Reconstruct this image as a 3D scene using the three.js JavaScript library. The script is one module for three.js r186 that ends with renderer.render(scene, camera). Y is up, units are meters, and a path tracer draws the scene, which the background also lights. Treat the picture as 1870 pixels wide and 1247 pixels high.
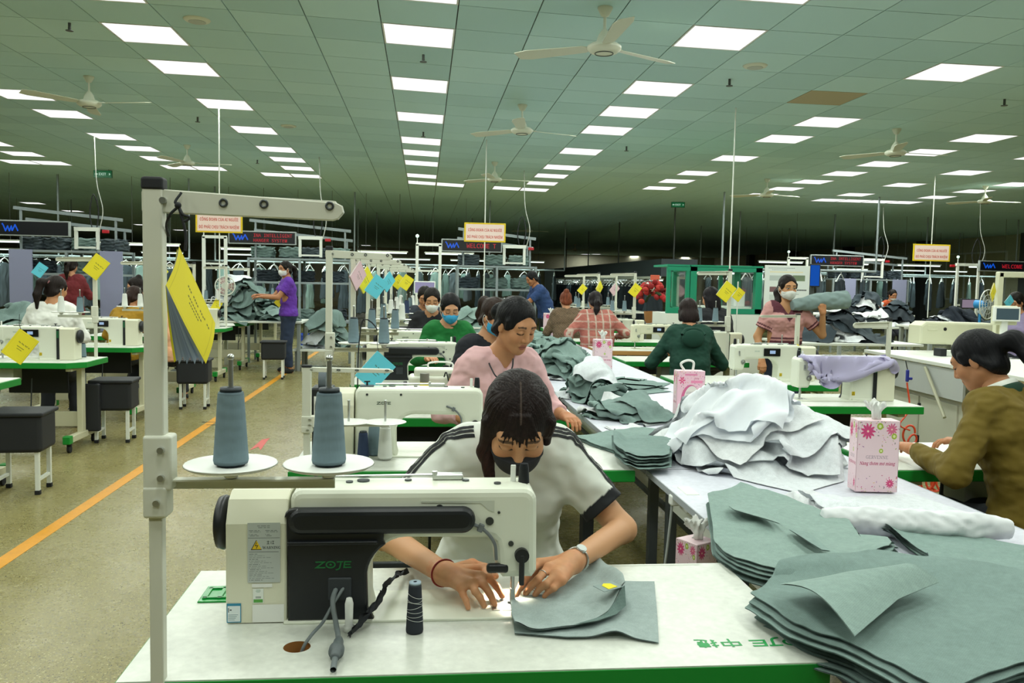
import * as THREE from 'three';
import { RoundedBoxGeometry } from 'three/addons/geometries/RoundedBoxGeometry.js';
import { mergeGeometries, mergeVertices } from 'three/addons/utils/BufferGeometryUtils.js';
import { RectAreaLightUniformsLib } from 'three/addons/lights/RectAreaLightUniformsLib.js';
import { ImprovedNoise } from 'three/addons/math/ImprovedNoise.js';
import { createNoise3D, createNoise4D } from 'simplex-noise';

// ---------- camera, light and exposure ----------
const scene = new THREE.Scene();
scene.background = new THREE.Color(0x000000);
const camera = new THREE.PerspectiveCamera(2 * Math.atan(623.5 / 1541) * 180 / Math.PI, 1870 / 1247, 0.05, 200);
camera.position.set(0, 1.5, 0);
camera.rotation.order = 'YXZ';
camera.rotation.set(-0.070, -0.105, 0.020);
RectAreaLightUniformsLib.init();
const renderer = new THREE.WebGLRenderer({ antialias: true });
renderer.toneMapping = THREE.LinearToneMapping;
renderer.toneMappingExposure = 1.0;
renderer.shadowMap.enabled = true;
const PANEL_LIGHT = 18;                                   // radiance of a ceiling panel's light
const PANEL_COLOR = new THREE.Color().setRGB(0.95, 1.0, 0.925);
const PANEL_GLOW = 1.25;

// ---------- small library ----------
let seedState = 12345;
function rnd() { seedState = (seedState + 0x6d2b79f5) | 0; let t = Math.imul(seedState ^ (seedState >>> 15), 1 | seedState); t = (t + Math.imul(t ^ (t >>> 7), 61 | t)) ^ t; return ((t ^ (t >>> 14)) >>> 0) / 4294967296; }
const rr = (a, b) => a + (b - a) * rnd();
const pick = (a) => a[Math.floor(rnd() * a.length)];
const noise3 = createNoise3D(rnd), noise4 = createNoise4D(rnd);
const V = (x, y, z) => new THREE.Vector3(x, y, z);
const lerp = (a, b, t) => a + (b - a) * t, clamp = (x, a, b) => Math.min(b, Math.max(a, x)), smooth = (a, b, x) => { const t = clamp((x - a) / (b - a), 0, 1); return t * t * (3 - 2 * t); };
const M = (color, roughness = 0.6, metalness = 0, more = {}) => new THREE.MeshStandardMaterial({ color, roughness, metalness, ...more });
const MP = (color, roughness, more = {}) => new THREE.MeshPhysicalMaterial({ color, roughness, ...more });

const names = new Map();
function numbered(name) { const n = names.get(name) ?? 0; names.set(name, n + 1); return n ? name + '_' + String(n).padStart(3, '0') : name; }
function plain(g) { const o = g.index ? g.toNonIndexed() : g; for (const k of Object.keys(o.attributes)) if (!['position', 'normal', 'uv', 'color'].includes(k)) o.deleteAttribute(k); if (!o.attributes.normal) o.computeVertexNormals(); if (!o.attributes.uv) o.setAttribute('uv', new THREE.BufferAttribute(new Float32Array(o.attributes.position.count * 2), 2)); return o; }
function merge(list) {
  list = list.flat().filter(Boolean);
  if (list.length === 1) return list[0];
  const ps = list.map(plain), col = ps.some((g) => g.attributes.color);
  if (col) for (const g of ps) if (!g.attributes.color) g.setAttribute('color', new THREE.BufferAttribute(new Float32Array(g.attributes.position.count * 3).fill(1), 3));
  return mergeGeometries(ps);
}
function part(name, geos, material, parent) {
  const m = new THREE.Mesh(Array.isArray(geos) ? merge(geos) : geos, material);
  m.name = name; m.castShadow = m.receiveShadow = true; parent.add(m); return m;
}
function parts(name, geos, material, parent) { return geos.map((g) => part(name, g, material, parent)); }
function thing(name, label, category, [x, y, z] = [0, 0, 0], turn = 0, group) {
  const o = new THREE.Group(); o.name = numbered(name); o.position.set(x, y, z); o.rotation.y = turn;
  o.userData = { label, category }; if (group) o.userData.group = group; scene.add(o); return o;
}
function single(name, label, category, geos, material, [x, y, z] = [0, 0, 0], turn = 0, group) {
  const o = part(numbered(name), geos, material, scene); o.position.set(x, y, z); o.rotation.y = turn;
  o.userData = { label, category }; if (group) o.userData.group = group; return o;
}
function struct(name, geos, material) { const o = part(name, geos, material, scene); o.userData = { kind: 'structure' }; return o; }
function copy(root, [x, y, z], turn, label, group) {
  const r = root.clone(); r.name = numbered(root.name.replace(/_\d\d\d$/, '')); r.userData = { ...root.userData }; scene.add(r);
  r.position.set(x, y, z); r.rotation.y = turn; if (label) r.userData.label = label; if (group) r.userData.group = group; return r;
}
// geometries, each placed by its centre
const at = (g, x = 0, y = 0, z = 0, rx = 0, ry = 0, rz = 0) => { if (rx) g.rotateX(rx); if (ry) g.rotateY(ry); if (rz) g.rotateZ(rz); return g.translate(x, y, z); };
const box = (w, h, d, x = 0, y = 0, z = 0, rx = 0, ry = 0, rz = 0) => at(new THREE.BoxGeometry(w, h, d), x, y, z, rx, ry, rz);
const rbox = (w, h, d, r, x = 0, y = 0, z = 0, rx = 0, ry = 0, rz = 0, s = 2) => at(new RoundedBoxGeometry(w, h, d, s, Math.min(r, w / 2.01, h / 2.01, d / 2.01)), x, y, z, rx, ry, rz);
const cyl = (r1, r2, h, x = 0, y = 0, z = 0, rx = 0, ry = 0, rz = 0, n = 18) => at(new THREE.CylinderGeometry(r1, r2, h, n), x, y, z, rx, ry, rz);
const ball = (r, x = 0, y = 0, z = 0, sx = 1, sy = 1, sz = 1, n = 14) => at(new THREE.SphereGeometry(r, n, Math.max(6, n - 4)).scale(sx, sy, sz), x, y, z);
const ring = (R, r, x = 0, y = 0, z = 0, rx = 0, ry = 0, rz = 0, n = 28) => at(new THREE.TorusGeometry(R, r, 8, n), x, y, z, rx, ry, rz);
const lathe = (prof, n = 24, x = 0, y = 0, z = 0) => at(new THREE.LatheGeometry(prof.map(([a, b]) => new THREE.Vector2(a, b)), n), x, y, z);
const tube = (pts, r, n = 24, m = 8, closed = false) => new THREE.TubeGeometry(new THREE.CatmullRomCurve3(pts.map((p) => (p.isVector3 ? p : V(...p))), closed), n, r, m, closed);
function bar(a, b, w, d = w) { // square bar between two points
  const A = V(...a), B = V(...b), L = A.distanceTo(B), g = new THREE.BoxGeometry(w, L, d);
  const q = new THREE.Quaternion().setFromUnitVectors(V(0, 1, 0), B.clone().sub(A).normalize());
  return g.applyQuaternion(q).translate((A.x + B.x) / 2, (A.y + B.y) / 2, (A.z + B.z) / 2);
}
function rod(a, b, r, n = 8, r2 = r) { // round bar between two points
  const A = V(...a), B = V(...b), L = A.distanceTo(B), g = new THREE.CylinderGeometry(r2, r, L, n);
  const q = new THREE.Quaternion().setFromUnitVectors(V(0, 1, 0), B.clone().sub(A).normalize());
  return g.applyQuaternion(q).translate((A.x + B.x) / 2, (A.y + B.y) / 2, (A.z + B.z) / 2);
}
function shape(pts, holes = []) { const s = new THREE.Shape(pts.map(([x, y]) => new THREE.Vector2(x, y))); for (const h of holes) s.holes.push(new THREE.Path(h.map(([x, y]) => new THREE.Vector2(x, y)))); return s; }
function extr(s, depth, bevel = 0, seg = 2) { // extruded along z, centred on z = 0
  const g = new THREE.ExtrudeGeometry(s instanceof THREE.Shape ? s : shape(s), { depth: depth - 2 * bevel, bevelEnabled: bevel > 0, bevelThickness: bevel, bevelSize: bevel, bevelOffset: -bevel, bevelSegments: seg, curveSegments: 8 });
  return g.translate(0, 0, -(depth - 2 * bevel) / 2);
}
function arcPts(cx, cy, r, a0, a1, n = 6) { const o = []; for (let i = 0; i <= n; i++) { const a = lerp(a0, a1, i / n); o.push([cx + r * Math.cos(a), cy + r * Math.sin(a)]); } return o; }
function roundRect(w, h, r, n = 5, cx = 0, cy = 0) { const x = w / 2 - r, y = h / 2 - r, P = Math.PI; return [...arcPts(cx + x, cy + y, r, 0, P / 2, n), ...arcPts(cx - x, cy + y, r, P / 2, P, n), ...arcPts(cx - x, cy - y, r, P, 1.5 * P, n), ...arcPts(cx + x, cy - y, r, 1.5 * P, 2 * P, n)]; }
const plane = (w, h, x = 0, y = 0, z = 0, rx = 0, ry = 0, rz = 0) => at(new THREE.PlaneGeometry(w, h), x, y, z, rx, ry, rz);
function uvScale(g, sx, sy = sx, ox = 0, oy = 0) { const u = g.attributes.uv; for (let i = 0; i < u.count; i++) u.setXY(i, u.getX(i) * sx + ox, u.getY(i) * sy + oy); return g; }
function planarUV(g, ax = 'x', ay = 'z', k = 1) { const p = g.attributes.position, u = new Float32Array(p.count * 2), f = { x: 'getX', y: 'getY', z: 'getZ' }; for (let i = 0; i < p.count; i++) { u[2 * i] = p[f[ax]](i) * k; u[2 * i + 1] = p[f[ay]](i) * k; } g.setAttribute('uv', new THREE.BufferAttribute(u, 2)); return g; }
function boxUV(g, k = 1) { // uv in metres by the main direction of each normal
  g = plain(g); const p = g.attributes.position, n = g.attributes.normal, u = new Float32Array(p.count * 2);
  for (let i = 0; i < p.count; i++) { const ax = Math.abs(n.getX(i)), ay = Math.abs(n.getY(i)), az = Math.abs(n.getZ(i)); const x = p.getX(i), y = p.getY(i), z = p.getZ(i); const [a, b] = ay >= ax && ay >= az ? [x, z] : ax >= az ? [z, y] : [x, y]; u[2 * i] = a * k; u[2 * i + 1] = b * k; }
  g.setAttribute('uv', new THREE.BufferAttribute(u, 2)); return g;
}
// textures
function canvasTex(w, h, draw, repeat) { const c = document.createElement('canvas'); c.width = w; c.height = h; const x = c.getContext('2d'); draw(x, w, h); const t = new THREE.CanvasTexture(c); t.colorSpace = THREE.SRGBColorSpace; if (repeat) { t.wrapS = t.wrapT = THREE.RepeatWrapping; t.repeat.set(...repeat); } return t; }
// text with Vietnamese marks, drawn mark by mark
function vtext(c, str, x, y, size, font, align = 'left', squeeze = 1) {
  c.save(); c.translate(x, y); c.scale(squeeze, 1); c.font = `${font} ${size}px ${/serif$/.test(font) ? '' : 'sans-serif'}`.replace(/serif (\d+px) $/, '$1 serif'); c.textAlign = 'left'; const g = [];
  for (const ch of str.normalize('NFD')) { if (ch >= '\u0300' && ch <= '\u036f') g[g.length - 1].m.push(ch); else g.push({ b: ch === 'Đ' ? 'D' : ch === 'đ' ? 'd' : ch, d: ch === 'Đ' || ch === 'đ', m: [] }); }
  const total = g.reduce((a, q) => a + c.measureText(q.b).width, 0); let p = align === 'center' ? -total / 2 : 0; c.strokeStyle = c.fillStyle; c.lineWidth = size * 0.085;
  for (const q of g) {
    const w = c.measureText(q.b).width, up = q.b === q.b.toUpperCase() ? size * 0.76 : size * 0.58, m = p + w / 2; c.fillText(q.b, p, 0); if (q.d) { c.beginPath(); c.moveTo(p - size * 0.02, -up * 0.5); c.lineTo(p + w * 0.5, -up * 0.5); c.stroke(); }
    let h = -up - size * 0.07; const L = (a) => { c.beginPath(); a.forEach(([X, Y], k) => (k ? c.lineTo(m + X * size, h + Y * size) : c.moveTo(m + X * size, h + Y * size))); c.stroke(); };
    for (const k of q.m) { if (k === '\u0302') { L([[-0.14, 0.03], [0, -0.08], [0.14, 0.03]]); h -= size * 0.12; } else if (k === '\u0306') { L([[-0.13, -0.07], [0, 0.03], [0.13, -0.07]]); h -= size * 0.12; } else if (k === '\u0301') L([[-0.03, 0.03], [0.1, -0.1]]); else if (k === '\u0300') L([[0.03, 0.03], [-0.1, -0.1]]); else if (k === '\u0309') L([[-0.05, -0.1], [0.05, -0.1], [0.05, -0.03], [0, 0.03]]); else if (k === '\u0303') L([[-0.12, 0.0], [-0.05, -0.06], [0.05, 0.0], [0.12, -0.06]]); else if (k === '\u0323') { c.beginPath(); c.arc(m, size * 0.16, size * 0.065, 0, 7); c.fill(); } else if (k === '\u031b') { c.beginPath(); c.moveTo(p + w * 0.86, -up * 0.9); c.quadraticCurveTo(p + w * 1.12, -up * 0.95, p + w * 1.05, -up * 1.2); c.stroke(); } }
    p += w;
  }
  c.restore();
}
function dataTex(n, fn, repeat = [1, 1], srgb = true) { const d = new Uint8Array(n * n * 4); for (let y = 0; y < n; y++) for (let x = 0; x < n; x++) { const c = fn(x / n, y / n), o = (y * n + x) * 4; d[o] = clamp(c[0], 0, 255); d[o + 1] = clamp(c[1], 0, 255); d[o + 2] = clamp(c[2], 0, 255); d[o + 3] = 255; } const t = new THREE.DataTexture(d, n, n); t.magFilter = THREE.LinearFilter; t.wrapS = t.wrapT = THREE.RepeatWrapping; t.repeat.set(...repeat); if (srgb) t.colorSpace = THREE.SRGBColorSpace; t.needsUpdate = true; return t; }
const tileNoise = (u, v, f, s = 0) => { const a = u * 2 * Math.PI, b = v * 2 * Math.PI, R = f / (2 * Math.PI); return noise4(Math.cos(a) * R + s * 7.3, Math.sin(a) * R, Math.cos(b) * R + s * 3.1, Math.sin(b) * R); };

// ---------- signed distance fields meshed by surface nets ----------
class Field {
  constructor(k = 0.03) { this.p = []; this.k = k; }
  cone(a, b, ra, rb = ra, k = this.k) { this.p.push({ t: 0, ax: a[0], ay: a[1], az: a[2], bx: b[0] - a[0], by: b[1] - a[1], bz: b[2] - a[2], ra, rb, k, ll: Math.max(1e-9, (b[0] - a[0]) ** 2 + (b[1] - a[1]) ** 2 + (b[2] - a[2]) ** 2) }); return this; }
  ell(c, r, q = null, k = this.k) { this.p.push({ t: 1, c, r, m: q ? new THREE.Matrix4().makeRotationFromQuaternion(q.clone().invert()).elements : null, mr: Math.min(...r), k }); return this; }
  sub(c, r, q = null, k = 0.01) { this.ell(c, r, q, k); this.p[this.p.length - 1].neg = true; return this; }
  grown(d, filter) { const f = new Field(this.k); for (const q of this.p) { if (filter && !filter(q)) continue; f.p.push(q.t ? { ...q, r: q.r.map((x) => x + d), mr: q.mr + d } : { ...q, ra: q.ra + d, rb: q.rb + d }); } return f; }
  d(x, y, z) {
    let D = 1e3;
    for (const q of this.p) {
      let e;
      if (q.t === 0) {
        const px = x - q.ax, py = y - q.ay, pz = z - q.az; let h = (px * q.bx + py * q.by + pz * q.bz) / q.ll; h = h < 0 ? 0 : h > 1 ? 1 : h;
        const dx = px - h * q.bx, dy = py - h * q.by, dz = pz - h * q.bz; e = Math.sqrt(dx * dx + dy * dy + dz * dz) - (q.ra + (q.rb - q.ra) * h);
      } else {
        let px = x - q.c[0], py = y - q.c[1], pz = z - q.c[2];
        if (q.m) { const m = q.m, a = m[0] * px + m[4] * py + m[8] * pz, b = m[1] * px + m[5] * py + m[9] * pz, c = m[2] * px + m[6] * py + m[10] * pz; px = a; py = b; pz = c; }
        const rx = px / q.r[0], ry = py / q.r[1], rz = pz / q.r[2], k0 = Math.sqrt(rx * rx + ry * ry + rz * rz), gx = rx / q.r[0], gy = ry / q.r[1], gz = rz / q.r[2], k1 = Math.sqrt(gx * gx + gy * gy + gz * gz);
        e = k1 < 1e-9 ? -q.mr : k0 * (k0 - 1) / k1;
      }
      const k = q.k;
      if (q.neg) { const f = -e, h = Math.max(k - Math.abs(D - f), 0) / k; D = Math.max(D, f) + h * h * k * 0.25; } else { const h = Math.max(k - Math.abs(D - e), 0) / k; D = Math.min(D, e) - h * h * k * 0.25; }
    }
    return D;
  }
  bounds(pad = 0.03) {
    const lo = [1e9, 1e9, 1e9], hi = [-1e9, -1e9, -1e9], grow = (x, y, z, r) => { [x, y, z].forEach((c, i) => { lo[i] = Math.min(lo[i], c - r); hi[i] = Math.max(hi[i], c + r); }); };
    for (const q of this.p) if (!q.neg) { if (q.t) grow(...q.c, Math.max(...q.r)); else { grow(q.ax, q.ay, q.az, q.ra); grow(q.ax + q.bx, q.ay + q.by, q.az + q.bz, q.rb); } }
    return [lo.map((c) => c - pad), hi.map((c) => c + pad)];
  }
}
function nets(fn, lo, hi, cell, color, slack = 0.02) {
  const n = [0, 1, 2].map((i) => Math.ceil((hi[i] - lo[i]) / cell) + 1), [nx, ny, nz] = n, val = new Float32Array(nx * ny * nz), B = 4;
  for (let bz = 0; bz < nz; bz += B) for (let by = 0; by < ny; by += B) for (let bx = 0; bx < nx; bx += B) {
    const ex = Math.min(bx + B, nx), ey = Math.min(by + B, ny), ez = Math.min(bz + B, nz);
    const d = fn(lo[0] + (bx + B / 2 - 0.5) * cell, lo[1] + (by + B / 2 - 0.5) * cell, lo[2] + (bz + B / 2 - 0.5) * cell), far = Math.abs(d) > B * cell * 1.1 + slack;
    for (let z = bz; z < ez; z++) for (let y = by; y < ey; y++) for (let x = bx; x < ex; x++) val[(z * ny + y) * nx + x] = far ? d : fn(lo[0] + x * cell, lo[1] + y * cell, lo[2] + z * cell);
  }
  const id = new Int32Array(nx * ny * nz).fill(-1), pos = [], idx = [], I = (x, y, z) => (z * ny + y) * nx + x;
  for (let z = 0; z < nz - 1; z++) for (let y = 0; y < ny - 1; y++) for (let x = 0; x < nx - 1; x++) {
    let mask = 0, cx = 0, cy = 0, cz = 0, c = 0; const v = [];
    for (let k = 0; k < 8; k++) { const d = val[I(x + (k & 1), y + ((k >> 1) & 1), z + (k >> 2))]; v.push(d); if (d < 0) mask |= 1 << k; }
    if (mask === 0 || mask === 255) continue;
    for (let a = 0; a < 8; a++) for (let s = 0; s < 3; s++) { const b = a | (1 << s); if (b === a || (v[a] < 0) === (v[b] < 0)) continue; const t = v[a] / (v[a] - v[b]); cx += (a & 1) + (s === 0 ? t : 0); cy += ((a >> 1) & 1) + (s === 1 ? t : 0); cz += (a >> 2) + (s === 2 ? t : 0); c++; }
    id[I(x, y, z)] = pos.length / 3; pos.push(lo[0] + (x + cx / c) * cell, lo[1] + (y + cy / c) * cell, lo[2] + (z + cz / c) * cell);
  }
  const quad = (a, b, c, d, f) => { if (a < 0 || b < 0 || c < 0 || d < 0) return; if (f) idx.push(a, b, c, a, c, d); else idx.push(a, c, b, a, d, c); };
  for (let z = 1; z < nz - 1; z++) for (let y = 1; y < ny - 1; y++) for (let x = 1; x < nx - 1; x++) {
    const s = val[I(x, y, z)] < 0;
    if (s !== val[I(x + 1, y, z)] < 0) quad(id[I(x, y - 1, z - 1)], id[I(x, y, z - 1)], id[I(x, y, z)], id[I(x, y - 1, z)], s);
    if (s !== val[I(x, y + 1, z)] < 0) quad(id[I(x - 1, y, z - 1)], id[I(x - 1, y, z)], id[I(x, y, z)], id[I(x, y, z - 1)], s);
    if (s !== val[I(x, y, z + 1)] < 0) quad(id[I(x - 1, y - 1, z)], id[I(x, y - 1, z)], id[I(x, y, z)], id[I(x - 1, y, z)], s);
  }
  const g = new THREE.BufferGeometry(); g.setAttribute('position', new THREE.Float32BufferAttribute(pos, 3)); g.setIndex(idx);
  const nor = new Float32Array(pos.length), e = cell * 0.6;
  for (let i = 0; i < pos.length; i += 3) { const x = pos[i], y = pos[i + 1], z = pos[i + 2]; let a = fn(x + e, y, z) - fn(x - e, y, z), b = fn(x, y + e, z) - fn(x, y - e, z), c = fn(x, y, z + e) - fn(x, y, z - e); const l = Math.hypot(a, b, c) || 1; nor[i] = a / l; nor[i + 1] = b / l; nor[i + 2] = c / l; }
  g.setAttribute('normal', new THREE.BufferAttribute(nor, 3));
  g.setAttribute('uv', new THREE.BufferAttribute(new Float32Array(pos.length / 3 * 2), 2));
  if (color) { const col = new Float32Array(pos.length); for (let i = 0; i < pos.length; i += 3) { const c = color(pos[i], pos[i + 1], pos[i + 2], nor[i], nor[i + 1], nor[i + 2]); col[i] = c[0]; col[i + 1] = c[1]; col[i + 2] = c[2]; } g.setAttribute('color', new THREE.BufferAttribute(col, 3)); }
  return g;
}
// ---------- the hall ----------
const XL = -24, XR = 20, ZF = 8, ZB = -57;
const hC = (x) => 3.555 - 0.09 * Math.tanh(x / 2.5);
camera.updateMatrixWorld(); camera.updateProjectionMatrix();
// the point seen at a photo pixel, on a level, or at a depth along z
function rayAt(u, v) { return V((u - 935) / 1541, (623.5 - v) / 1541, -1).applyEuler(camera.rotation); }
function onY(u, v, y) { const d = rayAt(u, v), t = (y - 1.5) / d.y; return [t * d.x, y, t * d.z]; }
function onZ(u, v, z) { const d = rayAt(u, v), t = z / d.z; return [t * d.x, 1.5 + t * d.y, z]; }
function onCeil(u, v, drop) { let h = 3.5; for (let k = 0; k < 4; k++) h = hC(onY(u, v, h - drop)[0]); return onY(u, v, h - drop); }

const grainTex = dataTex(256, (u, v) => { const n = 236 + 9 * tileNoise(u, v, 40) + 7 * tileNoise(u, v, 11, 3) + 6 * (rnd() - 0.5); return [n, n, n]; });
const terrazzo = dataTex(1024, (u, v) => {
  let n = 0.5 * tileNoise(u, v, 5, 1) + 0.3 * tileNoise(u, v, 17, 2), c = [138 + 9 * n, 130 + 9 * n, 84 + 9 * n];
  const s = tileNoise(u, v, 150, 5), t = tileNoise(u, v, 110, 9), w = tileNoise(u, v, 240, 13);
  if (s > 0.52) c = [58, 52, 36]; else if (t > 0.55) c = [184, 176, 132]; else if (w > 0.58) c = [88, 79, 60]; else if (t < -0.62) c = [104, 105, 90];
  const g = (rnd() - 0.5) * 10; return c.map((x) => x + g);
});
const floorRough = dataTex(512, (u, v) => { const n = 72 + 9 * tileNoise(u, v, 9, 21) + 9 * tileNoise(u, v, 60, 8); return [0, n, 0]; }, [0.4, 0.4], false);
terrazzo.repeat.set(0.6, 0.6);
const floorMat = MP(0xffffff, 1, { map: terrazzo, roughnessMap: floorRough, specularIntensity: 0.5 });
struct('floor', boxUV(box(XR - XL + 0.4, 0.2, ZF - ZB + 0.4, (XL + XR) / 2, -0.1, (ZF + ZB) / 2)), floorMat);
const wallMat = M(0xc9c6ab, 0.85, 0, { map: grainTex });
struct('wall_left', boxUV(box(0.2, 4, ZF - ZB + 0.4, XL - 0.1, 2, (ZF + ZB) / 2)), wallMat);
struct('wall_right', boxUV(box(0.2, 4, ZF - ZB + 0.4, XR + 0.1, 2, (ZF + ZB) / 2)), wallMat);
struct('wall_back', boxUV(box(XR - XL, 4, 0.2, (XL + XR) / 2, 2, ZB - 0.1)), wallMat);
struct('wall_front', boxUV(box(XR - XL, 4, 0.2, (XL + XR) / 2, 2, ZF + 0.1)), wallMat);
const postMat = M(0x4a4c4e, 0.7), paleTrim = M(0xd8d6c2, 0.8);
let trimNo = 0;
for (const z of [-14, -20, -26, -32, -38, -44, -50]) { struct('trim_' + ++trimNo, [box(0.35, 3.6, 0.5, XL + 0.18, 1.8, z)], postMat); struct('trim_' + ++trimNo, [box(0.35, 3.5, 0.5, XR - 0.18, 1.75, z)], postMat); }
// windows along the left and the right wall: frames with blinds behind the glass
const glassPane = MP(0xffffff, 0.05, { transmission: 1, thickness: 0 }), blindMat = M(0xb9b38f, 0.9), frameMat = M(0xd9dcd4, 0.5);
let winNo = 0;
for (const [x, s] of [[XL, 1], [XR, -1]]) for (const z of [-17, -23, -29, -35, -41, -47]) {
  const w = new THREE.Group(); w.name = 'window_' + ++winNo; w.userData = { kind: 'structure' }; scene.add(w); w.position.set(x + s * 0.02, 2.05, z);
  part('frame', [box(0.06, 0.06, 3.4, 0, 0.85, 0), box(0.06, 0.06, 3.4, 0, -0.85, 0), ...[-1.67, -0.56, 0.56, 1.67].map((k) => box(0.06, 1.64, 0.06, 0, 0, k))], frameMat, w);
  part('blind', box(0.01, 1.64, 3.28, s * -0.008, 0, 0), blindMat, w);
  for (const k of [-1.115, 0, 1.115]) part('pane', box(0.004, 1.64, 1.05, s * 0.012, 0, k), glassPane, w);
}
// grey double door in the far wall
{
  const d = new THREE.Group(); d.name = 'door_1'; d.userData = { kind: 'structure' }; scene.add(d);
  const p = onZ(1014, 560, ZB); d.position.set(p[0], 0, ZB);
  part('door_frame', [box(0.08, 2.4, 0.12, -0.75, 1.2, 0.06), box(0.08, 2.4, 0.12, 0.75, 1.2, 0.06), box(1.58, 0.08, 0.12, 0, 2.44, 0.06)], M(0x6d7877, 0.6), d);
  for (const s of [-1, 1]) { const l = part('door_leaf', box(0.7, 2.38, 0.05, s * 0.355, 1.19, 0.05), M(0x5f6d6b, 0.55), d); part('handle', rod([s * 0.06, 0.95, 0.11], [s * 0.06, 1.2, 0.11], 0.015), M(0xb9bdbb, 0.3, 0.9), l); }
}
// ---------- ceiling: suspended tiles in a grid ----------
const litCells = {
  0: [-2, 0, 3, 6, 9, 11, 13, 16, 18], 1: [18], 4: [-3, -1, 2, 4, 6, 9, 12, 14, 16, 18], 3: [18], 8: [0, 4, 6, 9, 12, 14, 16], 12: [5, 7, 9, 11, 13, 15, 17], 15: [7, 10, 13, 16, 18], 16: [18], 18: [12, 14, 16, 18], 17: [18],
  '-4': [-1, 1, 3, 6, 9, 12, 14, 16, 18], '-5': [18], '-8': [6, 8, 11, 13, 15, 17], '-7': [17], '-12': [13, 15, 17], '-13': [17],
};
const unseenCells = { '-8': [-14, -11, -8, -5, -2, 1, 3], '-4': [-14, -11, -8, -6, -4], 0: [-14, -11, -8, -5], 4: [-14, -11, -8, -6], 8: [-14, -11, -8, -6, -3], 12: [-11, -7, -3, 0, 2], '-12': [-4, 0, 4, 8, 10] };
const farCells = [[72, 373], [150, 388], [210, 400], [265, 411], [322, 421], [1066, 465], [1090, 465], [1154, 468], [1245, 470], [1620, 462], [1800, 452], [670, 449], [1700, 478], [520, 437]];
const lit = new Map(), cellX = (i) => -0.37 + 0.6 * (i + 0.5), cellZ = (j) => -(7.042 + 0.6 * (j + 0.5));
const colName = { '-13': 'leftmost', '-12': 'leftmost', '-8': 'second left', '-7': 'second left', '-4': 'left middle', '-5': 'left middle', 0: 'centre', 1: 'centre', 4: 'right middle', 3: 'right middle', 8: 'second right', 12: 'third right', 15: 'fourth right', 16: 'fourth right', 18: 'rightmost', 17: 'rightmost' };
const ordinal = (n) => ['first', 'second', 'third', 'fourth', 'fifth', 'sixth', 'seventh', 'eighth', 'ninth', 'tenth', 'eleventh', 'twelfth', 'thirteenth', 'fourteenth', 'fifteenth'][n] ?? 'last';
const tens = ['', '', 'twenty', 'thirty', 'forty', 'fifty'], teen = ['first', 'second', 'third', 'fourth', 'fifth', 'sixth', 'seventh', 'eighth', 'ninth', 'tenth', 'eleventh', 'twelfth', 'thirteenth', 'fourteenth', 'fifteenth', 'sixteenth', 'seventeenth', 'eighteenth', 'nineteenth'], nth = (n) => (n < 19 ? teen[n] : (n + 1) % 10 ? tens[Math.floor((n + 1) / 10)] + '-' + teen[(n + 1) % 10 - 1] : tens[(n + 1) / 10].slice(0, -1) + 'ieth');
const mainCols = { '-12': [-13], '-8': [-7], '-4': [-5], 0: [1], 4: [3], 15: [16], 18: [17] };
for (const [i, js] of Object.entries(litCells)) js.forEach((j, n) => {
  const side = Object.values(mainCols).some((v) => v.includes(+i));
  lit.set(i + ',' + j, side ? `white ceiling light panel touching the last panel of the ${colName[i]} column` : `square white ceiling light panel, ${ordinal(n)} from the front of the ${colName[i]} column`);
});
for (const [i, js] of Object.entries(unseenCells)) js.forEach((j, n) => lit.set(i + ',' + j, `ceiling light panel over the near hall end, ${ordinal(n)} in the ${colName[i]} column`));
farCells.forEach(([u, v], n) => { const p = onCeil(u, v, 0.02); lit.set(Math.round((p[0] + 0.37) / 0.6 - 0.5) + ',' + Math.round((-p[2] - 7.042) / 0.6 - 0.5), `${['isolated', 'lone', 'single'][n % 3]} ceiling light panel in the dim far zone, ${ordinal(n)} counted from the ${n < 5 ? 'left wall' : 'far wall'}`); });
const iA = -40, iB = 33, jA = -25, jB = 82;
const slabPts = [], slabTop = []; for (let i = iA - 1; i <= iB + 2; i++) { const x = -0.37 + 0.6 * i; slabPts.push([x, hC(x) + 0.014]); slabTop.unshift([x, hC(x) + 0.2]); }
const ceilMat = M(0x4c5350, 0.9), ceiling = struct('ceiling', extr([...slabPts, ...slabTop], ZF - ZB + 1).translate(0, 0, (ZF + ZB) / 2), ceilMat);
const tileBump = dataTex(256, (u, v) => { const n = 150 + 60 * (tileNoise(u, v, 60, 2) > 0.35 ? -1 : 0) + 20 * tileNoise(u, v, 90, 4); return [n, n, n]; }, [2, 2], false);
const tileMats = [0xbcdcdb, 0xb6d6d5, 0xc1e0de].map((c) => M(c, 0.92, 0, { bumpMap: tileBump, bumpScale: 0.001 })), tanTile = M(0xb5a888, 0.92);
const tileGeo = box(0.591, 0.012, 0.591, 0, 0.006, 0), cells = [];
for (let i = iA; i <= iB; i++) for (let j = jA; j <= jB; j++) {
  if (lit.has(i + ',' + j)) continue;
  const x = cellX(i), z = cellZ(j), y = hC(x), tilt = Math.atan((hC(x + 0.3) - hC(x - 0.3)) / 0.6), p = V(x, y, z).project(camera), d = Math.hypot(x, z);
  const seen = z < -1 && Math.abs(p.x) < 1.03 && p.y < 1.05 && p.y > 0;
  cells.push({ x, y, z, tilt, i, j, w: seen ? 1 / d ** 3 : 0 });
}
cells.sort((a, b) => b.w - a.w);
cells.slice(0, 296).forEach((c) => { const t = part('tile', tileGeo, c.i === 7 && c.j === 2 ? tanTile : pick(tileMats), ceiling); t.position.set(c.x, c.y, c.z); t.rotation.z = c.tilt; });
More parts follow.
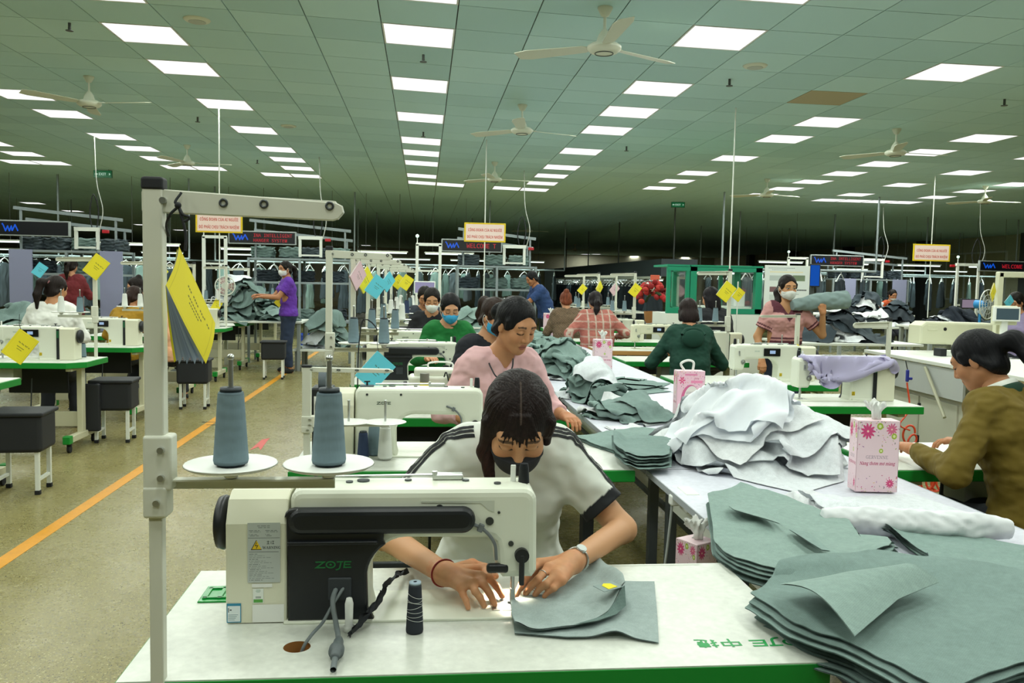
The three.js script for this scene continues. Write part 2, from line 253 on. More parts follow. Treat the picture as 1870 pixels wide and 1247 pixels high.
const rest = part('tile_field', merge(cells.slice(296).map((c) => box(0.591, 0.012, 0.591, 0, 0.006, 0).rotateZ(c.tilt).translate(c.x, c.y, c.z))), tileMats[0], ceiling); rest.userData.kind = 'stuff';
// light panels
const glowMat = M(0x000000, 0.6, 0, { emissive: new THREE.Color(0xffffff), emissiveIntensity: PANEL_GLOW }), rimMat = M(0xe6e8e2, 0.5);
const rimGeo = merge([box(0.594, 0.014, 0.014, 0, 0.005, 0.29), box(0.594, 0.014, 0.014, 0, 0.005, -0.29), box(0.014, 0.014, 0.566, 0.29, 0.005, 0), box(0.014, 0.014, 0.566, -0.29, 0.005, 0)]), diffGeo = box(0.566, 0.006, 0.566, 0, 0.004, 0);
for (const [key, label] of lit) {
  const [i, j] = key.split(',').map(Number), x = cellX(i), l = thing('ceiling_light', label, 'ceiling light', [x, hC(x), cellZ(j)], 0, 'square ceiling light panels');
  l.rotation.z = Math.atan((hC(x + 0.3) - hC(x - 0.3)) / 0.6);
  part('frame', rimGeo, rimMat, l); part('diffuser', diffGeo, glowMat, l);
  const a = new THREE.RectAreaLight(PANEL_COLOR, PANEL_LIGHT, 0.56, 0.56); a.rotation.x = -Math.PI / 2; a.position.y = -0.004; l.add(a);
}
// floor markings
const paintYellow = M(0xe09a12, 0.45, 0, { map: grainTex });
single('aisle_line', 'yellow line painted along the floor of the aisle', 'floor line', boxUV(box(0.085, 0.002, 26.3, 0, 0.001, 0)), paintYellow, [-2.16, 0, -8.1]);
{
  const q = [[456, 822], [478, 803], [493, 800], [487, 806], [476, 822], [472, 816]].map(([u, v]) => onY(u, v, 0)), c = [q.reduce((a, p) => a + p[0], 0) / 6, q.reduce((a, p) => a + p[2], 0) / 6];
  const s = extr(q.map((p) => [p[0] - c[0], -(p[2] - c[1])]), 0.002).rotateX(-Math.PI / 2).translate(0, 0.001, 0);
  single('floor_arrow', 'red arrow marker stuck on the aisle floor', 'floor arrow', s, M(0xc4453c, 0.5), [c[0], 0, c[1]]);
  for (const [u, v, L, a] of [[392, 776, 0.16, 0.1], [385, 771, 0.18, -0.05]]) { const p = onY(u, v, 0); single('floor_strap', L > 0.17 ? 'longer black strap lying on the aisle floor' : 'shorter black strap lying on the aisle floor', 'strap', rbox(L, 0.004, 0.012, 0.002, 0, 0.002, 0), M(0x191a1c, 0.7), p, a); }
}
// ---------- things on the ceiling ----------
const fanWhite = M(0xd9dcc8, 0.45), fanBlade = M(0xcfd2be, 0.5);
const bladeGeo = (() => { const g = extr([[0.1, -0.025], [0.16, -0.05], [0.6, -0.075], [0.69, -0.055], [0.7, 0.05], [0.6, 0.07], [0.16, 0.05], [0.1, 0.025]], 0.006, 0.001, 1); return g.rotateX(-Math.PI / 2 + 0.2); })();
const fanHub = lathe([[0, -0.33], [0.06, -0.33], [0.1, -0.322], [0.125, -0.3], [0.125, -0.28], [0.1, -0.262], [0.06, -0.25], [0.045, -0.2], [0.018, -0.16], [0.012, -0.155]], 28);
const fanTop = lathe([[0.012, -0.07], [0.03, -0.06], [0.055, -0.01], [0.055, 0]], 20);
function fan(u, v, a, label, s = 1, drop = 0.33) {
  const p = onCeil(u, v, drop), f = thing('ceiling_fan', label, 'ceiling fan', [p[0], hC(p[0]), p[2]], a, 'ceiling fans'); f.scale.setScalar(s);
  part('motor', fanHub, fanWhite, f); part('canopy', fanTop, fanWhite, f); part('rod', cyl(0.011, 0.011, 0.2, 0, -0.1, 0), fanWhite, f); part('trim_ring', ring(0.066, 0.004, 0, -0.331, 0, Math.PI / 2), M(0x5a5f58, 0.4, 0.5), f);
  for (let k = 0; k < 3; k++) { const b = part('blade', bladeGeo, fanBlade, f); b.rotation.y = k * 2 * Math.PI / 3; b.position.y = -0.285; part('bracket', box(0.1, 0.006, 0.03, 0.13, 0.004, 0), fanWhite, b); }
}
fan(1103, 98, 2.62, 'large white ceiling fan nearest the camera');
fan(953, 245, 0.35, 'white ceiling fan hanging right of the centre light column');
fan(903, 332, 0.2, 'white ceiling fan above the centre hanging notice');
fan(163, 196, -0.25, 'white ceiling fan over the left rows, nearer one');
fan(342, 302, 0.15, 'white ceiling fan in front of the left aisle light panels');
fan(1635, 285, 0.1, 'white ceiling fan at the upper right before a light panel');
fan(1400, 360, 0.25, 'white ceiling fan at right centre before a light panel');
fan(1798, 372, 0.0, 'white ceiling fan at the far right, lowest in the picture');
fan(966, 424, 0.3, 'distant grey ceiling fan right of the centre hanging notice');
fan(1050, 458, 0.2, 'distant ceiling fan over the far finishing line');
const darkFit = M(0x4c524f, 0.5);
[[127, 55, 'upper left by the top left panel'], [773, 112, 'below the nearest centre panel'], [1332, 156, 'right of the nearest fan'], [1834, 192, 'near the upper right edge'], [361, 222, 'beside the left middle column'], [773, 249, 'in the centre light column'], [1144, 275, 'right of the right middle column'], [470, 298, 'between the left columns']].forEach(([u, v, w]) => {
  const p = onCeil(u, v, 0.06), s = thing('sprinkler', 'small fire sprinkler head in the ceiling, ' + w, 'sprinkler', [p[0], hC(p[0]), p[2]], 0, 'ceiling sprinklers');
  part('pipe', cyl(0.012, 0.012, 0.05, 0, -0.025, 0), darkFit, s); part('deflector', [cyl(0.032, 0.032, 0.005, 0, -0.065, 0), cyl(0.014, 0.008, 0.02, 0, -0.052, 0)], darkFit, s);
});
[[360, 38, 'beside the top left light panel'], [1379, 122, 'right of the nearest fan blade'], [527, 231, 'above the left aisle']].forEach(([u, v, w]) => { const p = onCeil(u, v, 0.01), s = thing('ceiling_speaker', 'round white ceiling speaker ' + w, 'speaker', [p[0], hC(p[0]), p[2]], 0, 'ceiling speakers'); part('body', lathe([[0, -0.02], [0.07, -0.02], [0.1, -0.012], [0.11, 0]], 24), fanWhite, s); part('grille', cyl(0.07, 0.07, 0.004, 0, -0.021, 0), M(0xb9bfb5, 0.6), s); });
// exit signs
const exitTex = canvasTex(256, 96, (c) => { c.fillStyle = '#0c6b3c'; c.fillRect(0, 0, 256, 96); c.fillStyle = '#d9ffe6'; c.font = 'bold 52px sans-serif'; c.fillText('EXIT', 70, 66); c.beginPath(); c.moveTo(12, 48); c.lineTo(36, 28); c.lineTo(36, 40); c.lineTo(58, 40); c.lineTo(58, 56); c.lineTo(36, 56); c.lineTo(36, 68); c.fill(); c.beginPath(); c.moveTo(244, 48); c.lineTo(222, 28); c.lineTo(222, 68); c.fill(); });
const exitMat = M(0x222222, 0.5, 0, { emissive: 0xffffff, emissiveMap: exitTex, emissiveIntensity: 0.55, map: exitTex });
for (const [u, v, z, w, lab] of [[188, 318, -18.3, 0.36, 'green illuminated exit sign hanging over the left rows'], [1238, 374, -19.5, 0.3, 'green illuminated exit sign hanging over the right rows']]) {
  const p = onZ(u, v, z), s = thing('exit_sign', lab, 'exit sign', [p[0], p[1], z], -0.1, 'exit signs');
  part('case', rbox(w + 0.02, w * 0.42, 0.035, 0.006), M(0x1f5c3c, 0.5), s); part('face', plane(w, w * 0.375, 0, 0, 0.019), exitMat, s);
  part('hanger', [rod([-w / 3, w * 0.2, 0], [-w / 3, hC(p[0]) - p[1], 0], 0.004), rod([w / 3, w * 0.2, 0], [w / 3, hC(p[0]) - p[1], 0], 0.004)], darkFit, s);
}
// ---------- sewing equipment: one of each kind, later placed and copied ----------
const castWhite = M(0xdfe3d2, 0.38), castCream = M(0xdcdcc0, 0.42), black = M(0x14181c, 0.42), blackSoft = M(0x1a1d21, 0.7), steel = M(0xc2c5c2, 0.28, 0.9), darkSteel = M(0x555a5c, 0.4, 0.8), rubber = M(0x1c1d1e, 0.85);
const green = M(0x0a8a2f, 0.42), greenDark = M(0x0b5a32, 0.5), creamPaint = M(0xcfccae, 0.5), greyPaint = M(0x9aa2a0, 0.55), whitePaint = M(0xe2e6dc, 0.45), laminate = M(0xe7ebe0, 0.35, 0, { map: grainTex }), plastic = M(0xe9ece6, 0.4);
const woodEdge = M(0xb98a4c, 0.6), cardYellow = M(0xeadb1e, 0.75), cardBlue = M(0x55c3d8, 0.75), cardPink = M(0xe4bcc6, 0.75), paper = M(0xe8eae4, 0.8), paperBlue = M(0x9fb0c4, 0.8);
const paperOf = { yellow: cardYellow, blue: cardBlue, pink: cardPink };
function decal(w, h, tex, rough = 0.55) { return M(0xffffff, rough, 0, { map: tex }); }
// the maker's lettering, drawn as strokes: Z O J E
function zoje(c, x, y, s, col) {
  c.save(); c.translate(x, y); c.scale(s, s); c.strokeStyle = c.fillStyle = col; c.lineWidth = 13; c.lineJoin = 'miter'; c.lineCap = 'butt';
  c.beginPath(); c.moveTo(0, 8); c.lineTo(80, 8); c.lineTo(8, 62); c.lineTo(92, 62); c.stroke();
  c.beginPath(); c.ellipse(140, 35, 40, 29, 0, 0, 7); c.stroke(); c.beginPath(); c.ellipse(140, 35, 12, 9, 0, 0, 7); c.fill();
  c.beginPath(); c.moveTo(196, 8); c.lineTo(256, 8); c.moveTo(236, 8); c.lineTo(226, 56); c.quadraticCurveTo(222, 84, 186, 84); c.stroke();
  c.beginPath(); c.moveTo(330, 8); c.lineTo(270, 8); c.lineTo(262, 62); c.lineTo(330, 62); c.moveTo(266, 35); c.lineTo(322, 35); c.stroke();
  c.restore();
}
function zhongjie(c, x, y, s, col) { // the two characters beside the lettering, drawn as strokes
  c.save(); c.translate(x, y); c.scale(s, s); c.strokeStyle = col; c.lineWidth = 11; c.beginPath();
  c.rect(8, 18, 84, 36); c.moveTo(50, 0); c.lineTo(50, 92);
  const o = 116; c.moveTo(o, 22); c.lineTo(o + 34, 22); c.moveTo(o + 18, 0); c.lineTo(o + 18, 80); c.lineTo(o + 6, 74); c.moveTo(o, 56); c.lineTo(o + 34, 44);
  c.moveTo(o + 42, 12); c.lineTo(o + 100, 12); c.rect(o + 50, 24, 44, 22); c.moveTo(o + 42, 35); c.lineTo(o + 102, 35); c.moveTo(o + 72, 0); c.lineTo(o + 72, 76); c.moveTo(o + 72, 60); c.lineTo(o + 96, 60); c.moveTo(o + 54, 56); c.lineTo(o + 46, 78); c.quadraticCurveTo(o + 62, 88, o + 104, 88);
  c.stroke(); c.restore();
}
const ink = (tex) => M(0xffffff, 0.55, 0, { map: tex, transparent: true });
const logoTex = (bg, fg) => canvasTex(512, 160, (c) => { c.clearRect(0, 0, 512, 160); zoje(c, 40, 34, 1.28, fg); });
const logoGreenOnBlack = ink(logoTex('#14181c', '#0d6b33')), logoGreenOnWhite = ink(logoTex('#e3e7d8', '#123f2a')), logoPale = ink(logoTex('#e3e7d8', '#9db8a8'));
const tableLogo = ink(canvasTex(1024, 192, (c) => { c.clearRect(0, 0, 1024, 192); zoje(c, 60, 36, 1.45, '#1e9a4c'); zhongjie(c, 600, 40, 1.3, '#1e9a4c'); }));
const warnTex = canvasTex(256, 448, (c) => {
  c.fillStyle = '#b9c0bb'; c.fillRect(0, 0, 256, 448); c.fillStyle = '#3c4444'; const line = (x, y, w) => { for (let k = 0; k < w; k += 7) if ((k * 13 + y * 7) % 11 > 1) c.fillRect(x + k, y, 5, 4); };
  line(70, 22, 110); line(84, 34, 90); line(12, 56, 80); line(140, 56, 86); line(12, 66, 90); line(140, 66, 96); line(12, 86, 60); line(140, 86, 40); line(12, 96, 84); line(140, 96, 50); c.fillRect(4, 112, 248, 3);
  c.fillStyle = '#e8c417'; c.beginPath(); c.moveTo(70, 130); c.lineTo(30, 200); c.lineTo(110, 200); c.fill(); c.strokeStyle = '#222'; c.lineWidth = 5; c.stroke(); c.beginPath(); c.moveTo(72, 146); c.lineTo(60, 172); c.lineTo(80, 170); c.lineTo(68, 192); c.stroke();
  c.fillStyle = '#262c2c'; c.fillRect(150, 140, 22, 4); c.fillRect(159, 134, 4, 22); c.fillRect(150, 156, 22, 4); c.fillRect(182, 138, 4, 22); c.fillRect(192, 136, 16, 4); c.fillRect(192, 156, 16, 4); c.fillRect(198, 136, 4, 24);
  c.font = 'bold 27px serif'; c.fillText('WARNING', 116, 196); c.fillRect(12, 216, 232, 3);
  for (let k = 0; k < 16; k++) { c.fillStyle = k % 3 ? '#727a78' : '#3a4241'; line(14, 232 + k * 13, 60 + ((k * 53) % 150)); }
});
const warnMat = decal(1, 1, warnTex);
const stickerMat = decal(1, 1, canvasTex(128, 192, (c) => { c.fillStyle = '#e4eae2'; c.fillRect(0, 0, 128, 192); c.fillStyle = '#5d8a6e'; c.fillRect(40, 16, 50, 5); c.fillRect(34, 30, 60, 5); c.fillRect(44, 44, 40, 5); c.fillStyle = '#5c6560'; for (let k = 0; k < 3; k++) c.fillRect(32, 104 + 9 * k, 66, 5); c.fillStyle = '#57a244'; c.fillRect(8, 140, 112, 44); }));
const blueLabelMat = decal(1, 1, canvasTex(192, 256, (c) => { c.fillStyle = '#dfe9ea'; c.fillRect(0, 0, 192, 256); c.strokeStyle = '#2d86a6'; c.lineWidth = 12; c.strokeRect(6, 6, 180, 244); c.fillStyle = '#2d86a6'; c.fillRect(6, 6, 180, 28); c.fillStyle = '#3b4446'; c.fillRect(20, 60, 10, 60); c.fillRect(40, 80, 26, 16); c.fillStyle = '#51777f'; for (let k = 0; k < 4; k++) c.fillRect(20, 150 + k * 22, 130 - k * 15, 6); }));
const lcdMat = M(0x1d2a30, 0.3, 0, { map: canvasTex(256, 128, (c) => { c.fillStyle = '#1d2b33'; c.fillRect(0, 0, 256, 128); c.fillStyle = '#7d8a90'; for (let k = 0; k < 4; k++) { c.fillRect(18, 22 + k * 26, 18, 10); c.fillRect(222, 22 + k * 26, 18, 10); } }) });
const lcdGlow = M(0x24323a, 0.3, 0, { emissive: 0xa9c7ea, emissiveIntensity: 0.75 });
const warnYellow = M(0xd8c921, 0.6, 0, { map: canvasTex(128, 128, (c) => { c.fillStyle = '#efe23a'; c.fillRect(0, 0, 128, 128); c.strokeStyle = '#2a2a18'; c.lineWidth = 9; c.beginPath(); c.moveTo(64, 22); c.lineTo(20, 100); c.lineTo(108, 100); c.closePath(); c.stroke(); c.fillRect(60, 50, 9, 28); }) });

// Lockstitch machine head. Operator at +z, needle at -x; origin on the table top.
const headPts = [[0.25, 0], [0.25, 0.26], ...arcPts(0.225, 0.262, 0.025, 0, Math.PI / 2, 4), ...arcPts(-0.255, 0.257, 0.03, Math.PI / 2, Math.PI, 5), [-0.288, 0.1], [-0.278, 0.085], [-0.212, 0.085], [-0.2, 0.1], [-0.194, 0.155], ...arcPts(-0.174, 0.155, 0.02, Math.PI, Math.PI / 2, 3), [0.0, 0.178], ...arcPts(0.0, 0.098, 0.08, Math.PI / 2, 0.1, 7), [0.078, 0.03], [0.07, 0]];
const G = {};
G.head = extr(headPts, 0.128, 0.018, 3).translate(0, 0, -0.004);
G.bed = [rbox(0.53, 0.006, 0.178, 0.002, -0.005, 0.003, 0), rbox(0.14, 0.02, 0.14, 0.006, 0.16, 0.008, 0)];
G.plate = [box(0.052, 0.0015, 0.1, -0.24, 0.0068, 0), box(0.018, 0.0015, 0.1, -0.2, 0.0068, 0)];
G.motor = extr([[-0.078, 0], [0.07, 0], [0.07, 0.262], [0.055, 0.275], [-0.02, 0.275], [-0.052, 0.262], [-0.078, 0.215]], 0.128, 0.005, 2).rotateY(-Math.PI / 2).scale(1, 1, 1).translate(0.318, 0, 0);
G.motor = extr([[0.078, 0], [-0.07, 0], [-0.07, 0.262], [-0.055, 0.275], [0.02, 0.275], [0.052, 0.262], [0.078, 0.215]], 0.128, 0.005, 2).rotateY(Math.PI / 2).translate(0.318, 0.002, 0);
G.wheel = at(lathe([[0, -0.014], [0.04, -0.014], [0.056, -0.01], [0.06, 0], [0.056, 0.012], [0.045, 0.016], [0.02, 0.018], [0, 0.018]], 28), 0.4, 0.2, 0, 0, 0, -Math.PI / 2);
G.cover = [extr([[0.068, 0.004], [0.252, 0.004], [0.252, 0.235], ...arcPts(0.24, 0.23, 0.02, 0, Math.PI / 2, 3), [0.05, 0.25], [0.05, 0.178], ...arcPts(0.0, 0.098, 0.085, 1.0, 0.1, 5), [0.082, 0.03]], 0.022, 0.006, 2).translate(0, 0, -0.072)];
G.coverBar = [at(extr(roundRect(0.4, 0.058, 0.028, 6), 0.034, 0.014, 3), 0.052, 0.222, -0.075), rbox(0.19, 0.008, 0.03, 0.003, 0.157, 0.177, -0.078)];
G.facePlate = [extr([[-0.285, 0.095], [-0.215, 0.095], [-0.2, 0.2], [-0.2, 0.262], [-0.285, 0.262]], 0.008, 0.002, 1).translate(0.002, 0, 0.058)];
G.backPlate = extr([[-0.19, 0.262], [-0.03, 0.262], [-0.03, 0.258], [-0.16, 0.256], [-0.178, 0.24], [-0.19, 0.236]], 0.002).translate(0, 0, -0.0685);
G.needle = [cyl(0.0045, 0.0045, 0.06, -0.24, 0.065, 0), cyl(0.001, 0.0008, 0.035, -0.24, 0.025, 0), cyl(0.004, 0.004, 0.075, -0.24, 0.055, -0.012)];
G.foot = [rbox(0.012, 0.03, 0.012, 0.002, -0.24, 0.028, -0.011), rbox(0.022, 0.003, 0.032, 0.001, -0.24, 0.0092, 0.004), box(0.004, 0.004, 0.03, -0.232, 0.011, 0.002)];
G.topKnob = [cyl(0.011, 0.013, 0.034, -0.262, 0.302, 0.0), cyl(0.009, 0.011, 0.01, -0.262, 0.324, 0)];
G.guide = [rbox(0.012, 0.04, 0.006, 0.002, -0.238, 0.305, 0.004)];
G.lifter = [cyl(0.016, 0.016, 0.014, -0.252, 0.14, -0.075, Math.PI / 2), rbox(0.012, 0.07, 0.01, 0.004, -0.252, 0.108, -0.078), rbox(0.05, 0.022, 0.018, 0.008, -0.2, 0.108, -0.062)];
G.lampArm = [tube([[-0.13, 0.215, -0.07], [-0.165, 0.2, -0.076], [-0.19, 0.17, -0.078], [-0.196, 0.13, -0.07]], 0.004, 20, 6), rbox(0.012, 0.018, 0.01, 0.002, -0.16, 0.203, -0.076, 0, 0, 0.4)];
G.topPlate = [rbox(0.058, 0.004, 0.05, 0.001, 0.205, 0.289, 0.01)];
G.wing = [cyl(0.004, 0.004, 0.02, 0.205, 0.3, 0.012), rbox(0.026, 0.006, 0.005, 0.002, 0.205, 0.307, 0.012, 0, 0.3, 0)];
G.rail = [rod([0.17, 0.296, 0.02], [-0.1, 0.298, 0.024], 0.0035), rbox(0.07, 0.012, 0.03, 0.003, -0.09, 0.294, 0.03), cyl(0.006, 0.006, 0.01, -0.06, 0.302, 0.02)];
G.screws = [[0.13, 0.0], [0.1, 0.012], [0.0, 0.015], [-0.13, 0.01], [-0.2, -0.02]].map(([x, z], k) => cyl(k === 1 ? 0.014 : 0.008, k === 1 ? 0.014 : 0.008, 0.004, x, 0.2885, z));
G.backScrews = [[-0.18, 0.216, 0.009], [-0.2, 0.235, 0.003], [-0.228, 0.165, 0.006], [-0.07, 0.245, 0.009]].map(([x, y, r]) => cyl(r, r, 0.006, x, y, -0.068, Math.PI / 2, 0, 0, 14));
G.tension = [cyl(0.018, 0.018, 0.012, -0.215, 0.15, 0.066, Math.PI / 2), cyl(0.009, 0.011, 0.02, -0.215, 0.15, 0.078, Math.PI / 2), tube([[-0.25, 0.2, 0.064], [-0.245, 0.21, 0.075], [-0.24, 0.2, 0.064]], 0.002, 10, 5), rbox(0.012, 0.035, 0.008, 0.003, -0.247, 0.22, 0.064)];
G.stripe = [rbox(0.024, 0.262, 0.012, 0.003, 0.244, 0.134, 0.066)]; G.stripeTop = [rbox(0.018, 0.06, 0.006, 0.002, 0.244, 0.22, 0.073)];
G.screen = [rbox(0.135, 0.062, 0.012, 0.004, 0.02, 0.228, 0.066)];
function buildHead(o, opt) {
  const cast = opt.cream ? castCream : castWhite;
  part('arm', G.head, cast, o); part('bed', G.bed, cast, o); part('needle_plate', G.plate, steel, o);
  const m = part('motor_cover', G.motor, opt.cream ? castCream : M(0xdedec6, 0.45), o);
  if (opt.labels) {
    part('warning_label', plane(0.068, 0.13, 0.0, 0, 0), warnMat, m).position.set(0.302, 0.155, -0.0792); m.children[0].rotation.y = Math.PI;
    for (const [n, mm, w, h, x, y] of [['sticker', stickerMat, 0.022, 0.032, 0.314, 0.061], ['blue_label', blueLabelMat, 0.03, 0.042, 0.3645, 0.0245], ['serial_label', paper, 0.042, 0.008, 0.306, 0.0835], ['plain_label', paper, 0.066, 0.039, 0.293, 0.0225]]) { const p = part(n, plane(w, h), mm, m); p.position.set(x, y, -0.0792); p.rotation.y = Math.PI; }
  }
  part('handwheel', G.wheel, black, o); part('face_plate', G.facePlate, cast, o); parts('needle_bar', G.needle, steel, o); parts('presser_foot', G.foot, steel, o);
  part('pressure_screw', G.topKnob, black, o); part('thread_guide', G.guide, plastic, o); part('lifting_lever', G.lifter, black, o); part('lamp_cable', G.lampArm, M(0x6a7072, 0.5), o);
  part('top_cover', G.topPlate, M(0x3b464c, 0.5), o); part('wing_screw', G.wing, black, o); parts('thread_rail', G.rail, steel, o); parts('screw', G.screws, darkSteel, o); parts('tension_disc', G.tension, steel, o);
  if (opt.cover) { const c = part('back_cover', G.cover, black, o); part('cover_bar', G.coverBar, black, c); part('cable_socket', [rbox(0.05, 0.05, 0.008, 0.004, 0.142, 0.075, -0.083)], M(0x2c3236, 0.6), c); const l = part('lettering', plane(0.092, 0.0285), logoGreenOnBlack, c); l.position.set(0.155, 0.128, -0.0835); l.rotation.y = Math.PI; parts('back_screw', G.backScrews, darkSteel, o); part('seam', G.backPlate, M(0xc7ccbd, 0.5), o); } else {
    const l = part('lettering', plane(0.07, 0.022), logoGreenOnWhite, o); l.position.set(0.13, 0.226, -0.0686); l.rotation.y = Math.PI; parts('back_screw', [[0.2, 0.262], [0.06, 0.262], [0.215, 0.09], [-0.25, 0.14], [0.21, 0.03]].map(([x, y]) => cyl(0.005, 0.005, 0.005, x, y, -0.068, Math.PI / 2, 0, 0, 10)), black, o);
  }
  if (opt.panel) { const s = part('display', G.screen, lcdMat, o); part('screen_glow', plane(0.046, 0.026, 0.022, 0.23, 0.0726), lcdGlow, s); const l = part('front_lettering', plane(0.05, 0.0157), logoPale, o); l.position.set(-0.1, 0.235, 0.0605); part('stripe', G.stripe, black, o); part('stripe_tip', G.stripeTop, greenDark, o); const y = part('warning_sticker', plane(0.022, 0.026), warnYellow, o); y.position.set(0.1, 0.05, 0.0605); }
}
function head(label, pos, turn, opt = {}, group = 'sewing machine heads') { const o = thing('sewing_machine', label, 'sewing machine', pos, turn, group); buildHead(o, { cover: true, panel: true, labels: true, ...opt }); return o; }
// narrow boxy machine with a short post head (special machine on the centre line)
function postHead(label, pos, turn) {
  const o = thing('overlock_machine', label, 'sewing machine', pos, turn, 'sewing machine heads');
  part('body', [rbox(0.36, 0.2, 0.17, 0.018, 0, 0.1, 0), rbox(0.3, 0.05, 0.13, 0.015, 0, 0.215, 0)], castWhite, o); part('top_handle', [tube([[-0.07, 0.24, 0], [-0.07, 0.265, 0], [0.07, 0.265, 0], [0.07, 0.24, 0]], 0.006, 20, 6)], plastic, o);
  const g = part('oil_gauge', [cyl(0.0262, 0.0262, 0.155, 0.09, 0.1425, -0.105)], M(0x77786c, 0.5), o); part('yellow_band', cyl(0.027, 0.027, 0.05, 0.09, 0.145, -0.105), cardYellow, g);
  const c = part('cylinder', cyl(0.018, 0.018, 0.12, -0.06, 0.16, -0.105), M(0x8d8f85, 0.4, 0.5), o); const y = part('warning_sticker', plane(0.026, 0.03), warnYellow, c); y.position.set(-0.06, 0.18, -0.1245); y.rotation.y = Math.PI;
  part('thread_post', cyl(0.007, 0.007, 0.06, -0.13, 0.26, 0), steel, o); parts('needle_bar', G.needle, steel, o); part('handwheel', at(lathe([[0, -0.012], [0.05, -0.01], [0.055, 0], [0.05, 0.01], [0, 0.012]], 20), 0.2, 0.11, 0, 0, 0, Math.PI / 2), black, o);
  part('loop_cable', tube([[-0.02, 0.2, -0.09], [-0.03, 0.23, -0.12], [-0.05, 0.16, -0.13], [-0.08, 0.1, -0.1]], 0.004, 16, 5), blackSoft, o);
  return o;
}
// Table. Operator at +z; origin on the floor under the middle of the top.
const tw = 1.24, td = 0.6, topPts = (i) => [[-tw / 2 + i, -td / 2 + 0.12 + i * 0.4], [-tw / 2 + 0.12 + i * 0.4, -td / 2 + i], [tw / 2 - 0.12 - i * 0.4, -td / 2 + i], [tw / 2 - i, -td / 2 + 0.12 + i * 0.4], [tw / 2 - i, td / 2 - i], [-tw / 2 + i, td / 2 - i]];
const sqPts = (i) => [[-tw / 2 + i, -td / 2 + i], [tw / 2 - i, -td / 2 + i], [tw / 2 - i, td / 2 - i], [-tw / 2 + i, td / 2 - i]];
const flat = (pts, t, y, bev = 0) => extr(pts, t, bev, 1).rotateX(-Math.PI / 2).translate(0, y, 0);
G.edge = flat(topPts(0), 0.048, 0.733, 0.003); G.edgeSq = flat(sqPts(0), 0.048, 0.733, 0.003); G.top = boxUV(flat(topPts(0.003), 0.004, 0.758)); G.topSq = boxUV(flat(sqPts(0.003), 0.004, 0.758));
G.leg = (s) => [rbox(0.045, 0.6, 0.075, 0.005, s * 0.5, 0.4, 0), rbox(0.05, 0.025, 0.5, 0.004, s * 0.5, 0.695, 0)];
G.legFoot = (s) => rbox(0.055, 0.055, 0.56, 0.006, s * 0.5, 0.11, 0); G.legCap = (s, k) => rbox(0.062, 0.07, 0.07, 0.01, s * 0.5, 0.112, k * 0.29);
G.caster = merge([at(cyl(0.032, 0.032, 0.022, 0, 0.032, 0, Math.PI / 2), 0, 0, 0, 0, Math.PI / 2), rbox(0.034, 0.03, 0.034, 0.004, 0, 0.07, 0)]);
function buildTable(o, opt = {}) {
  const paint = opt.dark ? M(0x2a3033, 0.5) : creamPaint, edge = opt.wood ? woodEdge : green;
  part('edge_band', opt.square ? G.edgeSq : G.edge, edge, o); if (!opt.hole) part('table_top', opt.square ? G.topSq : G.top, laminate, o);
  for (const s of [-1, 1]) { const l = part('leg', G.leg(s), paint, o); part('foot', G.legFoot(s), paint, l); for (const k of [-1, 1]) { part('foot_cap', G.legCap(s, k), opt.dark ? paint : green, l); const c = part('caster', G.caster, rubber, l); c.position.set(s * 0.5, 0, k * 0.26); } }
  part('cross_beam', rbox(0.96, 0.13, 0.03, 0.004, 0, 0.24, -0.03), paint, o);
  part('control_box', [rbox(0.26, 0.12, 0.16, 0.01, -0.1, 0.64, 0.1)], opt.dark ? blackSoft : M(0xb9bcb2, 0.5), o);
  part('treadle', [rbox(0.34, 0.012, 0.22, 0.004, 0, 0.13, 0.1, 0.12), rod([0.12, 0.14, 0.1], [0.12, 0.6, 0.05], 0.006)], darkSteel, o);
  part('cable', tube([[-0.1, 0.58, 0.1], [-0.12, 0.4, 0.14], [-0.2, 0.2, 0.05], [-0.24, 0.13, -0.02]], 0.006, 20, 5), blackSoft, o);
  part('waste_cloth', rbox(0.5, 0.26, 0.02, 0.008, 0.1, 0.58, -0.12, 0.1), blackSoft, o);
}
function table(label, pos, turn, opt = {}, group = 'sewing tables') { const o = thing('sewing_table', label, 'sewing table', pos, turn, group); buildTable(o, opt); return o; }
// Thread stand. Origin on the table top; the arms reach towards -x.
const conePost = (x) => [cyl(0.0045, 0.0045, 0.19, x, 0.5, 0), ball(0.0065, x, 0.595, 0)];
G.standPole = [rbox(0.024, 0.42, 0.024, 0.003, 0, 0.2, 0)]; G.standUpper = [rbox(0.034, 0.53, 0.03, 0.004, 0, 0.632, 0)];
G.standClamp = [rbox(0.05, 0.1, 0.042, 0.006, -0.006, 0.405, 0), rbox(0.042, 0.058, 0.046, 0.006, -0.002, 0.335, 0.0)];
G.bolts = (list) => list.map(([x, y]) => cyl(0.006, 0.006, 0.008, x, y, -0.025, Math.PI / 2, 0, 0, 10));
G.standArm = [extr([[0.02, 0.868], [-0.02, 0.873], [-0.315, 0.859], [-0.327, 0.853], [-0.33, 0.841], [-0.32, 0.829], [-0.31, 0.826], [0.0, 0.832], [0.02, 0.835]], 0.014, 0.002, 1), rbox(0.31, 0.004, 0.026, 0.001, -0.16, 0.864, 0.008, 0, 0, 0.03)];
G.spoolArm = [rbox(0.3, 0.004, 0.024, 0.001, -0.165, 0.372, 0), rbox(0.3, 0.021, 0.004, 0.001, -0.165, 0.3625, 0.012)];
G.tray = lathe([[0, 0.39], [0.075, 0.395], [0.083, 0.4], [0.081, 0.403], [0.02, 0.397], [0, 0.397]], 32); G.trayBoss = lathe([[0.012, 0.376], [0.016, 0.392], [0, 0.394]], 12);
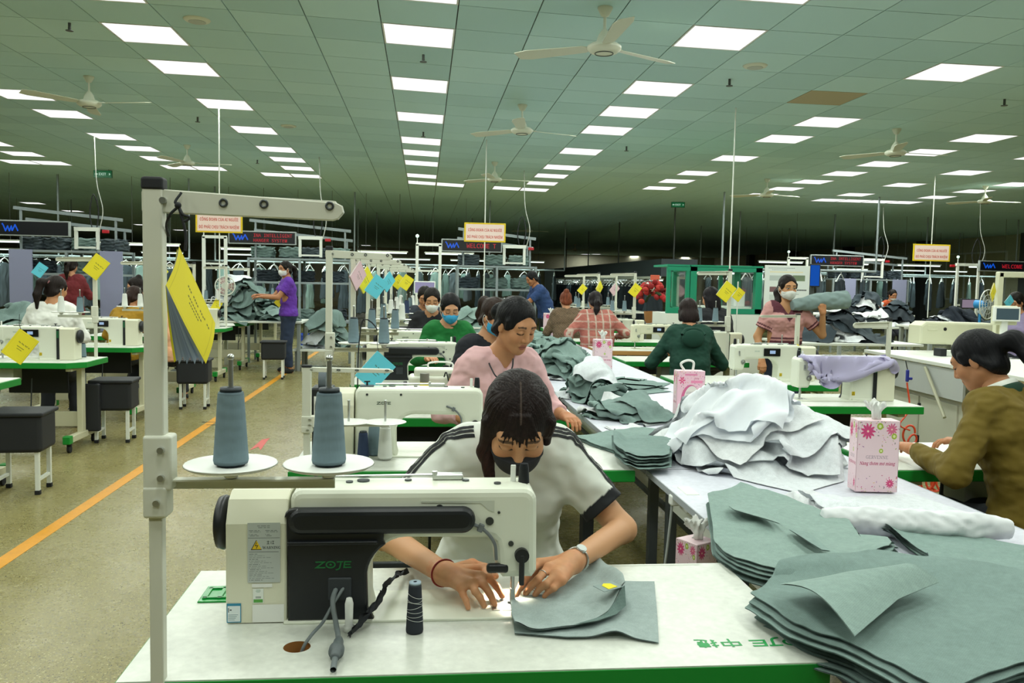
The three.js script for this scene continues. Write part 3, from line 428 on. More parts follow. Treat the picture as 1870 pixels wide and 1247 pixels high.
function buildStand(o, trays = [-0.13, -0.29]) {
  part('pole', G.standPole, creamPaint2, o); part('upper_pole', G.standUpper, creamPaint2, o); part('cap', rbox(0.038, 0.024, 0.034, 0.006, 0, 0.9, 0), blackSoft, o); const c = part('clamp', G.standClamp, creamPaint2, o); parts('bolt', [...G.bolts([[-0.014, 0.43], [-0.014, 0.38], [-0.006, 0.335]])], steel, c);
  const a = part('top_arm', G.standArm, creamPaint2, o); a.position.y = 0.018; a.rotation.z = 0; parts('thread_eye', [[-0.12], [-0.19], [-0.305]].map(([x]) => ring(0.006, 0.0022, x, 0.852, -0.008, 0, 0, 0, 14)), darkSteel, a); parts('bolt', G.bolts([[-0.018, 0.853]]).map((g) => g.translate(0, 0, 0.014)), steel, a);
  const s = part('spool_arm', G.spoolArm, creamPaint2, o); for (const x of trays) { const t = part('spool_tray', [G.tray.clone().translate(x, 0, 0), G.trayBoss.clone().translate(x, 0, 0)], plastic, s); part('spool_pin', conePost(x), steel, t); }
}
const creamPaint2 = M(0xd6d8c8, 0.45);
function stand(label, pos, turn, trays) { const o = thing('thread_stand', label, 'thread stand', pos, turn, 'thread stands'); buildStand(o, trays); return o; }
// Thread cones
const threadGrey = M(0x6f858e, 0.85, 0, { bumpMap: dataTex(128, (u, v) => { const n = 128 + 60 * Math.sin(v * 2 * Math.PI * 30 + 3 * tileNoise(u, v, 4)) + 40 * tileNoise(u, v, 30); return [n, n, n]; }, [1, 1], false), bumpScale: 0.0015 }), threadWhite = M(0xd9dcd6, 0.85), threadDark = M(0x20262f, 0.8), threadBlue = M(0x2c3c5c, 0.8);
G.cone = lathe([[0, 0.004], [0.029, 0.004], [0.0305, 0.01], [0.0225, 0.128], [0.021, 0.132], [0, 0.132]], 28); G.coneEnds = [lathe([[0, 0], [0.024, 0], [0.025, 0.004], [0, 0.004]], 20), lathe([[0.006, 0.132], [0.019, 0.132], [0.018, 0.14], [0.006, 0.14]], 20)];
function cone(label, pos, m = threadGrey, s = 1, group = 'thread cones') { const o = thing('thread_cone', label, 'thread cone', pos, rr(0, 6), group); part('thread', G.cone, m, o); parts('core', G.coneEnds, m === threadWhite ? paper : M(0x2a3338, 0.6), o); o.scale.setScalar(s); return o; }
// hanging card booklet; origin at the tied corner
const cardTex = (bg) => canvasTex(256, 320, (c) => { c.fillStyle = bg; c.fillRect(0, 0, 256, 320); c.fillStyle = 'rgba(60,64,40,0.8)'; for (let k = 0; k < 16; k++) if (k % 5 !== 3) c.fillRect(84 + 9 * k % 150, 110 + (k % 4) * 2, 6, 12); for (let k = 0; k < 9; k++) c.fillRect(96 + k * 10, 160, 7, 9); for (let k = 0; k < 7; k++) c.fillRect(110 + k * 9, 186, 6, 8); c.strokeStyle = 'rgba(80,80,40,.35)'; c.strokeRect(18, 14, 220, 292); });
const cardFace = { yellow: decal(1, 1, cardTex('#efe02c')), blue: decal(1, 1, cardTex('#62cbe0')), pink: decal(1, 1, cardTex('#e6c2cb')) };
function card(label, pos, turn, tone = 'yellow', s = 1, tilt = 0.75, up = 0.1) {
  const o = thing('job_card', label, 'card', pos, turn, 'hanging job cards'); const w = 0.15, h = 0.2;
  const b = new THREE.Group(); b.name = 'booklet'; o.add(b); b.rotation.z = -0.64 + (tilt - 0.75) * 0.35;
  part('front_cover', [box(w, h, 0.0012, w / 2, -h / 2, 0.006)], cardFace[tone], b); part('pages', [0, 1, 2].map((k) => box(w * 0.96, h * 0.97, 0.0012, w / 2 - 0.002 * k, -h / 2, 0.003 - 0.0022 * k)), paper, b); part('back_cover', box(w, h, 0.0012, w / 2, -h / 2, -0.006), paperOf[tone], b);
  part('cord', tube([[0.008, -0.006, 0], [0, up * 0.3, 0.004], [0, up, 0]], 0.0018, 12, 5), blackSoft, o); o.scale.setScalar(s); return o;
}
// stool with a cloth cover
function stool(label, pos, turn, bag = false) {
  const o = thing('stool', label, 'stool', pos, turn, 'operator stools');
  part('cushion', [rbox(0.34, 0.26, 0.3, 0.03, 0, 0.42, 0), rbox(0.37, 0.03, 0.33, 0.012, 0, 0.55, 0)], blackSoft, o); if (bag) part('pouch', rbox(0.13, 0.42, 0.06, 0.015, -0.14, 0.33, 0.18), blackSoft, o);
  for (const [x, z] of [[-1, -1], [1, -1], [-1, 1], [1, 1]]) { const l = part('leg', rbox(0.028, 0.3, 0.028, 0.003, x * 0.13, 0.17, z * 0.11), whitePaint, o); part('rubber_foot', rbox(0.034, 0.03, 0.034, 0.004, x * 0.13, 0.015, z * 0.11), rubber, l); }
  for (const x of [-1, 1]) part('rail', box(0.02, 0.02, 0.2, x * 0.13, 0.1, 0), whitePaint, o); return o;
}
// ---------- the nearest work place ----------
const t1z = -1.85, LT = 0.76;   // table middle and the height of table tops
{
  const t = table('nearest white sewing table with green edge, lettering on its front corner', [0.13, 0, t1z], Math.PI, { square: true, hole: true });
  // the near top is wider and has a cable hole
  const hole = [], hx = 0.375, hz = -0.165; for (let k = 0; k < 28; k++) { const a = -k / 28 * 2 * Math.PI; hole.push([hx + 0.027 * Math.cos(a), -hz + 0.027 * Math.sin(a)]); }
  const wide = (i) => shape(sqPts(i).map(([x, y]) => [x * 1.1, y]), [hole]);
  t.children[0].geometry = extr(wide(0), 0.048, 0).rotateX(-Math.PI / 2).translate(0, 0.733, 0);
  part('table_top', boxUV(extr(wide(0.003), 0.004).rotateX(-Math.PI / 2).translate(0, 0.758, 0)), laminate, t);
  part('cable_hole', [lathe([[0.0268, 0], [0.0268, -0.03], [0.02, -0.034], [0, -0.034]], 28)], M(0x9c6c34, 0.7, 0, { side: THREE.DoubleSide }), t).position.set(hx, 0.7602, hz);
  const l = part('lettering', plane(0.34, 0.064), tableLogo, t); l.rotation.x = -Math.PI / 2; l.position.set(-0.565, 0.7606, -0.2);
  part('parts_tray', [rbox(0.06, 0.004, 0.1, 0.002, 0, 0, 0), box(0.05, 0.006, 0.006, 0, 0.002, 0.03), box(0.05, 0.006, 0.006, 0, 0.002, -0.03), box(0.006, 0.006, 0.07, 0.022, 0.002, 0), box(0.006, 0.006, 0.07, -0.022, 0.002, 0), box(0.006, 0.006, 0.07, 0, 0.002, 0)], M(0x12933a, 0.25), t).position.set(0.588, 0.7615, 0.13); t.children[t.children.length - 1].scale.x = 1.5;
  part('ruler_print', plane(0.62, 0.006, 0, 0, 0, -Math.PI / 2), M(0xc7ccbf, 0.6), t).position.set(-0.3, 0.7604, 0.286);
}
const mainX = -0.03, mainZ = -1.885;
head('nearest white sewing machine with black back cover, seen from behind', [mainX, LT, mainZ], Math.PI, {});
// its lamp by the needle
{
  const p = [mainX + 0.235, LT + 0.075, mainZ - 0.035], o = thing('needle_lamp', 'small lamp shining on the needle of the nearest machine', 'lamp', p);
  part('case', rbox(0.012, 0.012, 0.02, 0.003, 0, 0.008, 0), black, o); part('bulb', ball(0.0055, 0, 0, 0), M(0x222222, 0.4, 0, { emissive: 0xfff4dd, emissiveIntensity: 3 }), o);
  const s = new THREE.SpotLight(0xfff0d8, 0.3, 0, 0.95, 0.6); s.position.set(0, -0.008, 0); s.target.position.set(0.0, -1, 0.22); s.shadow.radius = 0.3; s.castShadow = true; o.add(s, s.target);
}
// cables and the plug at the back of the machine
const cableGrey = M(0x6d7677, 0.55);
{
  const o = thing('machine_cable', 'grey cables with a barrel connector hanging behind the nearest machine', 'cable');
  const X = mainX - 0.142, Zb = mainZ + 0.088;
  part('thin_cable', tube([[X + 0.01, LT + 0.08, Zb - 0.006], [X - 0.012, LT + 0.05, Zb + 0.02], [X - 0.03, LT + 0.022, Zb + 0.045], [X - 0.048, LT + 0.012, Zb + 0.085], [-0.233, LT - 0.004, -1.694], [-0.24, LT - 0.03, -1.688]], 0.0036, 40, 7), cableGrey, o);
  part('thick_cable', tube([[X - 0.008, LT + 0.075, Zb - 0.006], [X - 0.012, LT + 0.06, Zb + 0.022], [X - 0.002, LT + 0.02, Zb + 0.05], [X + 0.006, LT + 0.014, Zb + 0.09], [X + 0.01, LT + 0.012, Zb + 0.13]], 0.0055, 40, 8), cableGrey, o);
  const c = lathe([[0, -0.05], [0.009, -0.05], [0.01, -0.03], [0.015, -0.028], [0.015, -0.012], [0.0115, -0.01], [0.01, 0.02], [0.007, 0.034], [0, 0.034]], 18).rotateX(-Math.PI / 2);
  part('connector', c, M(0x60696b, 0.5), o).position.set(X + 0.011, LT + 0.016, Zb + 0.15);
  part('tail', tube([[X + 0.011, LT + 0.014, Zb + 0.19], [X + 0.012, LT + 0.01, Zb + 0.24]], 0.006, 10, 8), cableGrey, o);
}
{
  const o = thing('oil_bottle_tip', 'small white plastic tip standing by the machine cables', 'plastic tip', [mainX - 0.118, LT, mainZ + 0.13]);
  part('body', lathe([[0, 0], [0.011, 0], [0.011, 0.012], [0.008, 0.014], [0.009, 0.06], [0.006, 0.072], [0, 0.074]], 18), plastic, o);
}
{
  const o = thing('cloth_strap', 'crumpled black strap looped over the machine bed', 'strap'), p = [[638, 1160], [660, 1130], [690, 1100], [704, 1070], [722, 1050], [745, 1042]].map(([u, v], k) => onY(u, v, LT + [0.006, 0.02, 0.034, 0.05, 0.04, 0.01][k]));
  const ribbon = (pts, w, ph) => { const cv = new THREE.CatmullRomCurve3(pts.map((q) => V(...q))), N = 70, g = new THREE.PlaneGeometry(1, 1, 3, N), P = g.attributes.position; for (let j = 0; j <= N; j++) { const t = j / N, c = cv.getPoint(t), tg = cv.getTangent(t), a = ph + 5 * t + 1.2 * noise3(t * 7, ph, 1), s = V().crossVectors(tg, V(0, 1, 0)).normalize(), u = V().crossVectors(s, tg), d = s.multiplyScalar(Math.cos(a)).addScaledVector(u, Math.sin(a)); for (let i = 0; i < 4; i++) { const q = c.clone().addScaledVector(d, (i / 3 - 0.5) * w); q.y = Math.max(q.y + 0.002 * noise3(t * 22, i * 0.6, ph), LT + 0.001); P.setXYZ(j * 4 + i, q.x, q.y, q.z); } } g.computeVertexNormals(); return thick(g, 0.0012); };
  parts('strip', [ribbon(p, 0.015, 0.3), ribbon(p.map((q, k) => [q[0] + 0.007 * Math.sin(k * 2), q[1] + 0.003, q[2] + 0.006]), 0.012, 2)], M(0x202327, 0.85, 0, { side: THREE.DoubleSide }), o);
}
// black cone with a few white turns of thread
{
  const p = onY(757, 1154, LT), o = thing('black_thread_cone', 'black thread cone wound with loose white thread on the nearest table', 'thread cone', p);
  part('thread', lathe([[0, 0.001], [0.0175, 0.001], [0.0185, 0.006], [0.0135, 0.1], [0.0125, 0.104], [0, 0.104]], 26), threadDark, o); part('core', [lathe([[0.004, 0.104], [0.0125, 0.104], [0.0125, 0.109], [0.004, 0.109]], 20)], M(0x9fb3c0, 0.6), o);
  for (let k = 0; k < 7; k++) { const pts = [], y0 = 0.03 + k * 0.0085, t = rr(-0.006, 0.006), r = (y) => 0.0187 - (y - 0.006) * 0.053 + 0.0006; for (let a = 0; a < 14; a++) { const g = a / 14 * 2 * Math.PI, y = y0 + t * Math.cos(g + k); pts.push([r(y) * Math.cos(g), y, r(y) * Math.sin(g)]); } part('loose_thread', tube(pts, 0.0004, 40, 4, true), threadWhite, o); }
}
// thread stand with two grey cones
stand('nearest thread stand, cream pole at the left table corner', [-0.475, LT, -1.56], Math.PI, [-0.13, -0.305]);
cone('large grey thread cone nearest the tied yellow booklet, left of two', [-0.345, LT + 0.398, -1.56], threadGrey, 1.02); cone('large grey thread cone right of two on the nearest stand', [-0.17, LT + 0.398, -1.56], threadGrey, 1.02);
// the big yellow booklet tied to the pole
{
  const o = thing('job_booklet', 'thick yellow booklet with blue-grey pages tied to the nearest pole', 'booklet', [-0.43, 1.585, -1.53]), q = (u, v, z) => { const a = onZ(u, v, z); return V(a[0] + 0.43, a[1] - 1.585, a[2] + 1.53); };
  const sheet = (pts, m, name, t = 0.0012, nu = 10, nv = 12, bow = 0.006) => { // pts: top-left, top-right, bottom-right, bottom-left
    const g = new THREE.PlaneGeometry(1, 1, nu, nv), p = g.attributes.position;
    for (let i = 0; i < p.count; i++) { const u = p.getX(i) + 0.5, v = 0.5 - p.getY(i), a = pts[0].clone().lerp(pts[1], u), b = pts[3].clone().lerp(pts[2], u), c = a.lerp(b, v); c.z += bow * Math.sin(Math.PI * u) * v; c.x += bow * 0.6 * Math.sin(Math.PI * v); p.setXYZ(i, c.x, c.y, c.z); }
    g.computeVertexNormals(); const back = g.clone(), bp = back.attributes.position, bn = g.attributes.normal; for (let i = 0; i < bp.count; i++) bp.setXYZ(i, bp.getX(i) - bn.getX(i) * t, bp.getY(i) - bn.getY(i) * t, bp.getZ(i) - bn.getZ(i) * t); back.index.array.reverse(); back.computeVertexNormals();
    return part(name, [g, back], m, o);
  };
  const spineA = [327, 452], spineB = [303, 522];
  sheet([q(327, 450, -1.53), q(393, 590, -1.5), q(376, 664, -1.47), q(303, 520, -1.5)], cardFace.yellow, 'front_cover');
  for (let k = 0; k < 11; k++) { const f = k / 10; sheet([q(325, 455, -1.535), q(lerp(330, 386, f * 0.9), lerp(640, 600, f), -1.54 + 0.02 * f), q(lerp(322, 370, f), 660 + 6 * Math.sin(k * 2.1), -1.555 + 0.06 * f), q(lerp(303, 304, f), 523, -1.53)], k % 2 ? paperBlue : M(0x8c9cb2, 0.8), 'page', 0.0006, 6, 10, 0.004); }
  sheet([q(324, 454, -1.54), q(330, 640, -1.565), q(318, 662, -1.565), q(302, 522, -1.54)], cardYellow, 'back_cover');
  const cord = (l) => tube(l.map(([u, v, z]) => { const a = onZ(u, v, z); return V(a[0] + 0.43, a[1] - 1.585, a[2] + 1.53); }), 0.0025, 40, 6);
  part('cord', [cord([[331, 352, -1.545], [320, 370, -1.535], [325, 376, -1.535], [312, 390, -1.535], [304, 410, -1.55], [308, 430, -1.58]]), cord([[325, 374, -1.535], [333, 400, -1.53], [339, 430, -1.53], [338, 458, -1.53]]), cord([[325, 374, -1.535], [335, 392, -1.528], [346, 397, -1.53], [336, 404, -1.53], [330, 392, -1.53]]), at(new THREE.SphereGeometry(0.006, 10, 8), ...q(325, 375, -1.532).toArray())], blackSoft, o);
}
// ---------- people ----------
const lin = (hex) => { const c = new THREE.Color(hex); return [c.r, c.g, c.b]; };
const mixc = (a, b, t) => [lerp(a[0], b[0], t), lerp(a[1], b[1], t), lerp(a[2], b[2], t)];
const skinMat = MP(0xffffff, 0.52, { vertexColors: true, specularIntensity: 0.5 }), clothMat = M(0xffffff, 0.88, 0, { vertexColors: true }), hairMat = MP(0xffffff, 0.55, { vertexColors: true, specularIntensity: 0.35 });
const maskMats = { black: M(0x1c1e22, 0.85), blue: M(0x3aa3d4, 0.85), white: M(0xdfe1dc, 0.85) };
const A3 = (v) => [v.x, v.y, v.z];
function ik(S, W, l1, l2, hint) { // elbow or knee between two points
  const d = W.clone().sub(S), L = Math.min(d.length(), (l1 + l2) * 0.999); d.normalize(); const a = (l1 * l1 - l2 * l2 + L * L) / (2 * L), h = Math.sqrt(Math.max(0, l1 * l1 - a * a));
  const n = hint.clone().sub(d.clone().multiplyScalar(hint.dot(d))).normalize(); return S.clone().addScaledVector(d, a).addScaledVector(n, h);
}
// head in its own frame: face to +z, crown up
function headField(o = {}) {
  const f = new Field(0.02);
  f.ell([0, 0.032, -0.012], [0.073, 0.086, 0.092]).ell([0, -0.035, 0.022], [0.057, 0.068, 0.064], null, 0.03).cone([0, -0.092, 0.056], [0, -0.085, 0.05], 0.021, 0.024, 0.03);
  for (const s of [-1, 1]) f.cone([s * 0.012, -0.088, 0.05], [s * 0.047, -0.055, -0.005], 0.02, 0.018, 0.03).ell([s * 0.037, -0.028, 0.058], [0.024, 0.026, 0.024], null, 0.025).ell([s * 0.075, -0.008, -0.008], [0.009, 0.029, 0.017], null, 0.008);
  f.cone([-0.034, 0.026, 0.07], [0.034, 0.026, 0.07], 0.018, 0.018, 0.02);
  for (const s of [-1, 1]) f.sub([s * 0.031, 0.006, 0.098], [0.017, 0.012, 0.014], null, 0.014).ell([s * 0.031, 0.004, 0.077], [0.0135, 0.0105, 0.0125], null, 0.004);
  f.cone([0, 0.014, 0.084], [0, -0.028, 0.1], 0.0075, 0.011, 0.014).cone([-0.01, -0.034, 0.091], [0.01, -0.034, 0.091], 0.008, 0.008, 0.008);
  f.cone([-0.017, -0.0605, 0.079], [0.017, -0.0605, 0.079], 0.0065, 0.0065, 0.008).cone([-0.012, -0.0705, 0.078], [0.012, -0.0705, 0.078], 0.0072, 0.0072, 0.006);
  f.cone([0, -0.05, -0.02], [0, -0.15, -0.032], 0.05, 0.05, 0.025);
  return f;
}
const baseHead = headField();
function headGeo(cell, skin, eyes) {
  const dark = [0.02, 0.014, 0.012], lip = mixc(skin, [0.3, 0.07, 0.06], 0.75), white = [0.7, 0.68, 0.64];
  return nets((x, y, z) => baseHead.d(x, y, z), [-0.1, -0.16, -0.12], [0.1, 0.135, 0.13], cell, (x, y, z, nx, ny, nz) => {
    let c = skin; const ax = Math.abs(x), n = noise3(x * 30, y * 30, z * 30) * 0.04; c = c.map((v) => v * (1 + n));
    if (z > 0.045) {
      const ch = Math.exp(-(((ax - 0.04) / 0.02) ** 2 + ((y + 0.028) / 0.018) ** 2)); c = mixc(c, [c[0] * 1.02, c[1] * 0.82, c[2] * 0.78], 0.6 * ch);
      const lw = 0.024 - Math.abs(y + 0.065) * 1.1; if (ax < lw && y < -0.0555 && y > -0.079) { c = lip; if (Math.abs(y + 0.0655) < 0.0018) c = mixc(lip, dark, 0.6); }
      const by = 0.0285 + 0.004 * Math.sin((ax - 0.012) / 0.04 * Math.PI); if (ax > 0.013 && ax < 0.051 && Math.abs(y - by) < 0.0052 - (ax - 0.013) * 0.06) c = mixc(c, dark, 0.85);
      const ex = (ax - 0.031) / 0.0165, edge = 1 - ex * ex;
      if (edge > 0) {
        if (eyes === 'down') { const ly = -0.001 - 0.003 * edge; if (Math.abs(y - ly) < 0.003) c = dark; }
        else { const up = 0.0035 + 0.0055 * edge, low = 0.0025 - 0.005 * edge; if (y < up && y > low) { c = Math.abs(ax - 0.031) < 0.0062 ? dark : white; } if (Math.abs(y - up) < 0.0022) c = dark; }
      }
      if (ax > 0.004 && ax < 0.011 && y > -0.0425 && y < -0.0375 && z > 0.085) c = mixc(c, dark, 0.7);
    }
    return c;
  });
}
// hair in the head's frame
function hairGeo(o, cell) {
  const f = new Field(0.02), st = o.style ?? 'bun', tone = lin(o.tone ?? 0x17130f), tip = lin(o.tip ?? o.tone ?? 0x17130f);
  f.ell([0, 0.036, -0.018], [0.0835, 0.092, 0.1]);
  f.cone([-0.074, 0.0, -0.02], [-0.06, -0.05, -0.06], 0.012, 0.02).cone([0.074, 0.0, -0.02], [0.06, -0.05, -0.06], 0.012, 0.02).ell([0, -0.03, -0.065], [0.066, 0.07, 0.045]);
  if (o.ears !== false) for (const s of [-1, 1]) f.cone([s * 0.074, 0.035, 0.03], [s * 0.074, 0.0, 0.03], 0.01, 0.006);
  f.sub([0, o.bangs ? -0.036 : -0.03, 0.1], [0.068, o.bangs ? 0.1 : 0.11, 0.078], null, 0.012);
  f.sub([0, -0.135, 0.02], [0.072, 0.075, 0.075], null, 0.012);
  if (st === 'bun') f.ell([0, 0.0, -0.135], [0.045, 0.045, 0.035]);
  if (st === 'topbun') f.ell([0, 0.105, -0.08], [0.04, 0.042, 0.04]);
  if (st === 'ponytail') { const p = o.tail ?? [[0, 0.03, -0.12], [0, -0.01, -0.165], [0, -0.12, -0.165], [0, -0.23, -0.135]]; for (let k = 0; k + 1 < p.length; k++) f.cone(p[k], p[k + 1], [0.03, 0.036, 0.032, 0.024, 0.012][k], [0.036, 0.034, 0.026, 0.012, 0.008][k + 1 === p.length - 1 ? 3 : k], 0.025); }
  if (st === 'long' || st === 'bob') { const L = st === 'long' ? 0.2 : 0.1; f.ell([0, -0.06, -0.055], [0.082, L * 0.75, 0.055]); for (const s of [-1, 1]) f.cone([s * 0.07, 0.0, -0.01], [s * 0.075, -L + 0.02, -0.03], 0.02, 0.022); }
  for (const c of o.extra ?? []) f.cone(...c);
  if (o.bangs) for (let k = -5; k <= 5; k++) { const e = o.bangs[Math.abs(k)] ?? 0.03; f.cone([k * 0.0035, 0.09, 0.058], [k * 0.0075, 0.052, 0.0845 - Math.abs(k) * 0.0015], 0.0055, 0.0042, 0.006).cone([k * 0.0075, 0.052, 0.0845 - Math.abs(k) * 0.0015], [k * 0.0095 + 0.002 * Math.sin(k * 5), e, 0.0965 - Math.abs(k) * 0.0022], 0.0042, 0.0018, 0.003); }
  const fn = (x, y, z) => f.d(x, y, z) + 0.0012 * noise3(Math.atan2(x, z) * 26, y * 5, z * 9) + 0.0012 * noise3(x * 20, y * 6, z * 20);
  const [lo, hi] = f.bounds(0.01);
  return nets(fn, lo, hi, cell, (x, y, z) => { const n = 1 + 0.55 * noise3(Math.atan2(x, z - 0.02) * 30, y * 8, z * 18), part = o.parting && Math.abs(x) < 0.002 && y > 0.08 && z > -0.02 ? 1 : 0; const c = mixc(tone, tip, smooth(0.04, -0.12, y)); return part ? [0.085, 0.062, 0.05] : c.map((v) => v * n); }, 0.012);
}
const maskField = new Field(0.02).ell([0, -0.05, 0.045], [0.062, 0.064, 0.066]).cone([0, -0.02, 0.085], [0, -0.034, 0.096], 0.016, 0.018);
function maskGeo(cell, o) {
  return nets((x, y, z) => { const ax = Math.abs(x), d = Math.min(baseHead.d(x, y, z) - 0.004, maskField.d(x, y, z)); const top = (o.top ?? -0.006) - ax * 0.28 + 0.0; return Math.max(d, y - top, -0.112 + ax * 0.35 - y, 0.012 - z); }, [-0.085, -0.13, -0.0], [0.085, 0.03, 0.13], cell, null, 0.01);
}
// A person. Frame: origin on the floor under the hips, looking to +z, their left at +x.
function person(o) {
  const P = thing('person', o.label, 'person', o.at, o.turn ?? 0, o.group), s = o.size ?? 1, cell = o.cell ?? 0.014, skin = lin(o.skin ?? 0xb98663);
  const hipY = o.hip ?? 0.56, lean = o.lean ?? 0.2, bend = o.bend ?? lean, tilt = o.tilt ?? 0, w = o.wide ?? 1;
  const pel = V(0, hipY, 0), up1 = V(tilt, Math.cos(lean), Math.sin(lean)).normalize(), up2 = V(tilt, Math.cos(bend), Math.sin(bend)).normalize();
  const waist = pel.clone().addScaledVector(up1, 0.2 * s), chest = waist.clone().addScaledVector(up2, 0.17 * s), sh = chest.clone().addScaledVector(up2, 0.115 * s), neck = sh.clone().addScaledVector(up2, 0.05 * s);
  const hq = new THREE.Quaternion().setFromEuler(new THREE.Euler(o.headPitch ?? 0.2, o.headYaw ?? 0, o.headRoll ?? 0, 'YXZ')), nd = up2.clone().lerp(V(0, 1, 0), 0.45).normalize();
  const hs = o.headSize ?? 1, hc = neck.clone().addScaledVector(nd, 0.03).add(V(0, 0.125, 0.02).applyQuaternion(hq).multiplyScalar(hs)).add(V(...(o.headShift ?? [0, 0, 0]))), hm = new THREE.Matrix4().compose(hc, hq, V(hs, hs, hs));
  const right = V(1, 0, 0).applyAxisAngle(V(0, 1, 0), o.twist ?? 0);
  const S = {}, E = {}, W = {};
  for (const [k, d] of [['L', 1], ['R', -1]]) {
    S[k] = sh.clone().addScaledVector(right, d * 0.155 * s * w).addScaledVector(up2, -0.025);
    W[k] = o['wrist' + k] ? V(...o['wrist' + k]) : V(d * 0.17, hipY + 0.24, 0.33);
    E[k] = o['elbow' + k] ? V(...o['elbow' + k]) : ik(S[k], W[k], 0.265 * s, 0.235 * s, V(...(o['hint' + k] ?? [d * 0.6, -1, -0.25])));
  }
  const B = new Field(0.05), R = (v, d) => A3(v.clone().addScaledVector(right, d * s * w));
  // torso, neck, arms, legs
  B.cone(R(pel, -0.085), R(pel, 0.085), 0.105 * s, 0.105 * s).cone(R(waist, -0.062), R(waist, 0.062), 0.088 * s, 0.088 * s).cone(R(chest, -0.07), R(chest, 0.07), 0.1 * s, 0.1 * s);
  for (const d of [-1, 1]) B.cone(R(pel, d * 0.075), R(waist, d * 0.06), 0.105 * s, 0.086 * s).cone(R(waist, d * 0.06), R(chest, d * 0.072), 0.086 * s, 0.098 * s);
  B.cone(R(sh, -0.11), R(sh, 0.11), 0.062 * s, 0.062 * s);
  const hb = V(0, -0.09, -0.02).multiplyScalar(hs).applyQuaternion(hq).add(hc); B.cone(A3(sh), A3(neck), 0.06 * s, 0.052 * s).cone(A3(neck), A3(hb), 0.051 * s, 0.047 * hs);
  const torsoN = B.p.length; if (o.bust !== 0) for (const d of [-1, 1]) { const c = chest.clone().addScaledVector(right, d * 0.065).add(V(0, -0.01, 0.085).applyAxisAngle(V(1, 0, 0), bend).applyAxisAngle(V(0, 1, 0), o.twist ?? 0)); B.ell(A3(c), [0.058, 0.062, 0.05], null, 0.05); }
  const armStart = B.p.length;
  for (const k of ['L', 'R']) B.cone(A3(S[k]), A3(E[k]), 0.05 * s, 0.039 * s, 0.035).cone(A3(E[k]), A3(W[k]), 0.039 * s, 0.026 * s, 0.02);
  const legStart = B.p.length, K = {}, F = {};
  for (const [k, d] of [['L', 1], ['R', -1]]) {
    const hip = pel.clone().addScaledVector(right, d * 0.09); F[k] = o.stand ? V(d * 0.1, 0.08, (o.step ?? 0) * d * 0.12) : V(d * 0.13, 0.09, o.footZ ?? 0.34); K[k] = o.stand ? hip.clone().lerp(F[k], 0.5).add(V(0, 0, 0.03)) : ik(hip, F[k], 0.42, 0.42, V(0, 0.7, 1));
    B.cone(A3(hip), A3(K[k]), 0.085 * s, 0.058 * s, 0.05).cone(A3(K[k]), A3(F[k]), 0.056 * s, 0.036 * s, 0.03).cone(A3(F[k].clone().add(V(0, -0.045, -0.03))), A3(F[k].clone().add(V(d * 0.02, -0.055, 0.13))), 0.035, 0.026, 0.03);
  }
  const fd = (x, y, z) => B.d(x, y, z), [lo, hi] = B.bounds(0.03), parts = [nets(fd, lo, hi, Math.max(cell, 0.011), () => skin)];
  parts.push(headGeo(o.headCell ?? Math.max(0.0032, cell * 0.32), skin, o.eyes ?? 'down').applyMatrix4(hm));
  for (const [k, d] of [['L', 1], ['R', -1]]) {
    const f = new Field(0.012), h = o['hand' + k], wr = W[k];
    if (h && h.tips) { // fully posed hand: knuckles, middle joints, tips
      const v3 = (p) => V(...p); f.cone(A3(wr.clone().lerp(E[k], 0.12)), A3(wr), 0.0265, 0.0245, 0.02);
      h.knuckles.forEach((kn, i) => { const kv = v3(kn), t = v3(h.tips[i]), pip = h.pips ? v3(h.pips[i]) : kv.clone().lerp(t, 0.45).add(V(0, 0.018, 0)), dip = pip.clone().lerp(t, 0.55).add(V(0, 0.004, 0)); const r = [0.0088, 0.009, 0.0086, 0.0076][i]; f.cone(A3(wr), A3(kv), 0.019, 0.012, 0.018).cone(A3(kv), A3(pip), r + 0.0012, r, 0.006).cone(A3(pip), A3(dip), r, r * 0.92, 0.003).cone(A3(dip), A3(t), r * 0.92, r * 0.78, 0.003); });
      const tb = v3(h.thumb[0]), tm = v3(h.thumb[1]), tt = v3(h.thumb[2]); f.cone(A3(wr.clone().lerp(tb, 0.3)), A3(tb), 0.016, 0.014, 0.016).cone(A3(tb), A3(tm), 0.012, 0.0105, 0.006).cone(A3(tm), A3(tt), 0.0105, 0.0082, 0.003);
    } else { // relaxed, slightly curled hand
      const fw = h?.dir ? V(...h.dir).normalize() : wr.clone().sub(E[k]).normalize(), nn = V(...(h?.normal ?? [0, 1, 0])), side = V().crossVectors(fw, nn).normalize().multiplyScalar(d), n = V().crossVectors(side, fw).multiplyScalar(d).normalize(), curl = h?.curl ?? 0.7, q = 0.95 * s;
      f.cone(A3(wr.clone().lerp(E[k], 0.12)), A3(wr), 0.026 * s, 0.024 * s, 0.02);
      for (let i = 0; i < 4; i++) {
        const off = (i - 1.5) * 0.0195 * q, len = [0.072, 0.08, 0.075, 0.06][i] * q, kv = wr.clone().addScaledVector(fw, (0.085 - Math.abs(i - 1.2) * 0.004) * q).addScaledVector(side, off), r = [0.0088, 0.009, 0.0086, 0.0076][i];
        let a = curl * 0.5, p0 = kv.clone(); f.cone(A3(wr.clone().addScaledVector(side, off * 0.6)), A3(kv), 0.016, 0.0115, 0.016);
        for (let j = 0; j < 3; j++) { const dir = fw.clone().multiplyScalar(Math.cos(a)).addScaledVector(n, -Math.sin(a)), p1 = p0.clone().addScaledVector(dir, len * [0.45, 0.3, 0.25][j]); f.cone(A3(p0), A3(p1), r * (1 - j * 0.08), r * (0.92 - j * 0.08), 0.003); p0 = p1; a += curl * 0.7; }
      }
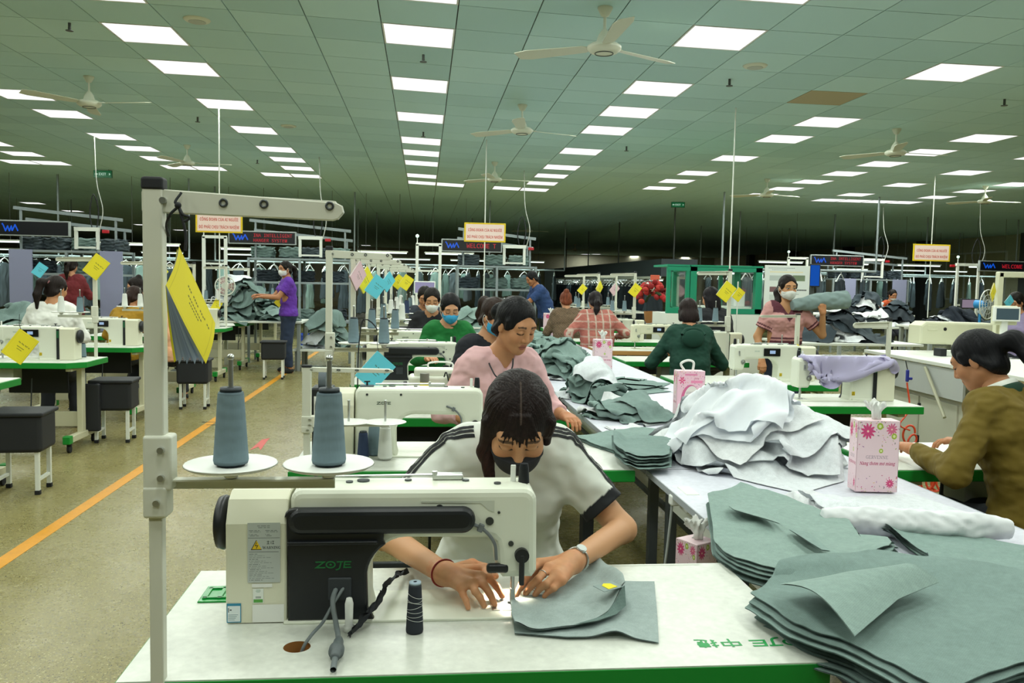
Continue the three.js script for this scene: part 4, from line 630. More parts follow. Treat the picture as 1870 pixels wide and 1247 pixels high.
      const tb = wr.clone().addScaledVector(fw, 0.03).addScaledVector(side, -0.03 * q), tm = tb.clone().addScaledVector(fw, 0.035).addScaledVector(side, -0.014).addScaledVector(n, -0.012), tt = tm.clone().addScaledVector(fw, 0.026).addScaledVector(n, -0.01); f.cone(A3(wr), A3(tb), 0.016, 0.013, 0.014).cone(A3(tb), A3(tm), 0.0115, 0.01, 0.004).cone(A3(tm), A3(tt), 0.01, 0.008, 0.003);
    }
    const [a, b] = f.bounds(0.01), hc2 = o.handCell ?? Math.max(0.004, cell * 0.4); parts.push(nets((x, y, z) => f.d(x, y, z), a, b, hc2, (x, y, z, nx, ny, nz) => { const n = 1 + 0.05 * noise3(x * 60, y * 60, z * 60); return mixc(skin, [skin[0] * 0.98, skin[1] * 0.8, skin[2] * 0.74], 0.5 + 0.4 * noise3(x * 25, y * 25, z * 25)).map((v) => v * n); }, 0.008));
  }
  part('body', merge(parts), skinMat, P);
  // shirt
  const sl = o.sleeve ?? 0.55, shirt = new Field(0.045), gr = o.loose ?? 0.014; // sleeve: share of the upper arm, above 1 onto the forearm
  for (let i = 0; i < armStart; i++) { const q = B.p[i]; if (i >= torsoN - 2 && i < torsoN) continue; shirt.p.push(q.t ? { ...q, r: q.r.map((x) => x + gr) } : { ...q, ra: q.ra + gr, rb: q.rb + gr }); }
  shirt.cone(R(sh, -0.12), R(sh, 0.12), 0.06 * s, 0.06 * s).cone(A3(sh), A3(neck.clone().lerp(sh, 0.4)), 0.072 * s, 0.062 * s);
  const cuts = [];
  for (const k of ['L', 'R']) {
    const ua = E[k].clone().sub(S[k]), fa = W[k].clone().sub(E[k]);
    if (sl <= 1) { const e = S[k].clone().addScaledVector(ua, sl), x = S[k].clone().addScaledVector(ua, sl + 0.25); shirt.cone(A3(S[k]), A3(x), 0.066 * s + gr * 0.3, (o.cuff ?? 0.06) * s, 0.04); cuts.push([e, ua.clone().normalize()]); } else { const t = sl - 1, e = E[k].clone().addScaledVector(fa, t), x = E[k].clone().addScaledVector(fa, Math.min(1, t + 0.12)); shirt.cone(A3(S[k]), A3(E[k]), 0.062 * s + gr * 0.3, 0.052 * s, 0.04).cone(A3(E[k]), A3(x), 0.052 * s, 0.04 * s, 0.03); cuts.push([e, fa.clone().normalize()]); }
  }
  const neckAx = hb.clone().sub(sh).normalize(), nk = neck.clone().addScaledVector(up2, -0.005), hem = o.hem ?? hipY - 0.06, nr = o.neckR ?? 0.07, vneck = o.vneck ?? 0, wr = o.wrinkle ?? 0.006;
  const front = V(Math.sin(o.twist ?? 0), 0, Math.cos(o.twist ?? 0)), fwd2 = front.clone().addScaledVector(up2, -front.dot(up2)).normalize();
  const sfn = (x, y, z) => {
    let d = shirt.d(x, y, z); if (d > 0.08) return d;
    d += wr * noise3(x * 7 + 3, y * 11, z * 7) + wr * 0.5 * noise3(x * 19, y * 23, z * 19) + (o.folds ?? 0) * Math.sin((y * 38 + x * 22 + 4 * noise3(x * 5, y * 5, z * 5)));
    for (const [e, n] of cuts) { const px = x - e.x, py = y - e.y, pz = z - e.z, t = px * n.x + py * n.y + pz * n.z; if (t > -0.05) { const q = Math.sqrt(Math.max(0, px * px + py * py + pz * pz - t * t)); if (q < 0.13 && t < 0.2) d = Math.max(d, t); } }
    const px = x - nk.x, py = y - nk.y, pz = z - nk.z, t = px * neckAx.x + py * neckAx.y + pz * neckAx.z, q = Math.sqrt(Math.max(0, px * px + py * py + pz * pz - t * t)); if (t > -0.02) d = Math.max(d, nr - q); if (vneck) { const fz = px * fwd2.x + py * fwd2.y + pz * fwd2.z, fx = Math.abs(px * right.x + py * right.y + pz * right.z), fu = px * up2.x + py * up2.y + pz * up2.z; if (fz > 0.02) d = Math.max(d, Math.min(0.05, (fu + vneck) * 0.5 - fx * 0.75)); }
    return Math.max(d, hem - y);
  };
  const sc = lin(o.shirt ?? 0xdddddd), ctx = { S, E, W, sh, neck, chest, pel, right, up2, fwd2, hem, nk, neckAx, cuts, sfn };
  const [slo, shi] = shirt.bounds(0.04); slo[1] = Math.max(slo[1], hem - 0.04);
  part('shirt', nets(sfn, slo, shi, o.shirtCell ?? cell, (x, y, z, nx, ny, nz) => { const n = 1 + 0.05 * noise3(x * 16, y * 16, z * 16); return (o.paint ? o.paint(x, y, z, sc, ctx, nx, ny, nz) : sc).map((v) => v * n); }, 0.03), clothMat, P);
  for (const [rad, t, off, m, nm] of o.collar ?? []) { const c = nk.clone().addScaledVector(neckAx, off), q = new THREE.Quaternion().setFromUnitVectors(V(0, 0, 1), neckAx); part(nm, new THREE.TorusGeometry(rad, t, 10, 40).scale(1, 1, 2.2).applyQuaternion(q).translate(c.x, c.y, c.z + 0.004), m, P); }
  // trousers
  const tr = new Field(0.045); tr.cone(R(pel, -0.085), R(pel, 0.085), 0.118 * s, 0.118 * s); for (let i = legStart; i < B.p.length; i++) if ((i - legStart) % 3 < 2) { const q = B.p[i]; tr.p.push({ ...q, ra: q.ra + 0.014, rb: q.rb + 0.02 }); }
  const tc = lin(o.trousers ?? 0x23272e), [tlo, thi] = tr.bounds(0.03); part('trousers', nets((x, y, z) => { const d = tr.d(x, y, z); return Math.max(d > 0.08 ? d : d + 0.005 * noise3(x * 9, y * 9, z * 9), y - hipY - 0.1, 0.1 - y); }, tlo, thi, Math.max(cell, 0.014), () => tc), clothMat, P);
  // shoes, hair, mask
  for (const [k, d] of [['L', 1], ['R', -1]]) part('shoe', [ball(0.052, F[k].x + d * 0.01, F[k].y - 0.038, F[k].z + 0.045, 0.8, 0.95, 2.2, 12)], rubber, P);
  if (o.hair !== null) part('hair', hairGeo(o.hair ?? {}, o.hairCell ?? Math.max(0.004, cell * 0.42)).applyMatrix4(hm), hairMat, P);
  if (o.hair?.tie) part('hair_tie', at(ring(0.026, 0.008), ...o.hair.tie, 0.4).applyMatrix4(hm), o.hair.tieMat ?? blackSoft, P);
  if (o.mask) { const m = part('face_mask', maskGeo(Math.max(0.004, cell * 0.4), o).applyMatrix4(hm), maskMats[o.mask], P); if (cell < 0.016) part('ear_loops', merge([-1, 1].map((d) => tube([[d * 0.066, -0.03, 0.035], [d * 0.078, -0.012, 0.01], [d * 0.086, 0.012, -0.012], [d * 0.084, -0.03, -0.018], [d * 0.066, -0.075, 0.02]], 0.0015, 24, 5))).applyMatrix4(hm), o.mask === 'black' ? maskMats.black : paper, m); }
  P.updateMatrixWorld(); return { P, ctx, hm };
}
// ---------- the operator in front ----------
{
  const A = [0.25, 0, -2.62], loc = (p) => [p[0] - A[0], p[1] - A[1], p[2] - A[2]], y = (u, v, h) => loc(onY(u, v, h));
  const rh = { // her right hand, at the picture's left
    knuckles: [y(884, 1038, 0.818), y(876, 1052, 0.822), y(862, 1064, 0.818), y(842, 1072, 0.81)], pips: [y(894, 1056, 0.815), y(884, 1068, 0.815), y(868, 1080, 0.808), y(846, 1086, 0.797)], tips: [y(917, 1088, 0.776), y(903, 1103, 0.773), y(884, 1106, 0.773), y(855, 1110, 0.773)], thumb: [y(862, 1030, 0.802), y(886, 1036, 0.79), y(905, 1052, 0.783)],
  }, lh = { // her left hand, at the picture's right
    knuckles: [y(984, 1028, 0.826), y(1002, 1036, 0.832), y(1016, 1048, 0.826), y(1026, 1060, 0.816)], pips: [y(966, 1046, 0.818), y(982, 1058, 0.818), y(998, 1066, 0.812), y(1012, 1074, 0.803)], tips: [y(942, 1088, 0.778), y(960, 1084, 0.78), y(977, 1086, 0.78), y(994, 1089, 0.78)], thumb: [y(988, 1034, 0.808), y(966, 1052, 0.79), y(950, 1074, 0.782)],
  };
  const stripe = [0.012, 0.014, 0.017];
  const r = person({
    label: 'woman in a white T-shirt with black shoulder stripes and black mask, at the nearest machine', at: A, hip: 0.6, lean: 0.3, bend: 0.62, headPitch: 0.72, headYaw: -0.04, headShift: [0.0, -0.03, 0.1], size: 0.98, cell: 0.0085, shirtCell: 0.006, headSize: 1.05, headCell: 0.0026, handCell: 0.0028, hairCell: 0.0032, skin: 0xc99770, mask: 'black', top: -0.02,
    wristR: y(812, 1047, 0.815), wristL: y(1046, 1026, 0.825), elbowR: loc([-0.1, 0.8, -2.3]), elbowL: loc([0.575, 0.8, -2.33]), handR: rh, handL: lh,
    shirt: 0xd9ddd4, sleeve: 0.72, cuff: 0.066, hem: 0.55, trousers: 0xd8dcd2, wrinkle: 0.0035, folds: 0.0024, loose: 0.018, neckR: 0.066,
    hair: { style: 'none', tone: 0x1c1210, tip: 0x2a1512, parting: true, bangs: [0.022, 0.034, 0.018, 0.036, 0.028, 0.042], ears: true, extra: [[[-0.068, 0.02, 0.02], [-0.075, -0.08, 0.03], 0.022, 0.02, 0.02], [[-0.075, -0.08, 0.03], [-0.06, -0.17, 0.07], 0.02, 0.012, 0.02], [[-0.06, -0.17, 0.07], [-0.045, -0.235, 0.1], 0.012, 0.004, 0.02], [[0.072, 0.03, 0.02], [0.074, -0.05, 0.02], 0.018, 0.012, 0.02], [[0, 0.0, -0.1], [0, -0.08, -0.12], 0.05, 0.04, 0.03]] },
    paint: (x, yy, z, c, k) => {
      for (const d of ['L', 'R']) { // black cuffs
        const e = k.cuts[d === 'L' ? 0 : 1], p = V(x, yy, z), t = p.clone().sub(e[0]).dot(e[1]); if (t > -0.032 && t < 0.03 && p.distanceTo(e[0]) < 0.1) return stripe;
      }
      return c;
    },
  });
  // three black stripes over each shoulder and down each sleeve, laid on the shirt
  for (const [d, s] of [['L', 1], ['R', -1]]) {
    const k = r.ctx, a0 = k.neck.clone().addScaledVector(k.right, s * 0.07).addScaledVector(k.up2, -0.02), S = k.S[d], e = k.cuts[d === 'L' ? 0 : 1][0].clone().addScaledVector(k.cuts[d === 'L' ? 0 : 1][1], -0.03), o1 = k.up2.clone(), o2 = V(s * 0.9, 0.5, 0.3).normalize();
    const path = new THREE.CatmullRomCurve3([a0, S.clone().lerp(a0, 0.45), S.clone(), S.clone().lerp(e, 0.5), e]);
    for (const off of [-0.0165, 0, 0.0165]) {
      const N = 40, g = new THREE.PlaneGeometry(1, 1, 2, N), P = g.attributes.position;
      for (let j = 0; j <= N; j++) for (let i = 0; i < 3; i++) { const t = j / N, c = path.getPoint(t), tg = path.getTangent(t), out = o1.clone().lerp(o2, smooth(0.3, 0.75, t)); out.addScaledVector(tg, -out.dot(tg)).normalize(); const lat = V().crossVectors(tg, out), q = c.clone().addScaledVector(lat, off + (i - 1) * 0.0055); let h = 0.15; while (h > 0 && k.sfn(q.x + out.x * h, q.y + out.y * h, q.z + out.z * h) > 0) h -= 0.0015; q.addScaledVector(out, h + 0.003); P.setXYZ(j * 3 + i, q.x, q.y, q.z); }
      g.computeVertexNormals(); part('stripe', g, M(0x14161a, 0.85, 0, { side: THREE.DoubleSide }), r.P.children.find((c) => c.name === 'shirt'));
    }
  }
  // bracelet, watch and ring
  const W = r.ctx.W, wr = (k, off, rad, t, m, name, lab) => { const dir = W[k].clone().sub(r.ctx.E[k]).normalize(), g = ring(rad, t, 0, 0, 0, 0, 0, 0, 32), q = new THREE.Quaternion().setFromUnitVectors(V(0, 0, 1), dir); const c = W[k].clone().addScaledVector(dir, off); const o = thing(name, lab, name === 'wristwatch' ? 'watch' : name === 'finger_ring' ? 'ring' : 'bracelet', [A[0] + c.x, A[1] + c.y, A[2] + c.z]); part('band', g.applyQuaternion(q), m, o); return [o, dir, q]; };
  wr('R', -0.004, 0.0315, 0.0024, M(0x8e2320, 0.6), 'bracelet', 'thin dark red cord bracelet on the front operator\'s wrist');
  const [wo, dir] = wr('L', -0.03, 0.0285, 0.003, steel, 'wristwatch', 'silver wristwatch on the front operator\'s wrist');
  part('watch_case', at(cyl(0.013, 0.013, 0.006), 0.008, 0.03, 0.012, 0.4, 0, -0.2), steel, wo); part('dial', at(cyl(0.0105, 0.0105, 0.001), 0.0086, 0.0336, 0.0135, 0.4, 0, -0.2), M(0xcfd6d3, 0.3), wo);
  const a = V(...lh.knuckles[1]), b = V(...lh.pips[1]), c = a.clone().lerp(b, 0.55), q = new THREE.Quaternion().setFromUnitVectors(V(0, 0, 1), b.clone().sub(a).normalize());
  single('finger_ring', 'thin silver ring on the front operator\'s middle finger', 'ring', ring(0.0098, 0.0012, 0, 0, 0, 0, 0, 0, 24).applyQuaternion(q), steel, [A[0] + c.x, A[1] + c.y, A[2] + c.z]);
}
// ---------- the other people ----------
const hairDark = 0x17130f, hairBrown = 0x2a1b12;
const onP = (u, v, z) => { const p = onZ(u, v, z); return [p[0], 0, z]; };
person({ label: 'woman in a pink shirt with a black lanyard behind the front operator', at: [0.36, 0, -4.35], turn: 0.25, hip: 0.63, lean: 0.12, bend: 0.35, headPitch: 0.42, headYaw: 0.3, headShift: [0.01, 0.0, 0.03], cell: 0.011, headCell: 0.0032, hairCell: 0.004, skin: 0xb98560, shirt: 0xd9aeb0, sleeve: 1.6, vneck: 0.05, neckR: 0.062, wide: 1.04, headSize: 1.1, wristL: [0.28, 0.84, 0.32], wristR: [-0.2, 0.84, 0.3], wrinkle: 0.006, folds: 0.002, hair: { style: 'bun', tone: 0x0e0e10 } });
{ const o = thing('lanyard', 'black lanyard cord around the pink-shirted woman\'s neck', 'lanyard', [0.36, 0, -4.35]); const q = [[890, 655], [897, 672], [907, 688], [915, 690], [925, 688], [935, 672], [937, 655]].map(([u, v], k) => { const p = onZ(u, v, -4.35 + [0.17, 0.26, 0.31, 0.31, 0.31, 0.29, 0.25][k]); return [p[0] - 0.36, p[1], p[2] + 4.35]; }); part('cord', tube(q, 0.004, 40, 6), blackSoft, o); }
person({ label: 'woman in black with a blue mask and a hair claw', at: onP(868, 640, -5.65), turn: 0.55, hip: 0.62, lean: 0.15, bend: 0.35, headPitch: 0.35, headYaw: 0.1, cell: 0.013, skin: 0xbb8a66, shirt: 0x14171f, sleeve: 1.8, mask: 'blue', top: -0.012, hair: { style: 'ponytail', tone: 0x2a1d16, tail: [[0, 0.06, -0.1], [0, 0.05, -0.135], [0, -0.04, -0.14], [0, -0.1, -0.12]] } });
{ const p = onZ(915, 552, -5.72); const o = thing('hair_claw', 'black hair claw on the black-clothed woman\'s head', 'hair clip', p); part('claw', [rbox(0.1, 0.05, 0.04, 0.02, 0, 0, 0, 0, 0.5, 0.3), rbox(0.08, 0.04, 0.04, 0.018, 0.01, -0.02, -0.03, 0.4, 0.5, 0)], black, o); part('studs', [ball(0.006, 0.02, 0.025, 0.02), ball(0.006, 0.035, 0.02, 0.01)], steel, o); }
person({ label: 'woman in a bright green top with a blue mask on the centre line', at: onP(818, 600, -7.3), turn: 0.02, hip: 0.62, lean: 0.12, bend: 0.3, headPitch: 0.45, headYaw: 0.1, cell: 0.014, skin: 0xc79572, shirt: 0x0d6a2c, sleeve: 1.85, mask: 'blue', top: -0.012, wristL: [0.26, 0.84, 0.3], hair: { style: 'bun', tone: 0x101012 } });
person({ label: 'woman in dark clothes with a white mask behind the green-topped woman', at: onP(790, 590, -8.75), turn: -0.1, hip: 0.64, lean: 0.12, bend: 0.25, headPitch: 0.35, headYaw: 0.1, cell: 0.016, skin: 0xb98863, shirt: 0x181a1e, sleeve: 1.85, mask: 'white', top: -0.012, hair: { style: 'bun', tone: 0x17120f } });
person({ label: 'farthest centre operator, only dark hair showing behind the white-masked woman', at: onP(775, 590, -10.2), turn: 0, hip: 0.65, lean: 0.1, bend: 0.2, headPitch: 0.5, cell: 0.018, shirt: 0x333a44, sleeve: 1.85, hair: { style: 'bun', tone: 0x1a1613 } });
person({ label: 'standing woman in a purple T-shirt and white mask by the left garment heap', at: onP(527, 560, -13.6), turn: -1.25, stand: true, hip: 0.93, lean: 0.02, bend: 0.06, headPitch: 0.12, headYaw: 0.35, size: 1.04, cell: 0.014, skin: 0xb07c5a, shirt: 0x5f2f9c, sleeve: 0.62, hem: 0.9, trousers: 0x25324a, mask: 'white', eyes: 'open', wristL: [0.1, 1.2, 0.42], wristR: [-0.1, 1.22, 0.42], hintL: [0.4, -1, 0], hintR: [-0.4, -1, 0], hair: { style: 'ponytail', tone: hairDark } });
const back = Math.PI;
person({ label: 'woman in a white top with a ponytail, back turned, at the left line', at: onP(92, 600, -8.25), turn: back + 0.15, hip: 0.68, lean: 0.1, bend: 0.22, headPitch: 0.25, headYaw: -0.5, cell: 0.012, skin: 0xb8835c, shirt: 0xdfe0d8, sleeve: 1.7, hair: { style: 'ponytail', tone: 0x1d1512, tail: [[0.01, 0.04, -0.115], [0.03, 0.02, -0.165], [0.04, -0.1, -0.175], [0.04, -0.22, -0.15]], tie: [0.01, 0.04, -0.125], tieMat: M(0x8a5a5c, 0.8) } });
person({ label: 'woman in a mustard top, back turned, at the left line', at: onP(222, 580, -9.9), turn: back - 0.3, hip: 0.6, lean: 0.15, bend: 0.4, headPitch: 0.4, cell: 0.014, skin: 0xb8835c, shirt: 0xa07a18, sleeve: 1.7, hair: { style: 'ponytail', tone: 0x2a1a14, tail: [[0, 0.0, -0.11], [0, -0.05, -0.13], [0, -0.12, -0.11], [0, -0.17, -0.09]] } });
person({ label: 'operator in a peach top bent over, right of the mustard-clothed woman', at: onP(328, 585, -10.1), turn: back + 0.5, hip: 0.57, lean: 0.25, bend: 0.6, headPitch: 0.6, cell: 0.016, skin: 0xc08f69, shirt: 0xd9a27a, sleeve: 1.7, hair: { style: 'bun', tone: hairDark } });
person({ label: 'standing woman in maroon with a long ponytail before the left shelf', at: onP(128, 540, -13.4), turn: back, stand: true, hip: 0.93, lean: 0.02, bend: 0.06, headPitch: 0.2, cell: 0.016, shirt: 0x6b1f24, sleeve: 1.7, hem: 0.85, trousers: 0x23262c, hair: { style: 'ponytail', tone: 0x1c130f } });
person({ label: 'dark-haired woman in profile between the left machines', at: onP(276, 560, -11.6), turn: -1.2, hip: 0.68, lean: 0.15, bend: 0.3, headPitch: 0.3, cell: 0.016, skin: 0xc08a66, shirt: 0x1e2530, sleeve: 1.7, wristL: [0.05, 1.25, 0.25], hair: { style: 'topbun', tone: 0x1c1512 } });
person({ label: 'man in a navy shirt leaning over a table of cloth', at: onP(1000, 560, -14.5), turn: -1.35, stand: true, hip: 0.92, lean: 0.25, bend: 0.5, headPitch: 0.45, size: 1.06, wide: 1.08, bust: 0, cell: 0.014, skin: 0xa8714c, shirt: 0x27406e, sleeve: 0.8, hem: 0.88, trousers: 0x22252b, wristL: [0.05, 0.98, 0.62], wristR: [-0.05, 1.12, 0.5], hair: { style: 'none', tone: 0x121214 } });
person({ label: 'woman in a brown checked coat with a rust headscarf, back turned', at: onP(1036, 600, -11.6), turn: back, hip: 0.6, lean: 0.12, bend: 0.3, headPitch: 0.3, cell: 0.015, shirt: 0x6b5741, sleeve: 1.9, loose: 0.03, paint: (x, y, z, c) => (((Math.round(x * 60) + Math.round(y * 60)) & 1) ? c : c.map((v) => v * 0.62)), hair: { style: 'topbun', tone: 0x6b3620 } });
person({ label: 'woman in a pink and cream plaid shirt with a dark braid, back turned', at: onP(1092, 600, -10.1), turn: back + 0.05, hip: 0.62, lean: 0.1, bend: 0.28, headPitch: 0.3, wide: 1.12, cell: 0.012, shirtCell: 0.009, shirt: 0xa35f54, sleeve: 1.9, loose: 0.035, paint: (x, y, z, c) => { const a = Math.abs(x) > 0.2 ? z : x, gx = Math.abs(((a * 11) % 1 + 1) % 1 - 0.5), gy = Math.abs(((y * 11) % 1 + 1) % 1 - 0.5); return gx < 0.1 ? [0.46, 0.36, 0.29] : gy < 0.09 ? [0.42, 0.27, 0.22] : c; }, wristL: [0.3, 0.85, 0.2], wristR: [-0.3, 0.85, 0.2], elbowL: [0.36, 0.9, 0.0], elbowR: [-0.36, 0.9, 0.0], hair: { style: 'ponytail', tone: 0x1a1416, tail: [[0, 0.0, -0.11], [0.01, -0.06, -0.14], [0.02, -0.14, -0.13], [0.03, -0.2, -0.12]] } });
person({ label: 'woman in a dark green hooded top with a bob, back turned', at: onP(1262, 640, -7.4), turn: back - 0.1, hip: 0.6, lean: 0.1, bend: 0.3, headPitch: 0.35, cell: 0.0115, shirt: 0x0b3a2c, sleeve: 1.9, loose: 0.018, elbowL: [0.33, 0.78, 0.16], elbowR: [-0.33, 0.78, 0.16], wristL: [0.16, 0.86, 0.36], wristR: [-0.16, 0.86, 0.36], hair: { style: 'bob', tone: 0x241a18, ears: false } });
{ const p = onP(1262, 600, -7.4); single('hood', 'dark green hood hanging at the bob-haired woman\'s back', 'hood', merge([ball(0.085, 0, 0, 0, 1.25, 0.95, 0.42, 20), tube([[-0.1, 0.03, 0.0], [-0.06, 0.075, -0.03], [0.06, 0.075, -0.03], [0.1, 0.03, 0.0]], 0.02, 20, 8)]), M(0x0b3a2c, 0.9), [p[0], 1.03, -7.325]); }
person({ label: 'person in black with long black hair right of the dark green woman', at: onP(1312, 590, -9.0), turn: back + 0.3, hip: 0.7, lean: 0.1, bend: 0.25, headPitch: 0.3, cell: 0.015, shirt: 0x14171c, sleeve: 1.9, loose: 0.025, hair: { style: 'long', tone: 0x131014, ears: false } });
{ // the standing woman in the polo shirt
  const p = onP(1432, 600, -7.9);
  person({
    label: 'standing woman in a pink polo shirt and white mask carrying a grey roll', at: p, turn: -0.08, stand: true, hip: 0.84, size: 0.95, lean: 0, bend: 0.02, headPitch: 0.12, headYaw: 0.08, cell: 0.0115, shirtCell: 0.008, headCell: 0.0034, skin: 0xbd8c63, eyes: 'open', mask: 'white', top: -0.014, shirt: 0xc4908c, sleeve: 0.66, cuff: 0.068, hem: 0.95, trousers: 0x1f2a3c, vneck: 0.1, neckR: 0.062, loose: 0.016,
    wristR: [-0.24, 0.8, 0.1], elbowR: [-0.25, 1.02, -0.03], wristL: [0.31, 1.27, 0.16], elbowL: [0.36, 1.05, 0.04], handL: { dir: [-0.1, 1, 0.1], normal: [0.2, 0.1, 1], curl: 0.6 }, hair: { style: 'ponytail', tone: 0x1b1411, tail: [[-0.03, 0.0, -0.1], [-0.06, -0.06, -0.08], [-0.07, -0.14, -0.02], [-0.07, -0.2, 0.0]] },
    paint: (x, y, z, c, k) => { const m = [0.1, 0.022, 0.035], P = V(x, y, z); for (const e of k.cuts) { const t = P.clone().sub(e[0]).dot(e[1]); if (P.distanceTo(e[0]) < 0.12 && t > -0.04 && (t > -0.012 || t < -0.026)) return m; } const h = y - k.hem; if (h < 0.04 || (h > 0.056 && h < 0.072)) return m; const u = P.clone().sub(k.nk), fu = u.dot(k.up2), fx = Math.abs(u.dot(k.right)), v = (fu + 0.1) * 0.5 - fx * 0.75; if (v > -0.034 && z > 0.02) return m; const r = Math.sqrt(x * x + (z - k.nk.z) ** 2); if (fu > -0.08 && r < 0.165 && Math.abs(x) < 0.15) return m; return c; },
  });
  const q = onZ(1497, 551, -7.78); single('fabric_roll', 'grey fabric bundle on the polo-shirted woman\'s shoulder', 'fabric roll', (() => { const g = nets((x, y, z) => { const f = Math.hypot(y + 0.12 * x * x, z) - 0.085 * (1 - 0.35 * smooth(0.0, -0.26, x)) - 0.008 * noise3(x * 12, y * 14, z * 14); return Math.max(f, Math.abs(x) - 0.28); }, [-0.32, -0.16, -0.16], [0.32, 0.16, 0.16], 0.012); return g.rotateZ(0.12); })(), M(0x7c8f8d, 0.9), [q[0], q[1], q[2]]);
}
person({ label: 'distant worker in orange behind the dark garment heap', at: onP(1620, 560, -17.9), turn: 0.1, hip: 0.72, lean: 0.15, bend: 0.25, headPitch: 0.3, cell: 0.02, skin: 0xb07c5a, shirt: 0xb24a20, sleeve: 1.8, mask: 'white', top: -0.05, hair: { style: 'bun', tone: hairDark } });
person({ label: 'woman in a mustard velvet jacket with white collar and ponytail, at the right edge', at: [2.42, 0, -3.05], turn: back + 0.42, hip: 0.58, lean: 0.12, bend: 0.42, headPitch: 0.5, headYaw: 0.25, headShift: [0, -0.0, 0.02], cell: 0.01, headCell: 0.0032, hairCell: 0.004, collar: [[0.068, 0.011, 0.022, whitePaint, 'white_collar'], [0.079, 0.012, -0.002, M(0x123a26, 0.85), 'green_neckline']], skin: 0xb07d58, shirt: 0x665510, sleeve: 1.85, loose: 0.024, wide: 1.1, folds: 0.002, wrinkle: 0.007, neckR: 0.07, wristR: [-0.2, 0.82, 0.42], wristL: [0.16, 0.82, 0.44], elbowL: [0.36, 0.8, 0.12], elbowR: [-0.34, 0.8, 0.16], hair: { style: 'ponytail', tone: 0x0e0f12, tail: [[0, 0.03, -0.11], [0, 0.02, -0.16], [0.01, -0.06, -0.19], [0.01, -0.15, -0.17]], tie: [0, 0.03, -0.12], tieMat: M(0x8d6b7c, 0.7) } });
person({ label: 'partly seen worker in lavender at the right edge beside the control screen', at: onP(1872, 560, -9.5), turn: -1.2, hip: 0.72, lean: 0.15, bend: 0.3, headPitch: 0.35, cell: 0.016, shirt: 0x9a8fb4, sleeve: 1.8, hair: { style: 'bun', tone: hairDark } });
// ---------- the rows of work places ----------
// centre line: operators face the camera
const cRows = [-3.57, -4.85, -6.3, -7.7, -9.1, -10.5, -11.9], cWord = ['second', 'third', 'fourth', 'fifth', 'sixth', 'seventh', 'eighth'];
cRows.forEach((z, n) => { const t = table(`white green-edged sewing table of the centre line, ${cWord[n]} from the camera`, [0.17, 0, z], Math.PI, { square: true, dark: n === 0 }); t.scale.x = 1.1; });
head('white sewing machine with dark green lettering behind the front operator', [mainX, LT, -3.6], Math.PI, { cover: false, labels: false });
postHead('boxy white machine with a yellow banded cylinder before the pink-shirted woman', [0.1, LT, -4.85], Math.PI);
[[-6.3, 'fourth'], [-7.7, 'fifth'], [-9.1, 'sixth'], [-10.5, 'seventh'], [-11.9, 'eighth']].forEach(([z, w], n) => head(`white sewing machine with dark back cover on the ${w} centre table`, [mainX, LT, z], Math.PI, { cover: n !== 1, labels: false }));
{ // the dark motor box and control unit at the end of the second machine
  const o = thing('motor_unit', 'dark motor unit with a white label at the end of the lettered machine', 'motor', [-0.42, LT, -3.62]);
  part('case', [rbox(0.09, 0.17, 0.13, 0.01, 0, 0.2, 0), rbox(0.08, 0.13, 0.11, 0.01, 0, 0.07, 0)], black, o); part('label', plane(0.04, 0.12, -0.01, 0.19, 0.066), paper, o); part('fan_cover', cyl(0.05, 0.05, 0.03, 0, 0.31, 0, 0, 0, Math.PI / 2), M(0x59636a, 0.5), o);
}
{ const c = stand('short thread stand of the second centre table', [onZ(560, 850, -3.36)[0], LT, -3.36], Math.PI, [-0.16, -0.3]); c.scale.set(1.02, 0.44, 1); }
// small cones standing on the second table
for (const [u, v, m, lab, s] of [[627, 806, threadGrey, 'grey thread cone half hidden behind the large right cone', 0.95], [683, 832, threadGrey, 'small grey thread cone on the second table beside a white cone', 1], [703, 838, threadWhite, 'white thread cone on the second centre table', 1], [663, 836, threadBlue, 'blue-grey thread cone behind the small grey cone on the second table', 0.8]]) { const p = onY(u, v, LT + 0.003); cone(lab, p, m, s); }
const cardAt = (u, v, z, label, tone, turn, s = 1, tilt = 0.75) => { const p = onZ(u, v, z); return card(label, p, turn, tone, s * 0.74, tilt); };
// tall stands of the centre line with their cones and cards
const standZ = [-4.56, -5.95, -7.35, -8.75, -10.15, -11.55];
standZ.forEach((z, n) => {
  const x = -0.5 + 0.012 * n; stand(`cream thread stand of the centre line, ${['third', 'fourth', 'fifth', 'sixth', 'seventh', 'eighth'][n]} pole from the camera`, [x, LT, z], Math.PI, [-0.13, -0.29]);
  const ms = [[threadGrey, threadGrey], [threadGrey, threadGrey], [threadGrey, threadWhite], [threadWhite, threadBlue], [threadWhite, threadGrey], [threadWhite, threadWhite]][n];
  [0.13, 0.29].forEach((d, k) => cone(`${ms[k] === threadWhite ? 'white' : ms[k] === threadBlue ? 'navy' : 'grey'} thread cone, ${k ? 'right' : 'left'} one on the ${['third', 'fourth', 'fifth', 'sixth', 'seventh', 'eighth'][n]} centre stand`, [x + d, LT + 0.398, z], ms[k]));
});
cardAt(657, 476, -5.9, 'pink job card on the first group of centre poles', 'pink', 1.1, 1.15, 0.1);
cardAt(670, 486, -7.3, 'yellow job card hanging edge-on at the centre poles', 'yellow', 1.0, 1.3, 0.15);
cardAt(687, 500, -7.2, 'large blue job card on the centre poles', 'blue', 0.1, 1.15, 0.8);
cardAt(711, 495, -8.7, 'small blue job card behind the large blue one', 'blue', 0.9, 1.2, 0.2);
cardAt(728, 500, -8.9, 'left yellow card of the pair on the far centre poles', 'yellow', 0.2, 0.9, 0.6); cardAt(741, 500, -8.75, 'right yellow card of the pair on the far centre poles', 'yellow', 0.1, 0.95, 0.9);
